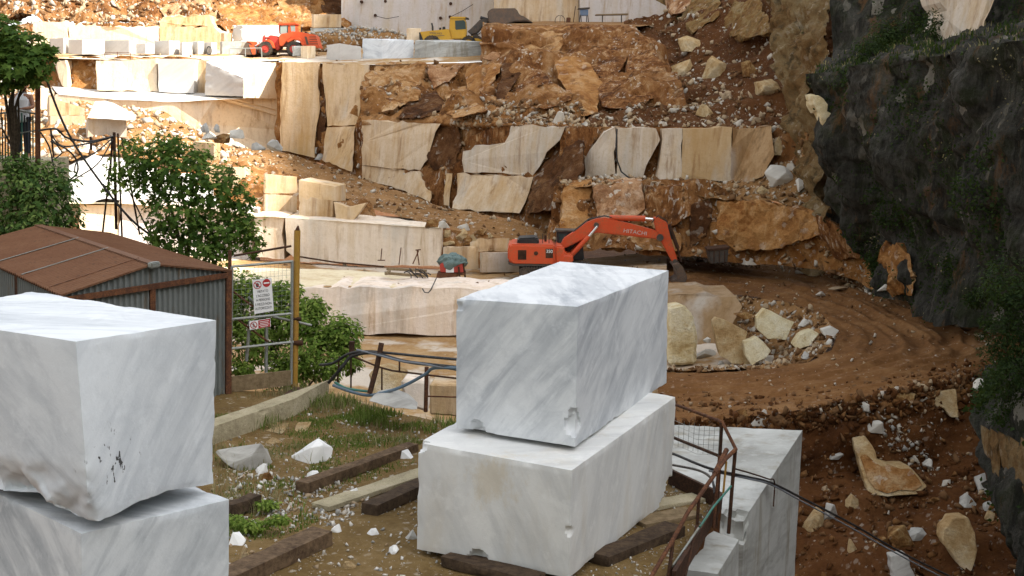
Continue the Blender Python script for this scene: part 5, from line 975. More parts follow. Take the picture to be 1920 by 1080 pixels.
mb = MB(); mb.tube([P_(1074, 49, 122), P_(1079, 12, 123)], .035, 6); tag(mb.build('iron_bar', M['rust_dark']), 'thin bar leaning on the wall between the drum and the blue box', 'bar')
mb = MB(); mb.tube([P_(909, 93, 109), P_(909, 43, 109)], .17, 10); tag(mb.build('steel_post', M['galv']), 'upright grey post between the yellow loader and the brown rock', 'post')
# low rails and standpipes on the bench and at its edge
def pipework(name, segs, r, mat, label, cat, d=None):
    mb = MB()
    for s in segs: mb.tube([P_(*p) for p in s], r, 6)
    return tag(mb.build(name, mat), label, cat)
pipework('guard_rail', [[(196, 99, 113), (197, 109, 113)], [(220, 97, 113), (220, 108, 113)], [(244, 99, 112), (245, 110, 112)], [(196, 99, 113), (244, 99, 112)]], .03, M['rust'], 'thin low rail at the edge of the upper bench before the row of blocks', 'railing')
pipework('guard_rail', [[(430, 91, 109), (430, 105, 109)], [(460, 90, 109), (460, 106, 109)], [(490, 90, 109), (491, 107, 109)], [(430, 91, 109), (490, 90, 109)]], .04, M['galv'], 'thin low rail in front of the orange loader', 'railing')
pipework('standpipe', [[(716, 466, 73), (714, 489, 73)], [(708, 488, 73), (722, 488, 73)]], .032, M['rust'], 'short thin pipe standing against the marble face, nearer the yellow post', 'pipe')
pipework('standpipe', [[(752, 464, 73), (748, 497, 73)]], .032, M['rust'], 'taller plain thin pipe standing against the marble face', 'pipe')
pipework('standpipe', [[(785, 470, 72.5), (774, 495, 72.5)], [(782, 468, 72.5), (786, 497, 72.5)], [(779, 469, 72.5), (789, 468, 72.5)]], .036, M['rust'], 'stand of crossed pipes with a small head near the compressor', 'pipe')
mb = MB(); mb.beam(P_(722, 512, 69.5), P_(800, 518, 69.3), .25, .12); mb.beam(P_(725, 504, 70.6), P_(800, 508, 70.4), .2, .12); mb.beam(P_(730, 508, 70), P_(724, 514, 69), .15, .1); tag(mb.build('wire_saw_track', M['wood_pale']), 'pair of rails lying on the white floor before the marble face', 'rail track')
mb = MB(); mb.tube([P_(560, 481, 74), P_(630, 492, 73), P_(720, 500, 72)], .05, 6); tag(mb.build('pipe', M['rust_dark']), 'thin pipe lying along the foot of the marble face', 'pipe')
rng = random.Random(3)
def loops(name, x, y, d, n, sx, sy, mat, label):
    mb = MB(); pts = []
    for i in range(n*10):
        a = i/10*2*math.pi; k = i/(n*10); pts.append(P_(x+sx*k+8*math.cos(a)*(1+.4*rng.random()), y-abs(math.sin(a*.5))*sy*(1+.3*math.sin(i)), d+.3*math.sin(i*.7)))
    mb.tube(pts, .03, 5); return tag(mb.build(name, mat), label, 'cable')
loops('cable', 762, 521, 68.3, 4, 40, 14, M['cable'], 'tangle of thin cable looped on the white floor beside the compressor')
mb = MB(); mb.tube([P_(792, 541, 65.7), P_(796, 548, 65.6), P_(803, 549, 65.6), P_(808, 543, 65.7), P_(818, 522, 67.5)], .03, 6); tag(mb.build('cable', M['cable']), 'loop of cable hanging over the edge of the marble bench', 'cable')
mb = MB(); mb.tube([P_(1157, 242, 80), P_(1155, 270, 79.8), P_(1157, 300, 79.8), P_(1165, 322, 79.8), P_(1180, 334, 79.6)], .05, 6); tag(mb.build('cable', M['cable']), 'dark cable hanging in a curve down the second-tier face', 'cable')
# drilled anchor heads on the far wall
for i, (x, y) in enumerate(((764, 3), (678, 3.5), (723, 2.5), (845, 7), (887, 8), (704, 29), (750, 31), (826, 34), (844, 32))):
    dd = 139.6 if x < 800 else 138.2; c = P_(x, y, dd); mb = MB(); mb.cyl(c+Vector((0, -.25, 0)), c+Vector((0, .8, 0)), .16, 10); o = mb.build('anchor_bolt', M['rust_dark'])
    tag(o, 'dark anchor head driven into the grey wall above the yellow loader', 'anchor bolt', 'anchor heads in the far wall')
mb = MB(); mb.tube([P_(704, 30, 139), P_(725, 35, 138.6), P_(748, 31, 138.4)], .03, 5); tag(mb.build('wire', M['cable']), 'thin wire slung level between two lower anchor heads on the grey wall', 'wire')
mb = MB(); mb.tube([P_(887, 8, 137.4), P_(868, 20, 137.4), P_(846, 31, 137.5)], .03, 5); tag(mb.build('wire', M['cable']), 'thin wire slanting down between anchor heads above the yellow loader cab', 'wire')
# ------------------------------------------------------------------ corrugated hut
def Y(px, py, z=YZ): return Z(px, py, z)
Rg = Y(422, 737); dR = Rg.y; Re = W(425, 506, dR); ze = Re.z; Le = Z(118, 549, ze); Lg = Vector((Le.x, Le.y, YZ-.1)); Rg = Vector((Re.x, Re.y, YZ-.1))
Am = (Le+Re)/2; Ap = W(288, 494, Am.y); Ap = Vector((Am.x, Am.y, Ap.z)); Ab = Z(72, 423, Ap.z); bv = Ab-Ap; bv.z = 0
gx = (Re-Le).normalized(); bn = bv.normalized()
hut = empty('corrugated_hut', (Rg+Lg)/2, 'low hut with a rusty corrugated roof and grey-green metal walls behind the left stack', 'hut')
def corrug(mb, o, along, down, n, amp, per, nrm, m=1):
    L = along.length; k = max(2, int(L/per*6)); vs = []; fs = []
    for i in range(k+1):
        t = i/k; h = nrm*(amp*math.sin(t*L/per*2*math.pi))
        for j in range(m+1): vs.append(o+along*t+down*(j/m)+h)
    for i in range(k):
        for j in range(m): a = i*(m+1)+j; fs.append((a, a+1, a+m+2, a+m+1))
    mb.add(vs, fs)
ov = -bn*.10
for side, e in (('l', Le), ('r', Re)):
    dn = (e-Ap); dn = dn*1.05; nrm = bn.cross(dn).normalized(); nrm = nrm if nrm.z > 0 else -nrm
    mb = MB(); corrug(mb, Ap+ov, bv-ov, dn, 1, .022, .12, nrm); corrug(mb, Ap+ov-nrm*.02, bv-ov, dn, 1, .022, .12, nrm); r_ = mb.build('roof', M['roof'], hut, smooth=True, fix=False)
    if side == 'l':
        for t in (.40, .66, .90):
            mb = MB(); a = Ap+ov+(bv-ov)*(1-t)+nrm*.028; mb.beam(a, a+dn*.98, .022, .010, nrm); mb.build('seam', M['galv'] if t < .7 else M['rust'], r_)
mb = MB(); mb.beam(Ap+ov+Vector((0, 0, .012)), Ap+bv+Vector((0, 0, .012)), .16, .02); mb.build('ridge_cap', M['roof'], hut)
mb = MB(); mb.beam(Ap+ov*1.3-gx*.10+Vector((0, 0, -.01)), Ap+ov*1.3+gx*.12+Vector((0, 0, -.01)), .1, .1); mb.build('bracket', M['galv'], hut, bevel=.02)
mb = MB(); wl_ = (Rg-Lg); hgt = ze-YZ+.1; nrm = -bn
n_ = int(wl_.length/.12)
vs = []; fs = []
for i in range(n_*4+1):
    t = i/(n_*4); top = (ze-.02)+(Ap.z-ze)*(1-abs(2*t-1)); h = nrm*(.045 if i % 4 in (1, 2) else 0); p = Lg+wl_*t
    vs += [Vector((p.x, p.y, YZ-.1))+h, Vector((p.x, p.y, top))+h]
fs = [(2*i, 2*i+2, 2*i+3, 2*i+1) for i in range(n_*4)]
mb.add(vs, fs); mb.build('wall', M['shedwall'], hut, fix=False)
mb = MB(); vs = []; sl_ = bv; n2 = int(sl_.length/.12); nl = -gx
for i in range(n2*4+1):
    t = i/(n2*4); h = nl*(.045 if i % 4 in (1, 2) else 0); p = Lg+sl_*t; vs += [Vector((p.x, p.y, YZ-.1))+h, Vector((p.x, p.y, ze-.02))+h]
mb.add(vs, [(2*i, 2*i+1, 2*i+3, 2*i+2) for i in range(n2*4)]); mb.build('wall', M['shedwall'], hut, fix=False)
for o_ in (Rg,): mb = MB(); vs = []; [vs.extend([Vector(((o_+sl_*(i/40)).x, (o_+sl_*(i/40)).y, YZ-.1))-nl*(.02 if i % 2 else 0), Vector(((o_+sl_*(i/40)).x, (o_+sl_*(i/40)).y, ze-.02))-nl*(.02 if i % 2 else 0)]) for i in range(41)]; mb.add(vs, [(2*i, 2*i+2, 2*i+3, 2*i+1) for i in range(40)]); mb.build('wall', M['shedwall'], hut, fix=False)
mb = MB(); f_ = nrm*.075
mb.beam(Le+f_+Vector((0, 0, -.10)), Re+f_+Vector((0, 0, -.08)), .05, .09); mb.build('tie_beam', M['rust'], hut)
mb = MB(); c_ = (Lg+Rg)/2+f_; mb.beam(c_, Vector((c_.x, c_.y, ze-.10)), .09, .05, nrm); mb.build('post', M['rust'], hut)
mb = MB(); mb.beam(Rg+f_*1.1, Re+f_*1.1+Vector((0, 0, -.02)), .10, .07, nrm); mb.build('corner_post', M['rust'], hut)
for t in (.38, .62): mb = MB(); p = Lg+sl_*t+nl*.04; mb.beam(p, Vector((p.x, p.y, ze)), .07, .05, nl); mb.build('post', M['rust_dark'], hut)
# ------------------------------------------------------------------ gate with its notices, yellow post
gl = Y(436, 736); dl_ = gl.y; yb = Y(558, 726); dy_ = yb.y
def gp(x, y, o=0):                      # a point in the plane of the gate
    t = (x-436)/(552-436); return W(x, y, dl_+(dy_-.1-dl_)*t)+Vector((0, o, 0))
gate = empty('metal_gate', gp(490, 732), 'galvanised tube gate with a brown kick board between the hut and the yellow post', 'gate')
def tubepart(name, segs, r, mat, parent, n=8):
    for s in segs: mb = MB(); mb.tube(s, r, n); mb.build(name, mat, parent, smooth=True)
tubepart('upright', [[gp(435, 500), gp(431, 734)], [gp(548, 489), gp(546, 720)]], .026, M['galv'], gate)
tubepart('rail', [[gp(434, 500), gp(549, 490)], [gp(430, 599), gp(547, 588)], [gp(432, 654), gp(550, 641)]], .024, M['galv'], gate)
mb = MB(); a, b, c, e = gp(431, 706, -.03), gp(546, 694, -.03), gp(546, 722, -.03), gp(430, 735, -.03); th = Vector((0, .04, 0)); mb.hexa([e, c, b, a, e+th, c+th, b+th, a+th]); mb.build('kick_board', M['wood_pale'], gate)
tubepart('brace', [[gp(430, 543, .05), gp(474, 576, .05)], [gp(445, 602, .1), gp(500, 642, .1)]], .018, M['rust'], gate)
tubepart('back_bar', [[gp(510, 596, .12), gp(582, 612, .12)], [gp(492, 588, .08), gp(464, 558, .08)]], .022, M['galv'], gate)
tubepart('back_post', [[gp(497, 612, .15), gp(496, 705, .15)], [gp(465, 604, .15), gp(459, 680, .15)]], .03, M['galv'], gate)
tubepart('top_bar', [[gp(438, 480, .05), gp(545, 462, .05)]], .02, M['rust_dark'], gate)
tubepart('rusty_post', [[gp(430, 470, .05), gp(428, 735, .05)]], .032, M['rust'], gate)
mb = MB()
for i in range(15): mb.tube([gp(438+i*7.6, 500-i*.66, .03), gp(436+i*7.6, 596-i*.7, .03)], .0022, 3, cap=False)
for j in range(10): mb.tube([gp(436, 506+j*9.5, .03), gp(548, 497+j*9.4, .03)], .0022, 3, cap=False)
mb.build('wire_mesh', M['galv'], gate, fix=False)
def board(name, pts, label, cat):
    c = [gp(x, y, -.045) for x, y in pts]; t = empty(name, sum(c, Vector())/4, label, cat); th = Vector((0, .012, 0)); mb = MB(); mb.hexa([c[3], c[2], c[1], c[0]]+[p+th for p in (c[3], c[2], c[1], c[0])]); mb.build('board', M['white'], t); return t, c
sg, c = board('warning_sign', [(474, 524.5), (509.5, 520.5), (514, 582), (478, 588)], 'white notice with five lines of lettering under two round red symbols, hung on the gate', 'sign')
ux = (c[1]-c[0]); uy = (c[3]-c[0]); un = ux.cross(uy).normalized(); un = un if un.y < 0 else -un
def sp(u, v, o=.003): return c[0]+ux*u+uy*v+un*o
ang = math.atan2(ux.y, ux.x); tilt_ = -math.atan2(ux.z, math.hypot(ux.x, ux.y))
def disc(name, u, v, r, mat, o, parent, inner=0.0, n=28):
    ex = ux.normalized(); ey = un.cross(ex).normalized(); ctr = sp(u, v, o); vs = []
    for k in range(n): a = 2*math.pi*k/n; e = ex*math.cos(a)+ey*math.sin(a); vs += [ctr+e*r, ctr+e*r*inner] if inner else [ctr+e*r]
    mb = MB(); mb.add(vs, [[2*k, (2*k+2) % (2*n), (2*k+3) % (2*n), 2*k+1] for k in range(n)] if inner else [list(range(n))]); return mb.build(name, mat, parent, fix=False)
Wd = ux.length; r_ = Wd*.21
pic = disc('prohibition_symbol', .25, .16, r_, M['signred'], .004, sg, .80); ex = ux.normalized(); ey = un.cross(ex).normalized(); ey = ey if ey.z > 0 else -ey
def shape(name, u, v, pts, mat, o, parent):
    ctr = sp(u, v, o); mb = MB(); mb.add([ctr+ex*a*r_+ey*b*r_ for a, b in pts], [list(range(len(pts)))]); return mb.build(name, mat, parent, fix=False)
shape('hand', .25, .16, [(-.28, -.55), (.2, -.55), (.34, -.1), (.52, .2), (.42, .28), (.25, .08), (.26, .5), (.14, .52), (.1, .15), (.06, .6), (-.06, .6), (-.08, .15), (-.14, .54), (-.26, .5), (-.24, .1), (-.36, .34), (-.46, .28), (-.4, -.1)], M['ink'], .0045, pic)
shape('slash', .25, .16, [(-.66, .50), (-.52, .64), (.66, -.50), (.52, -.64)], M['signred'], .006, pic)
ne = disc('no_entry_symbol', .73, .13, r_, M['signred'], .004, sg); shape('bar', .73, .13, [(-.72, -.17), (.72, -.17), (.72, .17), (-.72, .17)], M['white'], .006, ne)
for i, s in enumerate(('VIETATO', "L'ACCESSO", 'A PERSONE', 'E MEZZI NON', 'AUTORIZZATI')):
    text('lettering', s, Wd*.185, sp(.5, .36+i*.125, .003), M['ink'], sg, rot=(math.pi/2, tilt_, ang), ext=.001, sx=.78 if len(s) < 10 else .74)
s2, c = board('warning_sign', [(468.5, 602), (507.5, 596), (508.5, 611.5), (469, 618)], 'small notice, half white half red, hung under the big one on the gate', 'sign')
ux = (c[1]-c[0]); uy = (c[3]-c[0]); Wd = ux.length; r_ = uy.length*.42
pic = disc('prohibition_symbol', .2, .5, r_, M['signred'], .004, s2, .78); shape('walker', .2, .5, [(-.1, .55), (.1, .55), (.12, .2), (.4, -.05), (.15, .0), (.3, -.55), (.12, -.55), (0, -.15), (-.18, -.58), (-.36, -.5), (-.12, .0), (-.3, .15)], M['ink'], .0045, pic); shape('slash', .2, .5, [(-.6, .46), (-.46, .6), (.6, -.46), (.46, -.6)], M['signred'], .006, pic)
mb = MB(); mb.add([sp(.42, .04), sp(.99, .04), sp(.99, .96), sp(.42, .96)], [(0, 1, 2, 3)]); rp = mb.build('red_panel', M['signred'], s2, fix=False)
for i in range(4):
    w_ = (.46, .40, .48, .36)[i]; mb = MB(); a = .70-w_/2; mb.add([sp(a, .2+i*.19, .005), sp(a+w_, .2+i*.19, .005), sp(a+w_, .27+i*.19, .005), sp(a, .27+i*.19, .005)], [(0, 1, 2, 3)]); mb.build('print_line', M['white'], s2, fix=False)
yp = empty('gate_post', yb, 'tall yellow-painted pole beside the gate with a pointed broken top', 'post')
mb = MB(); mb.tube([W(552, 726, dy_), W(557.5, 432, dy_)], .057, 14); mb.build('pole', M['yellow_post'], yp, smooth=True)
mb = MB(); mb.ext([(552.5, 434), (562, 434), (560, 424), (558, 423)], dy_, -.04, .04); mb.build('cap', M['rust'], yp)
mb = MB(); p = W(555, 642, dy_); mb.cyl(p+Vector((-.09, -.03, 0)), p+Vector((.13, -.03, 0)), .05, 10); mb.build('clamp', M['rust_dark'], yp)
mb = MB(); p = W(556, 597, dy_); mb.cyl(p+Vector((-.09, -.03, 0)), p+Vector((.09, -.03, 0)), .035, 10); mb.build('clamp', M['rust_dark'], yp)
C = [Y(533, 752), Y(572, 752), Y(572, 752)+Vector((0, 0, .12)), Y(533, 752)+Vector((0, 0, .12))]; C += [p+Vector((.05, .6, 0)) for p in C]; block('concrete_footing', C, 10, M['rust_dark'], 'dirty square footing at the foot of the yellow pole', 'footing', edge=.06, rough=.03, seed=3)
# low concrete kerb by the gate
zt = YZ+.30; T0, T1 = Z(300, 834, zt), Z(553, 747, zt)
C = [Vector((T0.x, T0.y, YZ-.1)), Vector((T1.x, T1.y, YZ-.1)), T1, T0]; off = Vector((.35, 1.55, 0)); C += [p+off for p in C]
block('concrete_step', C, 26, M['concrete'], 'long pale concrete step with a mossy side in front of the gate', 'step', edge=.07, rough=.02, seed=4)
# ------------------------------------------------------------------ timbers lying about
def timber(name, p, q, w, h, mat, label, cat='timber', lift=0.0, seed=0):
    a, b = Y(*p)+Vector((0, 0, h/2+lift)), Y(*q)+Vector((0, 0, h/2+lift)); t = (b-a).normalized(); s_ = t.cross(Vector((0, 0, 1))).normalized()*w/2; u = Vector((0, 0, h/2))
    C = [a-s_-u, a+s_-u, a+s_+u, a-s_+u, b-s_-u, b+s_-u, b+s_+u, b-s_+u]
    if (C[1]-C[0]).x < 0: pass
    return block(name, C, 16, mat, label, cat, edge=.03, rough=.025, seed=seed)
timber('timber_beam', (566, 924), (775, 848), .20, .15, M['wood'], 'long squared timber lying in the grass beyond the pale stone strip', seed=1)
timber('timber_beam', (692, 968), (800, 918), .24, .16, M['wood_dark'], 'dark short timber running under the corner of the middle stack', seed=2)
timber('timber_beam', (410, 1110), (605, 1018), .30, .18, M['wood'], 'thick timber in the bottom edge of the picture beside the left stack', seed=3)
timber('timber_stub', (425, 968), (480, 948), .18, .16, M['wood_dark'], 'short sawn-off timber stub in the weeds beside the left stack', seed=4)
timber('stone_strip', (600, 955), (800, 888), .30, .06, M['concrete'], 'flat pale stone strip leading towards the middle stack', 'stone', seed=5)
timber('timber_beam', (1120, 1060), (1265, 1000), .3, .13, M['wood_dark'], 'dark beam poking out from under the back of the middle stack', seed=6)
timber('timber_beam', (840, 1055), (1010, 1100), .3, .12, M['wood_dark'], 'dark beam under the front of the middle stack', seed=7)
timber('plank', (1195, 985), (1300, 965), .34, .06, M['wood_pale'], 'worn plank on the earth between the middle stack and the railing', 'plank', seed=8)
timber('plank', (1215, 952), (1310, 936), .30, .05, M['concrete'], 'greyish plank beside the worn one, nearer the drop', 'plank', seed=9)
mb = MB(); mb.beam(Y(1255, 906)+Vector((0, 0, .1)), Y(1350, 952)+Vector((0, 0, .1)), .05, .22); mb.beam(Y(1350, 952)+Vector((0, 0, .1)), Y(1262, 1105)+Vector((0, 0, .1)), .05, .22); tag(mb.build('rusty_channel', M['rust_dark']), 'brown rusty steel edging along the drop at the foot of the railing', 'edging')
# ------------------------------------------------------------------ rusty railing at the drop
R1, R2 = Y(1342, 988), Y(1366, 998); d1, d2 = R1.y, R2.y
rl = empty('safety_railing', R1, 'rusty leaning handrail with sagging wire netting at the edge of the drop', 'railing')
def rt(name, pts, r, mat='rust', n=8): mb = MB(); mb.tube([W(*p) for p in pts], r, n); return mb.build(name, M[mat], rl, smooth=True)
rt('post', [(1353, 792, d1), (1349, 870, d1), (1342, 990, d1)], .024, 'rust_dark'); rt('post', [(1379, 841, d2), (1373, 910, d2), (1366, 1000, d2)], .024, 'rust_dark'); rt('post', [(1349, 855, d1-.2), (1338, 990, d1-.2)], .02, 'rust')
rt('top_rail', [(1230, 745, 19.4), (1270, 760, 18.6), (1354, 791, d1), (1379, 841, d2)], .022, 'rust'); rt('mid_rail', [(1262, 820, 18.6), (1346, 854, d1)], .022, 'rust_dark')
rt('handrail', [(1380, 842, d2), (1361, 860, 16.0), (1290, 960, 15.0), (1260, 1015, 14.6), (1210, 1100, 14.0)], .026, 'rust'); rt('handrail_stub', [(1362, 844, d1-.1), (1340, 888, 15.7)], .034, 'rust')
rt('post', [(1311, 927, 15.3), (1307, 985, 15.3), (1283, 1085, 14.7)], .02, 'rust_dark'); rt('post', [(1262, 1016, 14.6), (1252, 1090, 14.4)], .022, 'rust_dark')
rt('yellow_bar', [(1362, 865, d2), (1356, 925, d2)], .014, 'yellow_post'); rt('brace', [(1372, 910, d2), (1338, 950, 15.8), (1312, 988, 15.3)], .014, 'hose_green'); rt('brace', [(1310, 990, 15.2), (1262, 1060, 14.7)], .014, 'galv')
mb = MB(); rng = random.Random(8)
for i in range(10):
    t0 = i/9; mb.tube([W(1264+86*t0, 786+8*t0*2, 18.6-2.2*t0), W(1262+84*t0, 836+22*t0, 18.6-2.2*t0)], .003, 3, cap=False)
for j in range(6): mb.tube([W(1264, 788+j*9, 18.6), W(1306, 806+j*9, 17.5), W(1350, 808+j*9, d1)], .003, 3, cap=False)
mb.build('wire_netting', M['galv'], rl, fix=False)
def cable(name, pts, r, mat, label, cat='cable', n=8, group=None):
    P = [W(*p) for p in pts]; Q = []
    for i in range(len(P)-1):
        p0, p1, p2, p3 = P[max(i-1, 0)], P[i], P[i+1], P[min(i+2, len(P)-1)]
        for k in range(8):
            t = k/8; Q.append(.5*((2*p1)+(p2-p0)*t+(2*p0-5*p1+4*p2-p3)*t*t+(3*p1-p0-3*p2+p3)*t**3))
    Q.append(P[-1]); mb = MB(); mb.tube(Q, r, n); return tag(mb.build(name, M[mat], smooth=True), label, cat, group)
cable('power_cable', [(1230, 842, 19), (1265, 852, 18.8), (1330, 878, 18.2), (1400, 894, 19.6), (1445, 905, 20.8), (1500, 932, 21.6), (1600, 984, 23), (1690, 1036, 24), (1790, 1085, 25)], .020, 'cable', 'thickest black cable running over the weathered block and out across the earth bank')
cable('power_cable', [(1330, 883, 18.1), (1400, 897, 19.55), (1446, 909, 20.7), (1500, 938, 21.5), (1600, 992, 22.9), (1700, 1048, 24), (1790, 1094, 25)], .014, 'hose_grey', 'grey cable sagging just below the thickest black one over the bank')
cable('power_cable', [(1262, 872, 18.6), (1310, 882, 17.6), (1334, 898, 16.7), (1340, 925, 16.3)], .017, 'cable', 'black cable bending down behind the rusty railing posts')
cable('chain', [(1375, 878, 18.2), (1410, 888, 19.2), (1440, 898, 20.0), (1452, 903, 20.8), (1450, 950, 20.75)], .012, 'rust_dark', 'rusty chain lying over the weathered block and hanging down its side', 'chain')
# ------------------------------------------------------------------ railing, hoses and pole at the edge of the pit
e0 = Y(660, 752).y; e1 = Y(800, 776).y
pr = empty('pit_railing', Y(720, 765), 'bent dark railing along the edge of the pit beside the middle stack', 'railing')
def pt_(name, pts, r, mat='rust_dark'): mb = MB(); mb.tube([W(x, y, e0+(e1-e0)*(x-660)/140) for x, y in pts], r, 7); return mb.build(name, M[mat], pr, smooth=True)
pt_('rail', [(661, 668), (710, 688), (735, 695), (800, 703), (870, 711)], .017); pt_('rail', [(803, 743), (870, 745)], .014, 'rust')
for x, y0, y1 in ((658, 651, 732), (632, 668, 724), (716, 689, 746), (749, 677, 696)): pt_('post', [(x+(4 if x < 640 else 0), y0), (x, y1)], .015)
pt_('corner_post', [(800, 688), (798, 772)], .036, 'rust'); pt_('thick_post', [(660, 640), (659, 668)], .05)
mb = MB(); mb.tube([W(715.5, 643, 21.4), W(706, 690, 21.3), W(693, 738, 21.2)], .044, 10); tag(mb.build('leaning_pole', M['rust_dark'], smooth=True), 'short dark pole leaning among the hoses at the pit edge', 'pole')
cable('hose', [(600, 684, 21.8), (624, 681, 21.7), (655, 663, 21.6), (690, 659, 21.5), (730, 662, 21.3), (790, 668, 20.8), (870, 675, 20.2)], .022, 'cable', 'topmost black hose strung along the pit railing', 'hose')
cable('hose', [(616, 718, 21.7), (640, 690, 21.6), (660, 668, 21.6), (700, 662, 21.4), (757, 677, 21), (810, 684, 20.6), (870, 690, 20.2)], .028, 'cable', 'thick black hose dropping to the grass at its near end by the pit railing', 'hose')
cable('hose', [(669, 656, 21.6), (710, 666, 21.3), (757, 678, 20.95), (790, 682, 20.7), (870, 696, 20.2)], .018, 'hose_grey', 'pale grey hose tied beneath the thick black one', 'hose')
cable('hose', [(624, 722, 21.5), (660, 735, 21.4), (693, 741, 21.2), (728, 734, 21), (760, 722, 20.9), (797, 702, 20.7), (815, 690, 20.6), (870, 691, 20.1)], .026, 'hose_blue', 'blue-grey hose swinging in a long curve from the grass up to the railing', 'hose')
cable('hose', [(628, 717, 21.7), (650, 728, 21.5), (690, 734, 21.3)], .022, 'hose_green', 'green hose end lying in the grass at the pit edge', 'hose')
cable('hose', [(712, 736, 21.2), (742, 742, 21), (764, 752, 20.8), (772, 764, 20.7)], .018, 'hose_blue', 'short blue hose end curling over the grey slab', 'hose')
slabrock('stone_slab', [(690, 752), (700, 742), (735, 736), (764, 748), (784, 768), (740, 766)], 20.4, .5, M['grey_rock'], 'thin grey slab with white scraps lying under the hoses at the pit edge', 'rock', tilt=2.2, bev=.02, jit=.01)
slabrock('sawn_slab', [(806, 720), (870, 722), (870, 782), (806, 778)], 24, 1.2, M['sawnC'], 'tan sawn face standing behind the corner post of the pit railing', 'marble block', bev=.03, jit=.01)
slabrock('sawn_slab', [(752, 712), (800, 716), (802, 776), (756, 752)], 27, 1.2, M['sawnP'], 'tan block with a bright broken edge below the pit railing', 'marble block', bev=.05, tilt=.3, jit=.02)
slabrock('sawn_slab', [(690, 700), (720, 694), (758, 706), (760, 734), (700, 742)], 34, 1.5, M['rock_cream'], 'low cream rock in the pit seen through the railing', 'rock', bev=.05, tilt=1.0, jit=.03)
# ------------------------------------------------------------------ left edge: terrace wall, railing, person, wires
TD = 29.5; tz = W(40, 300, TD).z
C = [W(-80, 330, TD-.3), W(72, 330, TD-.3), W(72, 300, TD-.3), W(-80, 300, TD-.3)]; C = [Vector((p.x, p.y, YZ-6)) if i < 2 else p for i, p in enumerate(C)]; C += [p+Vector((0, 2.0, 0)) for p in C]
block('terrace_wall', C, 22, M['concrete'], 'rough stone terrace wall under the tree at the left edge', 'wall', edge=.1, rough=.05, seed=6)
rr = empty('terrace_railing', W(40, 298, TD), 'dark green railing of thin upright bars on the terrace under the tree', 'railing')
for i in range(15):
    x = -6+i*5.2; mb = MB(); mb.tube([W(x, 212+(i % 3)*4, TD-.15), W(x+.5, 300, TD-.15)], .016, 6); mb.build('bar', M['hose_green'] if i % 4 == 1 else M['black'], rr)
mb = MB(); mb.tube([W(-12, 215, TD-.18), W(34, 207, TD-.18), W(70, 214, TD-.18)], .022, 8); mb.build('top_rail', M['galv'], rr); mb = MB(); mb.tube([W(-12, 262, TD-.18), W(34, 250, TD-.18), W(70, 244, TD-.18)], .014, 8); mb.build('mid_rail', M['galv'], rr)
mb = MB(); mb.beam(W(71, 310, TD-.3), W(71, 146, TD-.3), .10, .08, (0, 1, 0)); tag(mb.build('rusty_post', M['rust'], bevel=.01), 'rusty square post at the end of the terrace railing', 'post')
def skin(name, V, E, Rr, mat, parent=None, root=0, sub=2):
    off = parent_loc(parent); me = bpy.data.meshes.new(name); me.from_pydata([tuple(Vector(v)-off) for v in V], E, []); o = bpy.data.objects.new(name, me); COL.objects.link(o)
    mo = o.modifiers.new('skin', 'SKIN'); o.modifiers.new('sub', 'SUBSURF').render_levels = sub; o.modifiers['sub'].levels = sub
    for i, r in enumerate(Rr): me.skin_vertices[0].data[i].radius = (r, r) if not isinstance(r, tuple) else r; me.skin_vertices[0].data[i].use_root = (i == root)
    dg = bpy.context.evaluated_depsgraph_get(); dg.update(); m2 = bpy.data.meshes.new_from_object(o.evaluated_get(dg)); bpy.data.objects.remove(o)
    m2.polygons.foreach_set('use_smooth', np.ones(len(m2.polygons), dtype=bool)); m2.materials.clear(); return link(name, m2, mat, parent)
ft = W(43, 298, TD+.25); ft.z = tz
pe = empty('person', ft, 'person in a white vest standing at the terrace railing, head among the leaves', 'person')
K = lambda x, y, z: ft+Vector((x, y, z))
V = [K(0, 0, .95), K(0, .01, 1.15), K(.01, .02, 1.32), K(.02, .01, 1.44), K(.04, -.02, 1.52), K(.06, -.04, 1.62), K(.06, -.04, 1.70),
     K(.19, .02, 1.40), K(.27, -.06, 1.16), K(.16, -.26, 1.13), K(.12, -.32, 1.13), K(-.16, .03, 1.40), K(-.22, .02, 1.12), K(-.10, -.20, 1.06), K(-.07, -.27, 1.06),
     K(.09, 0, .90), K(.10, -.02, .50), K(.10, .02, .08), K(.12, -.12, .03), K(-.09, 0, .90), K(-.10, -.01, .50), K(-.11, .03, .08), K(-.12, -.11, .03)]
E_ = [(0, 1), (1, 2), (2, 3), (3, 4), (4, 5), (5, 6), (2, 7), (7, 8), (8, 9), (9, 10), (2, 11), (11, 12), (12, 13), (13, 14), (0, 15), (15, 16), (16, 17), (17, 18), (0, 19), (19, 20), (20, 21), (21, 22)]
Rr = [.125, .12, .135, .075, .055, .085, .075, .062, .046, .034, .026, .062, .046, .034, .026, .085, .06, .042, .035, .085, .06, .042, .035]
skin('body', V, E_, Rr, M['skin'], pe)
for hx, hz, hy, sgn in ((.12, 1.13, -.32, 1), (-.07, 1.06, -.27, -1)):
    for i, (a, l) in enumerate(((-.03, .075), (-.011, .085), (.009, .08), (.028, .065))):
        b0 = K(hx+a, hy-.02, hz); mb = MB(); mb.tube([b0, b0+Vector((a*.2, -l*.55, .008)), b0+Vector((a*.2, -l*.85, -.025))], .010, 6, .007); mb.build('finger', M['skin'], pe, smooth=True)
    b0 = K(hx-sgn*.035, hy+.01, hz); mb = MB(); mb.tube([b0, b0+Vector((-sgn*.03, -.03, 0)), b0+Vector((-sgn*.025, -.06, -.012))], .012, 6, .008); mb.build('thumb', M['skin'], pe, smooth=True)
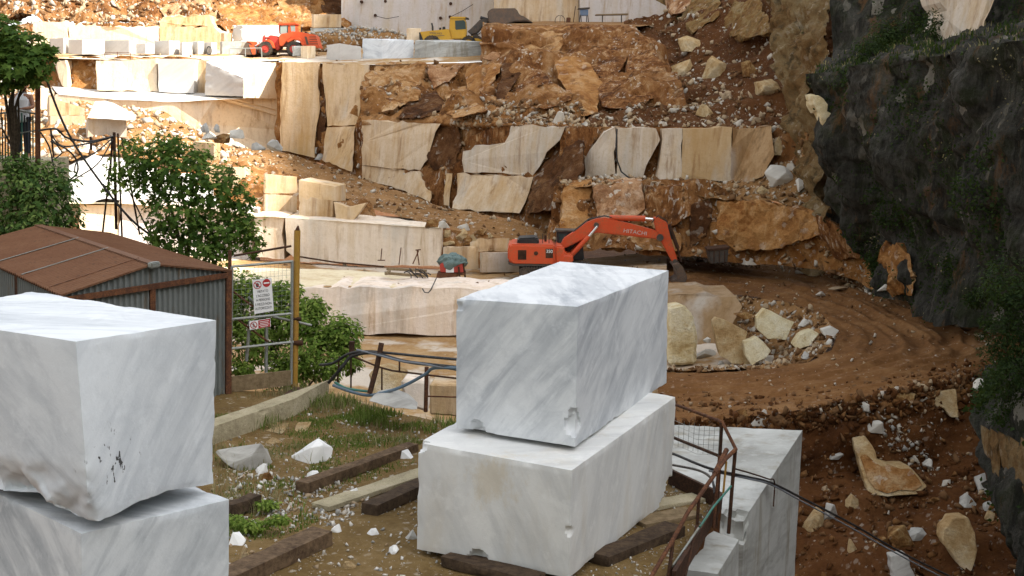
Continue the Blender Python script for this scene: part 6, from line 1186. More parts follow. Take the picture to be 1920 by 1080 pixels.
skin('vest', [K(0, 0, .88), K(0, .01, 1.12), K(.005, .02, 1.34), K(.13, .02, 1.47), K(-.11, .03, 1.47), K(.0, 0, .80)], [(0, 1), (1, 2), (2, 3), (2, 4), (0, 5)], [.20, .19, .20, .085, .085, .18], M['shirt'], pe, 1)
skin('trousers', [K(0, 0, .93), K(.09, 0, .86), K(.10, -.02, .50), K(.10, .02, .12), K(-.09, 0, .86), K(-.10, -.01, .50), K(-.11, .03, .12)], [(0, 1), (1, 2), (2, 3), (0, 4), (4, 5), (5, 6)], [.13, .105, .08, .07, .105, .08, .07], M['trouser'], pe)
bm = bmesh.new(); bmesh.ops.create_icosphere(bm, subdivisions=3, radius=1)
for v in list(bm.verts): v.co = Vector((v.co.x*.088, v.co.y*.10, v.co.z*.095))
bmesh.ops.delete(bm, geom=[v for v in bm.verts if v.co.z < -.005 and v.co.y < .02], context='VERTS'); me = bpy.data.meshes.new('hair'); bm.to_mesh(me); bm.free(); me.transform(Matrix.Translation(K(.06, -.03, 1.69)-parent_loc(pe))); link('hair', me, M['hair'], pe)
for sx_ in (-1, 1): mb = MB(); mb.tube([K(.06+sx_*.083, -.035, 1.66), K(.06+sx_*.092, -.035, 1.64), K(.06+sx_*.085, -.035, 1.615)], .012, 6); mb.build('ear', M['skin'], pe, smooth=True)
mb = MB(); mb.tube([K(.06, -.125, 1.665), K(.06, -.15, 1.635), K(.06, -.125, 1.625)], .012, 6); mb.build('nose', M['skin'], pe, smooth=True)
for sx_ in (-1, 1): mb = MB(); mb.cyl(K(.06+sx_*.032, -.128, 1.667), K(.06+sx_*.032, -.119, 1.667), .011, 8); mb.build('eye', M['hair'], pe)
# wires and rods beyond the terrace
mb = MB(); mb.tube([W(214, 248, 30.3), W(218, 430, 30.3)], .035, 8); tag(mb.build('iron_post', M['rust_dark']), 'thickest rusty post holding up the tangle of wires', 'post')
for i, (x0, y0, x1, y1, lb) in enumerate(((210, 256, 207, 330, 'thin rod strapped to the left of the wire post'), (221, 250, 229, 450, 'thin rod leaning against the right of the wire post'), (213, 254, 192, 440, 'rod slanting down to the left from the wire post'), (228, 258, 262, 440, 'thin rod slanting down towards the leafy tree'), (170, 256, 171, 281, 'short stub of post hanging in the wires'), (95, 240, 104, 330, 'thin rod standing beside the round bush'))):
    mb = MB(); mb.tube([W(x0, y0, 30.4), W(x1, y1, 30.4)], .022 if i != 4 else .03, 6); tag(mb.build('iron_rod', M['rust_dark']), lb, 'rod')
cable('steel_cable', [(83, 138, 28.5), (123, 240, 28.8), (180, 330, 29), (255, 420, 29.2), (345, 478, 29.5)], .026, 'cable', 'thick straight cable slanting from the upper left down behind the hut')
cable('steel_cable', [(72, 245, 29.0), (105, 242, 29.1), (125, 258, 29.3), (165, 265, 29.7), (195, 260, 30.0), (214, 255, 30.3)], .022, 'cable', 'sagging wire from the rusty post to the top of the wire post')
cable('steel_cable', [(96, 252, 29.1), (118, 274, 29.3), (170, 268, 29.7), (212, 257, 30.3)], .018, 'cable', 'lower sagging wire under the topmost one')
cable('steel_cable', [(95, 265, 29.1), (125, 280, 29.3), (143, 300, 29.5), (144, 325, 29.5), (120, 345, 29.3)], .02, 'cable', 'wire curling back on itself in the middle of the tangle')
cable('steel_cable', [(212, 258, 30.3), (180, 285, 29.9), (145, 303, 29.5), (140, 325, 29.4)], .015, 'cable', 'thin wire joined to the curling one by a knot')
cable('steel_cable', [(213, 258, 30.3), (185, 305, 29.9), (150, 330, 29.5), (118, 348, 29.3)], .015, 'cable', 'lowest thin wire running down to the round bush')
cable('steel_cable', [(76, 248, 29.0), (92, 275, 29.1), (100, 310, 29.1), (104, 325, 29.1)], .018, 'cable', 'wire dropping steeply beside the rusty post')
cable('steel_cable', [(100, 300, 29.2), (113, 290, 29.2), (115, 283, 29.2), (98, 262, 29.2)], .015, 'cable', 'short looped wire end near the thin standing rod')
# ------------------------------------------------------------------ outcrops: the big planes of the broken faces
def outcrop(name, pts, mat, out=.5, thick=2.5, seed=0, rough=.10, ref=None):
    out = out*.45; rng = random.Random(seed); D = []
    for x, y in pts:
        p, _ = drop(x, y); D.append((x, y, p.y))
    if ref: D = ref
    A = np.array([[1, x-pts[0][0], y-pts[0][1]] for x, y, _ in D]); b = np.array([q[2] for q in D]); k = np.linalg.lstsq(A, b, rcond=None)[0]
    q = []; n = len(pts)
    for i in range(n):
        a, c = pts[i], pts[(i+1) % n]; m = max(1, int(math.hypot(c[0]-a[0], c[1]-a[1])/7))
        for j in range(m):
            t = j/m; q.append((a[0]+(c[0]-a[0])*t+rng.uniform(-2, 2)*(j > 0), a[1]+(c[1]-a[1])*t+rng.uniform(-2, 2)*(j > 0)))
    fr = [W(x, y, k[0]+k[1]*(x-pts[0][0])+k[2]*(y-pts[0][1])-out) for x, y in q]; c = sum(fr, Vector())/len(fr)
    bm = bmesh.new(); vf = [bm.verts.new(p) for p in fr]; f = bm.faces.new(vf); r = bmesh.ops.extrude_face_region(bm, geom=[f])
    vb = [e for e in r['geom'] if isinstance(e, bmesh.types.BMVert)]
    for v in vb: v.co = c+(v.co-c)*1.03+Vector((0, thick, 0))
    for e in vf: pass
    bmesh.ops.triangulate(bm, faces=bm.faces[:])
    for _ in range(4):
        ed = [e for e in bm.edges if e.calc_length() > .35]
        if ed: bmesh.ops.subdivide_edges(bm, edges=ed, cuts=1)
        bmesh.ops.triangulate(bm, faces=[f for f in bm.faces if len(f.verts) > 3])
    bmesh.ops.recalc_face_normals(bm, faces=bm.faces); bm.normal_update()
    P = np.array([list(v.co) for v in bm.verts]); h = facets(P/1.1, seed+3)*rough*2+fbm(P/.5, 3, seed)*rough
    for v, a in zip(bm.verts, h): v.co = v.co+v.normal*float(a)
    me = bpy.data.meshes.new(name); bm.to_mesh(me); bm.free(); return tag(link(name, me, mat), kind='structure')
tn = broken('face_tan', (.50, .38, .24), (.40, .26, .13), (.27, .14, .055), (.12, .055, .024), ws=.3, sc=.8, fleck=.35, seed=11)
pk = broken('face_pinkish', (.54, .43, .32), (.44, .30, .19), (.28, .15, .075), (.15, .07, .035), ws=.35, sc=.9, fleck=.7, seed=12)
bd = broken('face_bedding', (.46, .35, .21), (.26, .13, .05), (.13, .055, .02), (.055, .025, .012), ws=.2, sc=1.0, fleck=.5, seed=13, grain=((2.2, 2.2, .45), (0, -.75, 0)))
og = broken('face_orange', (.48, .34, .19), (.38, .22, .09), (.25, .115, .037), (.12, .05, .02), ws=.4, sc=.7, fleck=.3, seed=14)
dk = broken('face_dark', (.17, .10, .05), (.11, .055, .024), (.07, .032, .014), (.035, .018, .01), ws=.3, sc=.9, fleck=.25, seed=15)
SH = [(914, 50, 105.0), (1188, 47, 102.0), (906, 118, 100.4), (1180, 133, 94.8)]
for i, (p, m_, o_, r_) in enumerate([
    ([(914, 53), (973, 53), (976, 85), (973, 112), (933, 113), (906, 108)], pk, .7, .12), ([(978, 53), (1072, 53), (1055, 80), (1038, 110), (978, 112)], tn, .6, .12),
    ([(1084, 53), (1170, 50), (1187, 90), (1173, 113), (1152, 150), (1118, 140), (1092, 100)], bd, .7, .08), ([(1187, 83), (1213, 77), (1240, 120), (1267, 162), (1228, 182), (1182, 150), (1176, 118)], bd, .9, .08),
    ([(1040, 114), (1087, 100), (1133, 160), (1117, 207), (1073, 187), (1047, 147)], og, .8, .08), ([(873, 121), (943, 119), (927, 150), (903, 177), (877, 167)], og, .9, .05),
    ([(944, 120), (990, 119), (962, 160), (942, 193), (930, 185)], dk, .5, .06), ([(688, 143), (716, 124), (793, 124), (790, 147), (780, 187), (720, 207), (712, 187)], tn, 1.2, .2),
    ([(803, 124), (867, 123), (853, 142), (813, 167)], pk, .7, .1), ([(837, 180), (873, 163), (880, 187), (913, 207), (853, 222), (830, 205)], tn, .8, .08),
    ([(967, 160), (1010, 133), (1070, 187), (1023, 203), (965, 198)], bd, .7, .1), ([(1073, 175), (1120, 173), (1117, 213), (1090, 217)], og, .8, .07), ([(1120, 150), (1176, 150), (1226, 184), (1180, 205), (1130, 200)], bd, .6, .1),
    ([(760, 190), (815, 172), (830, 205), (790, 222), (750, 220)], dk, .4, .12),
    ([(1058, 350), (1108, 342), (1104, 400), (1090, 440), (1050, 442)], og, .6, .08), ([(1112, 345), (1200, 346), (1212, 392), (1180, 415), (1118, 410)], pk, .5, .12), ([(1215, 352), (1285, 352), (1300, 400), (1250, 430), (1205, 420)], bd, .5, .1), ([(1296, 385), (1332, 378), (1326, 450), (1292, 462)], dk, .4, .08),  # last dark slab stands in for a shadowed gap, shade in its colour
    ([(1350, 380), (1450, 385), (1532, 402), (1545, 440), (1440, 468), (1380, 470), (1346, 440)], og, .6, .10), ([(1535, 405), (1590, 440), (1612, 480), (1560, 490), (1548, 450)], bd, .4, .1), ([(1120, 418), (1200, 425), (1280, 440), (1276, 470), (1110, 466)], tn, .4, .14),
    ([(1690, 470), (1704, 480), (1716, 520), (1708, 550), (1684, 548), (1676, 512)], M['rockC'], .4, .2),
    ([(804, 292), (818, 240), (858, 238), (866, 270), (850, 318), (812, 318)], dk, .35, .1), ([(1010, 330), (1034, 290), (1058, 262), (1092, 268), (1092, 320), (1040, 390), (990, 402)], dk, .4, .12), ([(880, 256), (930, 238), (990, 240), (950, 268), (910, 276)], bd, .5, .06), ([(1062, 240), (1128, 240), (1118, 262), (1094, 300), (1066, 290)], bd, .4, .08), ([(600, 152), (606, 160), (612, 210), (606, 262), (594, 292), (596, 220)], dk, .2, .05),
    ([(412, 20), (470, 8), (520, 30), (530, 48), (470, 56), (420, 52)], og, .8, .15), ([(520, 0), (580, -10), (584, 50), (540, 50)], tn, .8, .15), ([(590, -20), (640, -20), (640, 52), (628, 50), (606, 20)], dk, .5, .1), ([(300, 10), (390, 0), (398, 30), (310, 34)], pk, .8, .15),
    ([(1310, -20), (1350, -10), (1346, 30), (1300, 62), (1286, 40)], M['rockD'], .8, .1), ([(1360, 10), (1420, 0), (1450, 60), (1400, 70), (1364, 60)], M['rockD'], .6, .12), ([(1250, -30), (1300, -30), (1296, 20), (1262, 26)], pk, .8, .1)]):
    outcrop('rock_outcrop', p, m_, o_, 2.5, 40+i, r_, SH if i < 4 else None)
for p in ([(1526, 181), (1540, 184), (1549, 196), (1547, 209), (1536, 207), (1530, 196)], [(1540, 211), (1552, 217), (1556, 233), (1548, 230)]): outcrop('rock_outcrop', p, M['rock_pale'], .0, 1.5, 91, .10, [(1520, 180, 66.9), (1560, 180, 66.6), (1540, 230, 66.8)])
# ------------------------------------------------------------------ loose rocks one can count
def B(x, y, w, h, mat, label, name='rock', g=None, s=0): boulder(name, x, y, w, h, M[mat], label, 'rock', g, s)
ES = 'rocks on the earth slope'
for x, y, w, h, m_, lb in [
    (1297, 79, 54, 32, 'rock_cream', 'cream slab-like rock high on the earth slope below the green bush'), (1280, 126, 44, 40, 'rock_cream', 'tan rock with one white side half way down the earth slope'), (1340, 124, 44, 46, 'rock_cream', 'pointed cream rock to the right of the white-sided one on the earth slope'),
    (1408, 127, 38, 30, 'rock_tan', 'tan rock lodged in the hollow of the earth slope'), (1444, 163, 52, 34, 'rock_cream', 'big smooth greyish boulder overhanging a dark hollow near the cliff'), (1322, 207, 34, 28, 'rock_cream', 'triangular cream rock near the foot of the earth slope'),
    (1461, 270, 24, 36, 'rock_cream', 'triangular pale rock standing beside the dark-streaked tier face'), (1462, 328, 60, 40, 'white_rock', 'largest white boulder on the ledge under the orange rock'), (1503, 345, 22, 26, 'white_rock', 'smaller white boulder beside the largest one on that ledge'), (1486, 312, 22, 14, 'chip_w', 'white stone behind the largest boulder on that ledge'),
    (1432, 355, 30, 16, 'rock_cream', 'flat pale rock on the ledge before the largest white boulder'), (1048, 218, 24, 22, 'chip_w', 'brightest white slab among the rubble above the second tier'), (996, 214, 20, 12, 'chip_w', 'pale slab in the rubble left of the brightest white one'),
    (1243, 232, 16, 10, 'chip_w', 'small white stone lying above the second-tier face'), (1420, 225, 20, 12, 'chip_c', 'small cream stone near the top corner of the tier')]: B(x, y, w, h, m_, lb)
for x, y, w, h, m_, lb in [
    (382, 238, 18, 18, 'grey_rock', 'dark upright stone in the heap under the sunlit face'), (405, 239, 12, 16, 'grey_rock', 'narrow grey stone beside the dark upright one'), (392, 253, 30, 16, 'white_rock', 'white stone in front of the dark upright one'), (414, 258, 32, 18, 'rock_tan', 'tan stone in the heap under the sunlit face'), (443, 249, 25, 18, 'white_rock', 'white pointed stone at the foot of the sunlit face'),
    (445, 272, 26, 14, 'white_rock', 'low white stone at the end of the heap by the shadow edge'), (484, 273, 26, 15, 'grey_rock', 'grey slab in the shade under the big tan wall'), (513, 271, 28, 22, 'grey_rock', 'largest grey slab in the shade under the big tan wall'), (537, 277, 18, 14, 'grey_rock', 'grey stone beside the largest slab under the tan wall'), (558, 282, 16, 10, 'grey_rock', 'small grey stone under the middle of the tan wall'), (592, 281, 20, 12, 'white_rock', 'pale slab at the foot of the crevice in the tan wall'), (600, 292, 22, 14, 'grey_rock', 'grey slab lying before the crevice in the tan wall'), (648, 300, 12, 12, 'white_rock', 'small white stone beside the wall at the top of the ramp'),
    (810, 419, 27, 16, 'rock_tan', 'tan squared stone at the end of the marble face top'), (833, 420, 22, 13, 'white_rock', 'white stone next to the tan squared one'), (868, 424, 26, 14, 'white_rock', 'white slab at the back of the pile above the compressor'), (862, 438, 42, 24, 'rock_cream', 'largest slab tilted on the pile above the compressor'), (877, 451, 20, 18, 'rock_tan', 'pinkish stone under the largest slab of the pile'), (891, 446, 20, 17, 'rock_cream', 'pale stone right of the pinkish one in the pile'), (840, 453, 26, 13, 'rock_cream', 'flat stone at the near foot of the pile above the compressor'), (900, 434, 26, 12, 'rock_tan', 'long low stone behind the pile towards the excavator'), (838, 437, 16, 16, 'rock_cream', 'upright pale stone at the edge of the pile by the marble face'), (918, 440, 16, 10, 'rock_cream', 'small stone at the excavator end of the pile')]: B(x, y, w, h, m_, lb)
for x, y, w, h, m_, lb in [
    (1527, 508, 42, 20, 'rock_cream', 'long pale rock at the foot of the rough brown wall by the road'), (1584, 515, 34, 24, 'rock_tan', 'rounded pale rock at the corner where the brown wall meets the dark cliff'), (1663, 538, 32, 17, 'white_rock', 'white stone by the road under the orange outcrop'), (1406, 489, 34, 13, 'chip_w', 'heap-like white stone by the road behind the skip'), (1297, 484, 20, 14, 'chip_w', 'white stone beside the skip'), (1573, 541, 40, 6, 'chip_c', 'thin pale slab lying flat on the road'), (1540, 550, 18, 8, 'chip_w', 'small pale slab on the road left of the thin one'), (1510, 604, 24, 14, 'white_rock', 'white stone at the top of the pit rubble'), (1436, 574, 14, 12, 'chip_c', 'small cream stone on the pit rim behind the tipped slab'), (1520, 575, 10, 12, 'chip_c', 'small upright stone on the inner edge of the road'), (1555, 640, 16, 12, 'white_rock', 'white stone below the white boulder on the pit rim'), (1514, 665, 18, 14, 'grey_rock', 'grey stone below the pale wedge on the pit edge'), (1495, 675, 20, 14, 'rock_tan', 'brownish stone near the bottom of the pit rubble'), (1443, 672, 18, 14, 'chip_w', 'small white stone between the slabs in the pit'), (1322, 662, 44, 18, 'white_rock', 'low white rock at the foot of the leaning slab'), (1326, 637, 16, 10, 'white_rock', 'small white rock between the cream block and leaning slab'), (1352, 680, 12, 8, 'grey_rock', 'small grey stone at the foot of the leaning slab')]: B(x, y, w, h, m_, lb)
for x, y, w, h, m_, lb in [
    (1422, 779, 32, 32, 'white_rock', 'white and cream angular rock on the road above the weathered block'), (1391, 776, 24, 18, 'rock_tan', 'rounded tan stone beside the white and cream rock above the block'), (1642, 798, 38, 24, 'white_rock', 'largest white stone on the earth bank, near its top'), (1622, 762, 26, 22, 'white_rock', 'white stone just below the road edge on the bank'), (1650, 782, 26, 14, 'white_rock', 'flat white stone between the two white ones near the bank top'), (1567, 852, 28, 16, 'grey_rock', 'bluish grey stone on the bank beside the weathered block'),
    (1599, 940, 24, 26, 'rock_cream', 'small tan pointed rock beyond the black cable'), (1560, 960, 28, 34, 'grey_rock', 'grey angular rock just under the black cable'), (1527, 972, 42, 42, 'rock_cream', 'cream rock partly hidden by the weathered block under the cable'), (1843, 908, 26, 40, 'grey_rock', 'tall grey rock at the right of the bank by the fluted cliff'), (1815, 938, 30, 24, 'grey_rock', 'dark rock below the tall grey one'), (1857, 948, 28, 16, 'grey_rock', 'flat grey rock at the foot of the tall grey one'), (1720, 1001, 48, 18, 'grey_rock', 'long dark rock in the middle of the lower bank'), (1690, 1006, 50, 34, 'rock_tan', 'rusty broken rock next to the long dark one'), (1600, 1022, 18, 24, 'rock_cream', 'small cream rock low on the bank, left of the cable'),
    (1740, 872, 22, 26, 'white_rock', 'white rock at the upper edge of the rusty slab'), (1692, 742, 50, 34, 'rock_tan', 'brown earth-covered boulder at the top of the bank'), (1716, 860, 20, 14, 'chip_w', 'small white stone beside the rusty slab'), (1840, 720, 24, 22, 'white_rock', 'white stone under the dark feathery bush'), (1655, 1015, 26, 18, 'rock_tan', 'tan stone left of the rusty broken rock'), (1858, 968, 22, 22, 'rock_cream', 'cream stone below the flat grey one at the bank edge'), (1752, 938, 22, 10, 'rock_tan', 'tan stone just under the rusty slab'), (1547, 915, 12, 14, 'chip_c', 'small chip of cream stone above the cable'), (1465, 800, 14, 10, 'chip_w', 'small white stone on the bank rim near the block'), (1775, 905, 16, 12, 'chip_w', 'pale stone right of the rusty slab')]: B(x, y, w, h, m_, lb)
def slope_slab(pts, th, mat, label, tilt):
    cx = sum(p[0] for p in pts)/len(pts); y1 = max(p[1] for p in pts); p, _ = drop(cx, y1); slabrock('stone_slab', pts, p.y-.25, th, M[mat], label, 'rock', tilt=tilt, bev=.03, jit=.03)
slope_slab([(1742, 735), (1793, 730), (1798, 784), (1783, 783), (1770, 766), (1745, 758)], .6, 'rock_cream', 'cream slab with a notched lower edge high on the earth bank', .5)
slope_slab([(1599, 822), (1622, 817), (1636, 836), (1645, 862), (1672, 872), (1702, 872), (1739, 912), (1722, 927), (1664, 932), (1628, 926)], .7, 'rock_cream', 'broad rusty slab with a pale rim lying across the earth bank', .9); rs = COL.objects[-1] if False else bpy.data.objects[[o.name for o in bpy.data.objects if o.get('label', '').startswith('broad rusty slab')][0]]
p_, _ = drop(1660, 932); dq = p_.y-.25; mb = MB(); c_ = [W(x, y, dq+(932-y)*dq/F*.9-.04) for x, y in ((1613, 856), (1624, 852), (1642, 868), (1656, 876), (1668, 872), (1690, 880), (1706, 879), (1722, 896), (1730, 911), (1714, 921), (1688, 919), (1664, 926), (1640, 917), (1628, 900))]; mb.prism(c_, Vector((0, 0, 0)), Vector((0, .2, 0))); ru = mb.build('rust_face', M['rockC'], rs, bevel=.02)
slope_slab([(1770, 992), (1786, 972), (1816, 970), (1829, 1000), (1833, 1032), (1822, 1072), (1800, 1062), (1768, 1014)], .8, 'rock_cream', 'tall cream slab low on the earth bank at the right', .5)
slope_slab([(1668, 1042), (1700, 1038), (1718, 1085), (1676, 1090)], .5, 'grey_rock', 'grey slab in the bottom edge of the picture under the cable', .4)
for x, y, w, h, m_, lb in [
    (452, 853, 96, 54, 'grey_rock', 'large flat-topped grey rock beside the left stack'), (579, 847, 76, 44, 'yard_white', 'bright white rock lying in the grass'), (488, 878, 22, 22, 'yard_white', 'small white rock near the large grey one'), (763, 851, 26, 20, 'yard_white', 'white stone at the far end of the squared timber'), (586, 890, 26, 18, 'yard_white', 'white stone at the near end of the squared timber'), (512, 826, 32, 12, 'rock_cream', 'small flat cream stone in the grass below the pale slabs'), (500, 895, 26, 16, 'rock_tan', 'brownish stone in the weeds near the timber'), (660, 922, 24, 18, 'yard_white', 'white stone on the pale stone strip'), (445, 1010, 30, 26, 'yard_white', 'pale angular stone by the corner of the left stack'), (458, 1040, 26, 32, 'rock_cream', 'pinkish angular stone by the thick timber'), (630, 990, 20, 18, 'yard_white', 'white stone past the end of the thick timber'), (700, 996, 24, 14, 'yard_white', 'flat white stone on the bare earth before the middle stack'), (770, 1002, 24, 18, 'grey_rock', 'greyish stone at the corner of the middle stack'), (738, 1030, 20, 18, 'yard_white', 'angular white stone near the corner of the middle stack'), (654, 1060, 26, 14, 'rock_cream', 'cream stone in the bottom edge of the picture'), (420, 1066, 22, 24, 'yard_white', 'white stone against the lower left block')]: B(x, y, w, h, m_, lb)
slabrock('stone_slab', [(488, 806), (500, 796), (541, 798), (530, 814)], Y(515, 815).y, .25, M['rock_cream'], 'flat pale slab in the grass in front of the concrete step', 'rock', tilt=3.5, bev=.02, jit=.004)
slabrock('stone_slab', [(550, 808), (554, 795), (584, 794), (572, 812)], Y(566, 812).y, .2, M['rock_cream'], 'second pale slab in the grass, nearer the pit', 'rock', tilt=2.5, bev=.02, jit=.004)
# ------------------------------------------------------------------ rubble nobody could count
def pile(name, cx, cy, d, rx, rz, ry, mat, seed):
    bm = bmesh.new(); bmesh.ops.create_icosphere(bm, subdivisions=5, radius=1); c = W(cx, cy, d)
    P = np.array([list(v.co) for v in bm.verts]); h = fbm(P*2+seed, 4, seed)
    V = P*(1+.22*h)[:, None]*np.array([rx, ry, rz])+np.array(c); Fc = np.array([[v.index for v in f.verts] for f in bm.faces]); bm.free()
    me = npmesh(name, V, Fc); o = tag(link(name, me, mat), kind='stuff'); SURF[name+'#p'] = (V, np.concatenate([Fc, Fc[:, 2:3]], 1)); surf_bvh(V, Fc); return o
yd_m = [M['chip_y'], M['chip_g'], M['chip_y'], M['chip_c'], M['chip_w']]; wt_m = [M['chip_w'], M['chip_g'], M['chip_w'], M['chip_c']]; mx_m = [M['chip_c'], M['chip_w'], M['chip_b'], M['chip_b'], M['chip_c']]; br_m = [M['chip_b'], M['chip_c'], M['chip_b'], M['chip_w']]
pile('gravel_heap', 680, 84, 131, 5.2, 1.5, 3.0, M['soilpale'], 3); rubble('gravel', 'gravel_heap#p', 1500, .15, .6, wt_m, 5, power=1.5)
pile('gravel_heap', 618, 84, 127, 2.6, 1.2, 1.8, M['soilpale'], 4)
rubble('rubble', 'gravel_heap#p', 350, .15, .5, wt_m, 6, power=1.5)
def key(name, i): return name+'#'+str(i)
KEYS = [k for k in SURF if '#' in k]
rubble('rubble', 'rubble_slope#0', 3200, .08, .75, [M['chip_w'], M['chip_c'], M['chip_w'], M['chip_b'], M['chip_w']], 11, power=3.8)
rubble('rubble', 'ramp_road#0', 900, .06, .45, mx_m, 12, power=3)
rubble('rubble', 'earth_slope#0', 2600, .06, .6, br_m, 13, power=4.5)
rubble('rubble', 'earth_slope#0', 800, .10, .65, mx_m, 14, region=[(1180, 185), (1300, 150), (1420, 190), (1500, 240), (1500, 330), (1100, 300), (1080, 230)], power=2.6)
rubble('rubble', 'rock_face#4', 1000, .08, .6, mx_m, 15, region=[(850, 195), (960, 190), (1100, 195), (1110, 245), (850, 245)], power=2.4)
rubble('rubble', 'rock_face#4', 350, .1, .6, mx_m, 16, power=3)
rubble('rubble', 'ledge#0', 1100, .05, .45, mx_m, 17, power=2.8)
rubble('rubble', 'soil_bank#0', 3000, .02, .26, br_m, 18, power=5.0, clump=1.6)
rubble('rubble', 'soil_bank#0', 170, .04, .26, wt_m, 19, region=[(1590, 745), (1660, 755), (1740, 850), (1760, 900), (1700, 870), (1640, 810)], power=2.4)
rubble('rubble', 'soil_bank#0', 420, .05, .36, br_m, 20, region=[(1640, 700), (1850, 670), (1850, 740), (1560, 790), (1560, 750)], power=2.6)
cl_m = [M['soil'], M['road'], M['soil'], M['chip_b']]
rubble('soil_clods', 'soil_bank#0', 1500, .05, .5, cl_m, 50, region=[(1230, 770), (1450, 745), (1600, 725), (1770, 695), (1900, 660), (1900, 730), (1770, 765), (1600, 800), (1450, 815), (1230, 830)], power=2.5)
rubble('soil_clods', 'soil_bank#0', 1800, .05, .45, cl_m, 51, power=3)
rubble('soil_clods', 'dirt_road#0', 900, .03, .3, cl_m, 52, region=[(1230, 740), (1450, 740), (1600, 715), (1770, 690), (1900, 650), (1900, 690), (1770, 725), (1600, 760), (1450, 790), (1230, 810)], power=3)
rubble('rubble', 'pit_slope#0', 1600, .05, .42, br_m, 21, power=3)
rubble('rubble', 'dirt_road#0', 900, .04, .22, mx_m, 22, power=3.5)
rubble('rubble', 'dirt_road#0', 800, .06, .45, mx_m, 23, region=[(1240, 440), (1420, 478), (1560, 492), (1680, 530), (1870, 600), (1870, 660), (1740, 600), (1650, 565), (1540, 520), (1400, 502), (1240, 486)], power=2.4)
for i, (n_, sd_) in enumerate(((420, 24), (420, 25))): rubble('rubble', 'bench_floor#%d' % i, n_, .06, .35, mx_m, sd_, power=3)
rubble('rubble', 'hillside#0', 2600, .15, 1.0, mx_m, 26, power=3.6, region=[(-40, -30), (420, -30), (420, 80), (-40, 80)])
rubble('rubble', 'hillside#1', 700, .15, .9, mx_m, 27, power=3)
for i in range(5, 9): rubble('rubble', 'rock_face#%d' % i, 420, .07, .5, mx_m, 28+i, power=3)
rubble('stone_chips', 'ground#0', 1100, .012, .075, yd_m, 40, region=[(400, 800), (620, 860), (800, 900), (860, 1100), (400, 1100)], power=3)
rubble('stone_chips', 'ground#0', 750, .015, .10, yd_m, 41, region=[(425, 880), (530, 890), (640, 900), (690, 940), (640, 985), (520, 985), (425, 1030)], power=2.4)
rubble('stone_chips', 'ground#0', 700, .01, .06, yd_m, 42, region=[(1020, 1090), (1270, 900), (1360, 940), (1230, 1090)], power=3)
rubble('stone_chips', 'ground#0', 500, .01, .07, yd_m, 43, region=[(540, 740), (860, 790), (860, 830), (600, 870)], power=3)
# ------------------------------------------------------------------ leaves
LOBED = (np.array([[0, 0, 0], [-.42, .12, .05], [-.20, .36, .02], [-.55, .62, .08], [-.16, .66, .0], [0, 1.05, -.10], [.16, .66, .0], [.55, .62, .08], [.20, .36, .02], [.42, .12, .05], [0, .45, -.05]]), np.array([[10, i, (i+1) % 10] for i in range(10)])[:, ::-1])
OVAL = (np.array([[0, 0, 0], [-.28, .4, .07], [0, 1, -.08], [.28, .4, .07]]), np.array([[0, 2, 1], [0, 3, 2]]))
def leaves(name, clumps, n, size, mat, parent=None, shape=LOBED, seed=0, shell=.55, kind=None):
    """foliage: real leaf blades spread through clumps (centre, radii)"""
    rng = np.random.default_rng(seed); L, T = shape; VV = []; off = np.array(parent_loc(parent))
    wts = np.array([c[1][0]*c[1][2] for c in clumps]); wts /= wts.sum(); idx = rng.choice(len(clumps), n, p=wts)
    C = np.array([list(c[0]) for c in clumps])[idx]; R = np.array([list(c[1]) for c in clumps])[idx]
    u = rng.normal(size=(n, 3)); u /= np.linalg.norm(u, axis=1, keepdims=True); r = shell+(1-shell)*rng.random((n, 1))**.6; r = np.where(rng.random((n, 1)) < .06, r*1.2, r)
    P = C+u*R*r
    P += np.stack([fbm(P*2.2+9, 3, seed), fbm(P*2.2+19, 3, seed+1), fbm(P*2.2+29, 3, seed+2)], 1)*R*.35
    up = u*.7+np.array([0, -.15, .75])+rng.normal(size=(n, 3))*.42; up /= np.linalg.norm(up, axis=1, keepdims=True)
    tg = u*.8+np.array([0, 0, -.55])+rng.normal(size=(n, 3))*.55; tg -= up*(tg*up).sum(1, keepdims=True); tg /= np.linalg.norm(tg, axis=1, keepdims=True)
    sd_ = np.cross(tg, up); s = size*(.55+.75*rng.random((n, 1, 1)))
    V = P[:, None, :]+s*(sd_[:, None, :]*L[None, :, 0:1]+tg[:, None, :]*L[None, :, 1:2]+up[:, None, :]*L[None, :, 2:3])-off
    F_ = (T[None]+(np.arange(n)*len(L))[:, None, None]).reshape(-1, 3)
    me = npmesh(name, V.reshape(-1, 3), F_); o = link(name, me, mat, parent)
    if kind: tag(o, kind=kind)
    return o
def cl_(x, y, d, rx, ry, rz=None): k = d/F; return (W(x, y, d), (rx*k, (rz or (rx+ry)/2)*k, ry*k))
def limbs(parent, base, tops, r0, mat, name='trunk', seed=0):
    rng = random.Random(seed); mb = MB(); base = Vector(base)
    for t, r in tops:
        t = Vector(t); mid = base.lerp(t, .5)+Vector((rng.uniform(-.15, .15), rng.uniform(-.15, .15), .1)); mb.tube([base, base.lerp(mid, .5)+Vector((rng.uniform(-.05, .05), 0, 0)), mid, mid.lerp(t, .6)+Vector((rng.uniform(-.1, .1), 0, .05)), t], r, 7, r*.3)
    return mb.build(name, mat, parent, smooth=True)
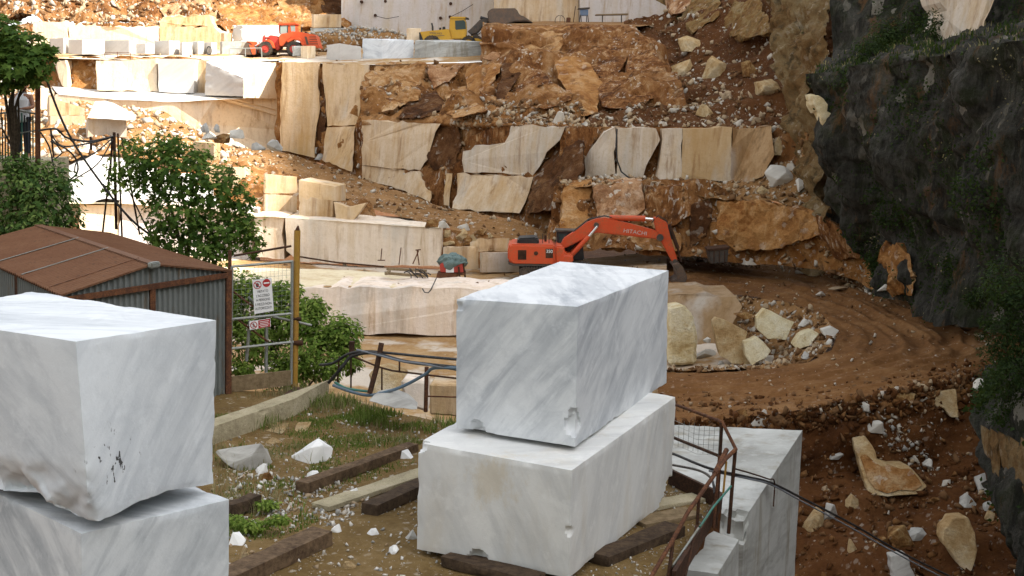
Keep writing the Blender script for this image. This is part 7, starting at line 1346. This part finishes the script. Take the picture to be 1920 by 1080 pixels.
# tree at the top left
t = empty('fig_tree', W(28, 300, 29.3), 'broad-leaved tree overhanging the terrace at the upper left', 'tree')
leaves('crown', [cl_(10, 80, 28.5, 48, 45), cl_(52, 96, 28.3, 42, 38), cl_(30, 120, 28.1, 50, 30), cl_(-30, 70, 28.7, 50, 60), cl_(78, 112, 28.1, 22, 28), cl_(60, 138, 28.2, 26, 22), cl_(-10, 140, 28.5, 36, 30), cl_(8, 50, 28.8, 24, 20), cl_(99, 98, 28.2, 9, 10), cl_(20, 150, 28.2, 30, 16)], 1700, .185, M['leafA'], t, LOBED, 1)
limbs(t, W(28, 300, 29.3), [(W(26, 170, 29.1), .09), (W(18, 130, 28.7), .07), (W(60, 120, 28.5), .05), (W(-10, 90, 28.8), .05), (W(48, 165, 28.9), .04), (W(4, 200, 29.1), .03)], .1, M['bark'], seed=1)
# leafy tree behind the hut
t = empty('leafy_tree', W(350, 520, 30), 'leafy green tree rising behind the hut in front of the marble benches', 'tree')
cr = [cl_(290, 300, 29.5, 50, 45), cl_(345, 330, 29, 60, 55), cl_(400, 360, 29.2, 55, 55), cl_(330, 400, 29, 60, 60), cl_(410, 430, 29.2, 60, 50), cl_(280, 345, 29.6, 40, 40), cl_(450, 420, 29.4, 34, 40), cl_(455, 375, 29.6, 22, 26), cl_(370, 290, 29.6, 26, 22), cl_(320, 275, 29.7, 30, 22), cl_(250, 300, 29.8, 34, 30), cl_(222, 330, 29.8, 22, 16), cl_(205, 350, 29.8, 14, 10), cl_(380, 460, 29, 60, 36), cl_(475, 455, 29.4, 18, 28), cl_(300, 440, 29, 26, 34), cl_(450, 345, 29.7, 8, 18), cl_(245, 270, 29.9, 20, 14), cl_(420, 330, 29.7, 18, 22)]
leaves('crown', cr, 3900, .135, M['leafA'], t, LOBED, 2, .3)
leaves('foliage', [cl_(300, 270, 29.6, 70, 34), cl_(440, 350, 29.5, 50, 50), cl_(470, 430, 29.2, 36, 50), cl_(230, 320, 29.8, 44, 40), cl_(380, 300, 29.6, 50, 40)], 700, .09, M['leafD'], t, LOBED, 22, .1)
limbs(t, W(350, 540, 30), [(W(470, 400, 29.5), .018), (W(455, 345, 29.7), .014), (W(198, 348, 29.8), .014), (W(240, 265, 29.9), .014), (W(320, 262, 29.7), .014)], .03, M['bark'], name='twig', seed=7)
limbs(t, W(350, 540, 30), [(W(340, 330, 29.6), .07), (W(290, 310, 29.7), .05), (W(400, 370, 29.6), .05), (W(440, 420, 29.6), .04), (W(310, 400, 29.5), .045), (W(230, 330, 29.8), .03)], .1, M['bark'], seed=2)
# round bush at the left, bush and creeper behind the gate
t = empty('round_bush', W(70, 450, 29.1), 'dense rounded bush above the roof of the hut at the left edge', 'bush')
leaves('foliage', [cl_(30, 360, 28.6, 60, 60), cl_(90, 380, 28.2, 55, 55), cl_(60, 420, 28.0, 80, 40), cl_(110, 340, 28.6, 34, 40), cl_(20, 310, 28.8, 40, 30), cl_(130, 410, 28.4, 26, 34), cl_(-20, 400, 28.2, 50, 60), cl_(70, 320, 28.8, 40, 26)], 4600, .125, M['leafB'], t, OVAL, 3, .1)
limbs(t, W(70, 470, 29.1), [(W(60, 380, 28.8), .04), (W(100, 360, 28.8), .03), (W(20, 350, 28.9), .03)], .05, M['bark'], name='stem', seed=3)
t = empty('sprawling_bush', W(580, 740, 25.5), 'sprawling bright green bush spilling down behind the gate and yellow post', 'bush')
leaves('foliage', [cl_(460, 540, 27, 40, 36), cl_(500, 570, 26.8, 50, 45), cl_(480, 640, 26.4, 55, 50), cl_(560, 600, 26.4, 50, 50), cl_(610, 620, 26, 50, 40), cl_(640, 630, 25.8, 40, 38), cl_(580, 670, 25.6, 50, 45), cl_(650, 670, 25.6, 30, 36), cl_(530, 690, 25.6, 40, 40), cl_(620, 690, 25.2, 30, 30), cl_(440, 590, 26.8, 26, 50), cl_(540, 545, 26.8, 34, 24), cl_(590, 575, 26.4, 34, 22), cl_(450, 690, 25.8, 26, 24)], 14000, .10, M['leafD'], t, OVAL, 4, .15)
limbs(t, W(560, 745, 25.8), [(W(500, 600, 26.8), .03), (W(600, 640, 26), .03), (W(640, 650, 25.8), .025), (W(470, 560, 27), .025)], .04, M['bark'], name='stem', seed=4)
# right-hand bushes
t = empty('dark_bush', W(1880, 800, 38.5), 'dark feathery bush hanging over the road at the right edge', 'bush')
leaves('foliage', [cl_(1880, 540, 38, 46, 60), cl_(1900, 620, 37.6, 54, 60), cl_(1890, 700, 37.4, 52, 60), cl_(1930, 560, 37.4, 50, 80), cl_(1880, 770, 37.6, 38, 30), cl_(1930, 700, 37, 50, 80), cl_(1850, 600, 38, 18, 16), cl_(1865, 660, 37.8, 24, 24), cl_(1838, 628, 38.2, 12, 10)], 9500, .10, M['leafC'], t, OVAL, 5, .2)
limbs(t, W(1890, 830, 38.8), [(W(1880, 560, 38.2), .05), (W(1920, 620, 37.8), .04), (W(1850, 620, 38.2), .03)], .05, M['bark'], name='stem', seed=5)
def shrub(name, label, clumps, n, size, mat, seed, base, cat='shrub', grp=None):
    t = empty(name, base, label, cat, grp); leaves('foliage', clumps, n, size, mat, t, OVAL, seed, .2); limbs(t, base, [(c[0], .03) for c in clumps[:3]], .03, M['bark'], name='stem', seed=seed); return t
shrub('cliff_shrub', 'low dark shrub spreading up the cliff above its grassy ledge, widest of those there', [cl_(1640, 90, 67.5, 50, 26), cl_(1690, 70, 68.5, 40, 36), cl_(1720, 30, 69.5, 26, 34), cl_(1660, 60, 69, 30, 26)], 3200, .17, M['leafC'], 6, W(1670, 120, 66.5))
shrub('cliff_shrub', 'dark bush clinging to the cliff just beside the pale streaked patch', [cl_(1748, 60, 66, 26, 40), cl_(1735, 90, 66, 30, 20)], 1500, .17, M['leafC'], 7, W(1745, 110, 64.5))
shrub('cliff_shrub', 'small bush at the edge of the dirt road foot of the dark cliff', [cl_(1640, 488, 65.2, 16, 18), cl_(1655, 505, 65, 12, 14)], 700, .13, M['leafC'], 8, W(1645, 525, 65))
shrub('cliff_shrub', 'green bush growing at the end of the high ledge under the overhanging rock', [cl_(1284, 42, 110, 14, 14), cl_(1277, 36, 110, 9, 9)], 500, .25, M['leafC'], 9, W(1284, 56, 110))
shrub('cliff_shrub', 'small tuft growing on the orange rock beside the dark cliff', [cl_(1512, 66, 82, 8, 16), cl_(1480, 22, 86, 10, 10)], 350, .18, M['leafC'], 10, W(1512, 84, 81))
shrub('cliff_shrub', 'low green growth at the foot of the cliff beside the road bend', [cl_(1755, 545, 60, 26, 14), cl_(1790, 540, 57, 30, 18), cl_(1830, 560, 53, 26, 20)], 1800, .13, M['leafC'], 11, W(1780, 570, 58))
# ------------------------------------------------------------------ grass (countless)
def grass(name, key, n, hmin, hmax, mat, regions, seed, w=.006, lean=.5, parent=None):
    rng = np.random.default_rng(seed); V, Q = SURF[key]; c = V[Q].mean(1); u = pix(c); wt = np.zeros(len(Q))
    for reg, k in regions: wt = np.maximum(wt, inpoly(u, reg)*k)
    wt = wt*np.clip(fbm(c*1.3, 4, seed)*2.2+.25, 0, 1)**1.5*np.linalg.norm(np.cross(V[Q[:, 1]]-V[Q[:, 0]], V[Q[:, 3]]-V[Q[:, 0]]), axis=1)
    pick = rng.choice(len(Q), n, p=wt/wt.sum()); q = Q[pick]; a = rng.random((n, 1)); b = rng.random((n, 1))
    P = (V[q[:, 0]]*(1-a)+V[q[:, 1]]*a)*(1-b)+(V[q[:, 3]]*(1-a)+V[q[:, 2]]*a)*b
    h = (hmin+(hmax-hmin)*rng.random((n, 1))**2); an = rng.random((n, 1))*6.283; dr = np.concatenate([np.cos(an), np.sin(an), 0*an], 1); ln = dr*h*lean*rng.random((n, 1)); pr_ = np.concatenate([-np.sin(an), np.cos(an), 0*an], 1)*w*(.6+rng.random((n, 1)))
    z = np.array([0, 0, 1.0]); Vv = np.stack([P-pr_, P+pr_, P+ln*.4+z*h*.6+pr_*.7, P+ln*.4+z*h*.6-pr_*.7, P+ln*1.1+z*h], 1).reshape(-1, 3); i = np.arange(n)[:, None]*5
    Fs = np.concatenate([i+np.array([[0, 1, 2]]), i+np.array([[0, 2, 3]]), i+np.array([[3, 2, 4]])])
    return tag(link(name, npmesh(name, Vv, Fs), mat), kind='stuff')
verge = [(540, 700), (640, 735), (860, 790), (860, 815), (780, 815), (700, 800), (560, 800)]
mead = [(400, 780), (560, 760), (720, 790), (800, 830), (700, 860), (560, 905), (520, 960), (400, 1010)]
patchA = [(400, 930), (560, 930), (600, 980), (520, 1010), (400, 1020)]
near = [(560, 860), (780, 820), (780, 870), (600, 930)]
grass('grass', 'ground#0', 14000, .012, .07, M['grass'], [(verge, 1.0), (mead, .65), (patchA, .5), (near, .2)], 1)
grass('tall_grass', 'ground#0', 1500, .06, .24, M['grass'], [(verge, 1.0), ([(400, 800), (560, 780), (560, 830), (400, 840)], .35), (patchA, .4)], 2, .007, .8)
grass('dry_grass', 'ground#0', 3000, .05, .25, M['drygrass'], [(verge, 1.0), (mead, .4), ([(300, 700), (640, 735), (640, 760), (300, 760)], .8)], 3, .004, 1.0)
t = empty('weed_patch', Y(480, 985), 'low leafy weeds among white chips beside the left stack', 'weeds'); leaves('foliage', [cl_(470, 985, 15.6, 34, 12), cl_(440, 975, 15.9, 22, 12), cl_(520, 975, 15.6, 26, 8), cl_(500, 945, 16.4, 26, 8)], 1600, .055, M['leafD'], t, OVAL, 12, .1)
grass('ledge_grass', 'cliff_ledge#0', 2800, .08, .38, M['leafC'], [([(1500, 30), (2000, 30), (2000, 160), (1500, 160)], 1)], 5, .03, .8)
grass('ledge_grass', 'cliff_ledge#0', 900, .08, .34, M['drygrass'], [([(1500, 30), (2000, 30), (2000, 160), (1500, 160)], 1)], 6, .02, .9)
def creeper(name, key, n, size, mat, seed, region=None):
    """thin growth rooted all over a cliff face: countless leaves"""
    rng = np.random.default_rng(seed); V, Q = SURF[key]; c = V[Q].mean(1); wt = np.clip(fbm(c/np.array([2.2, 2.2, 1.6]), 4, seed)*1.6-.12, 0, 1)**1.4
    if region: wt = wt*inpoly(pix(c), region)
    k = rng.choice(len(Q), n, p=wt/wt.sum()); P = c[k]+rng.normal(size=(n, 3))*.12+np.array([-.05, -.12, .02]); L, T = OVAL
    up = rng.normal(size=(n, 3))*.6+np.array([-.3, -.6, .5]); up /= np.linalg.norm(up, axis=1, keepdims=True); tg = rng.normal(size=(n, 3))+np.array([0, 0, -.6]); tg -= up*(tg*up).sum(1, keepdims=True); tg /= np.linalg.norm(tg, axis=1, keepdims=True); sd_ = np.cross(tg, up); s = size*(.4+.9*rng.random((n, 1, 1)))
    Vv = P[:, None, :]+s*(sd_[:, None, :]*L[None, :, 0:1]+tg[:, None, :]*L[None, :, 1:2]+up[:, None, :]*L[None, :, 2:3]); Fs = (T[None]+(np.arange(n)*len(L))[:, None, None]).reshape(-1, 3)
    return tag(link(name, npmesh(name, Vv.reshape(-1, 3), Fs), mat), kind='stuff')
for k_ in [k for k in SURF if k.startswith('cliff#')]: creeper('cliff_growth', k_, 3200 if k_ == 'cliff#0' else 2000, .16, M['leafC'], 31)
creeper('cliff_growth', 'cliff#0', 500, .10, M['drygrass'], 33)
creeper('cliff_growth', 'cliff#0', 3500, .16, M['leafC'], 35, [(1700, 330), (1930, 300), (1930, 640), (1800, 600), (1640, 520), (1570, 330), (1640, 300)])
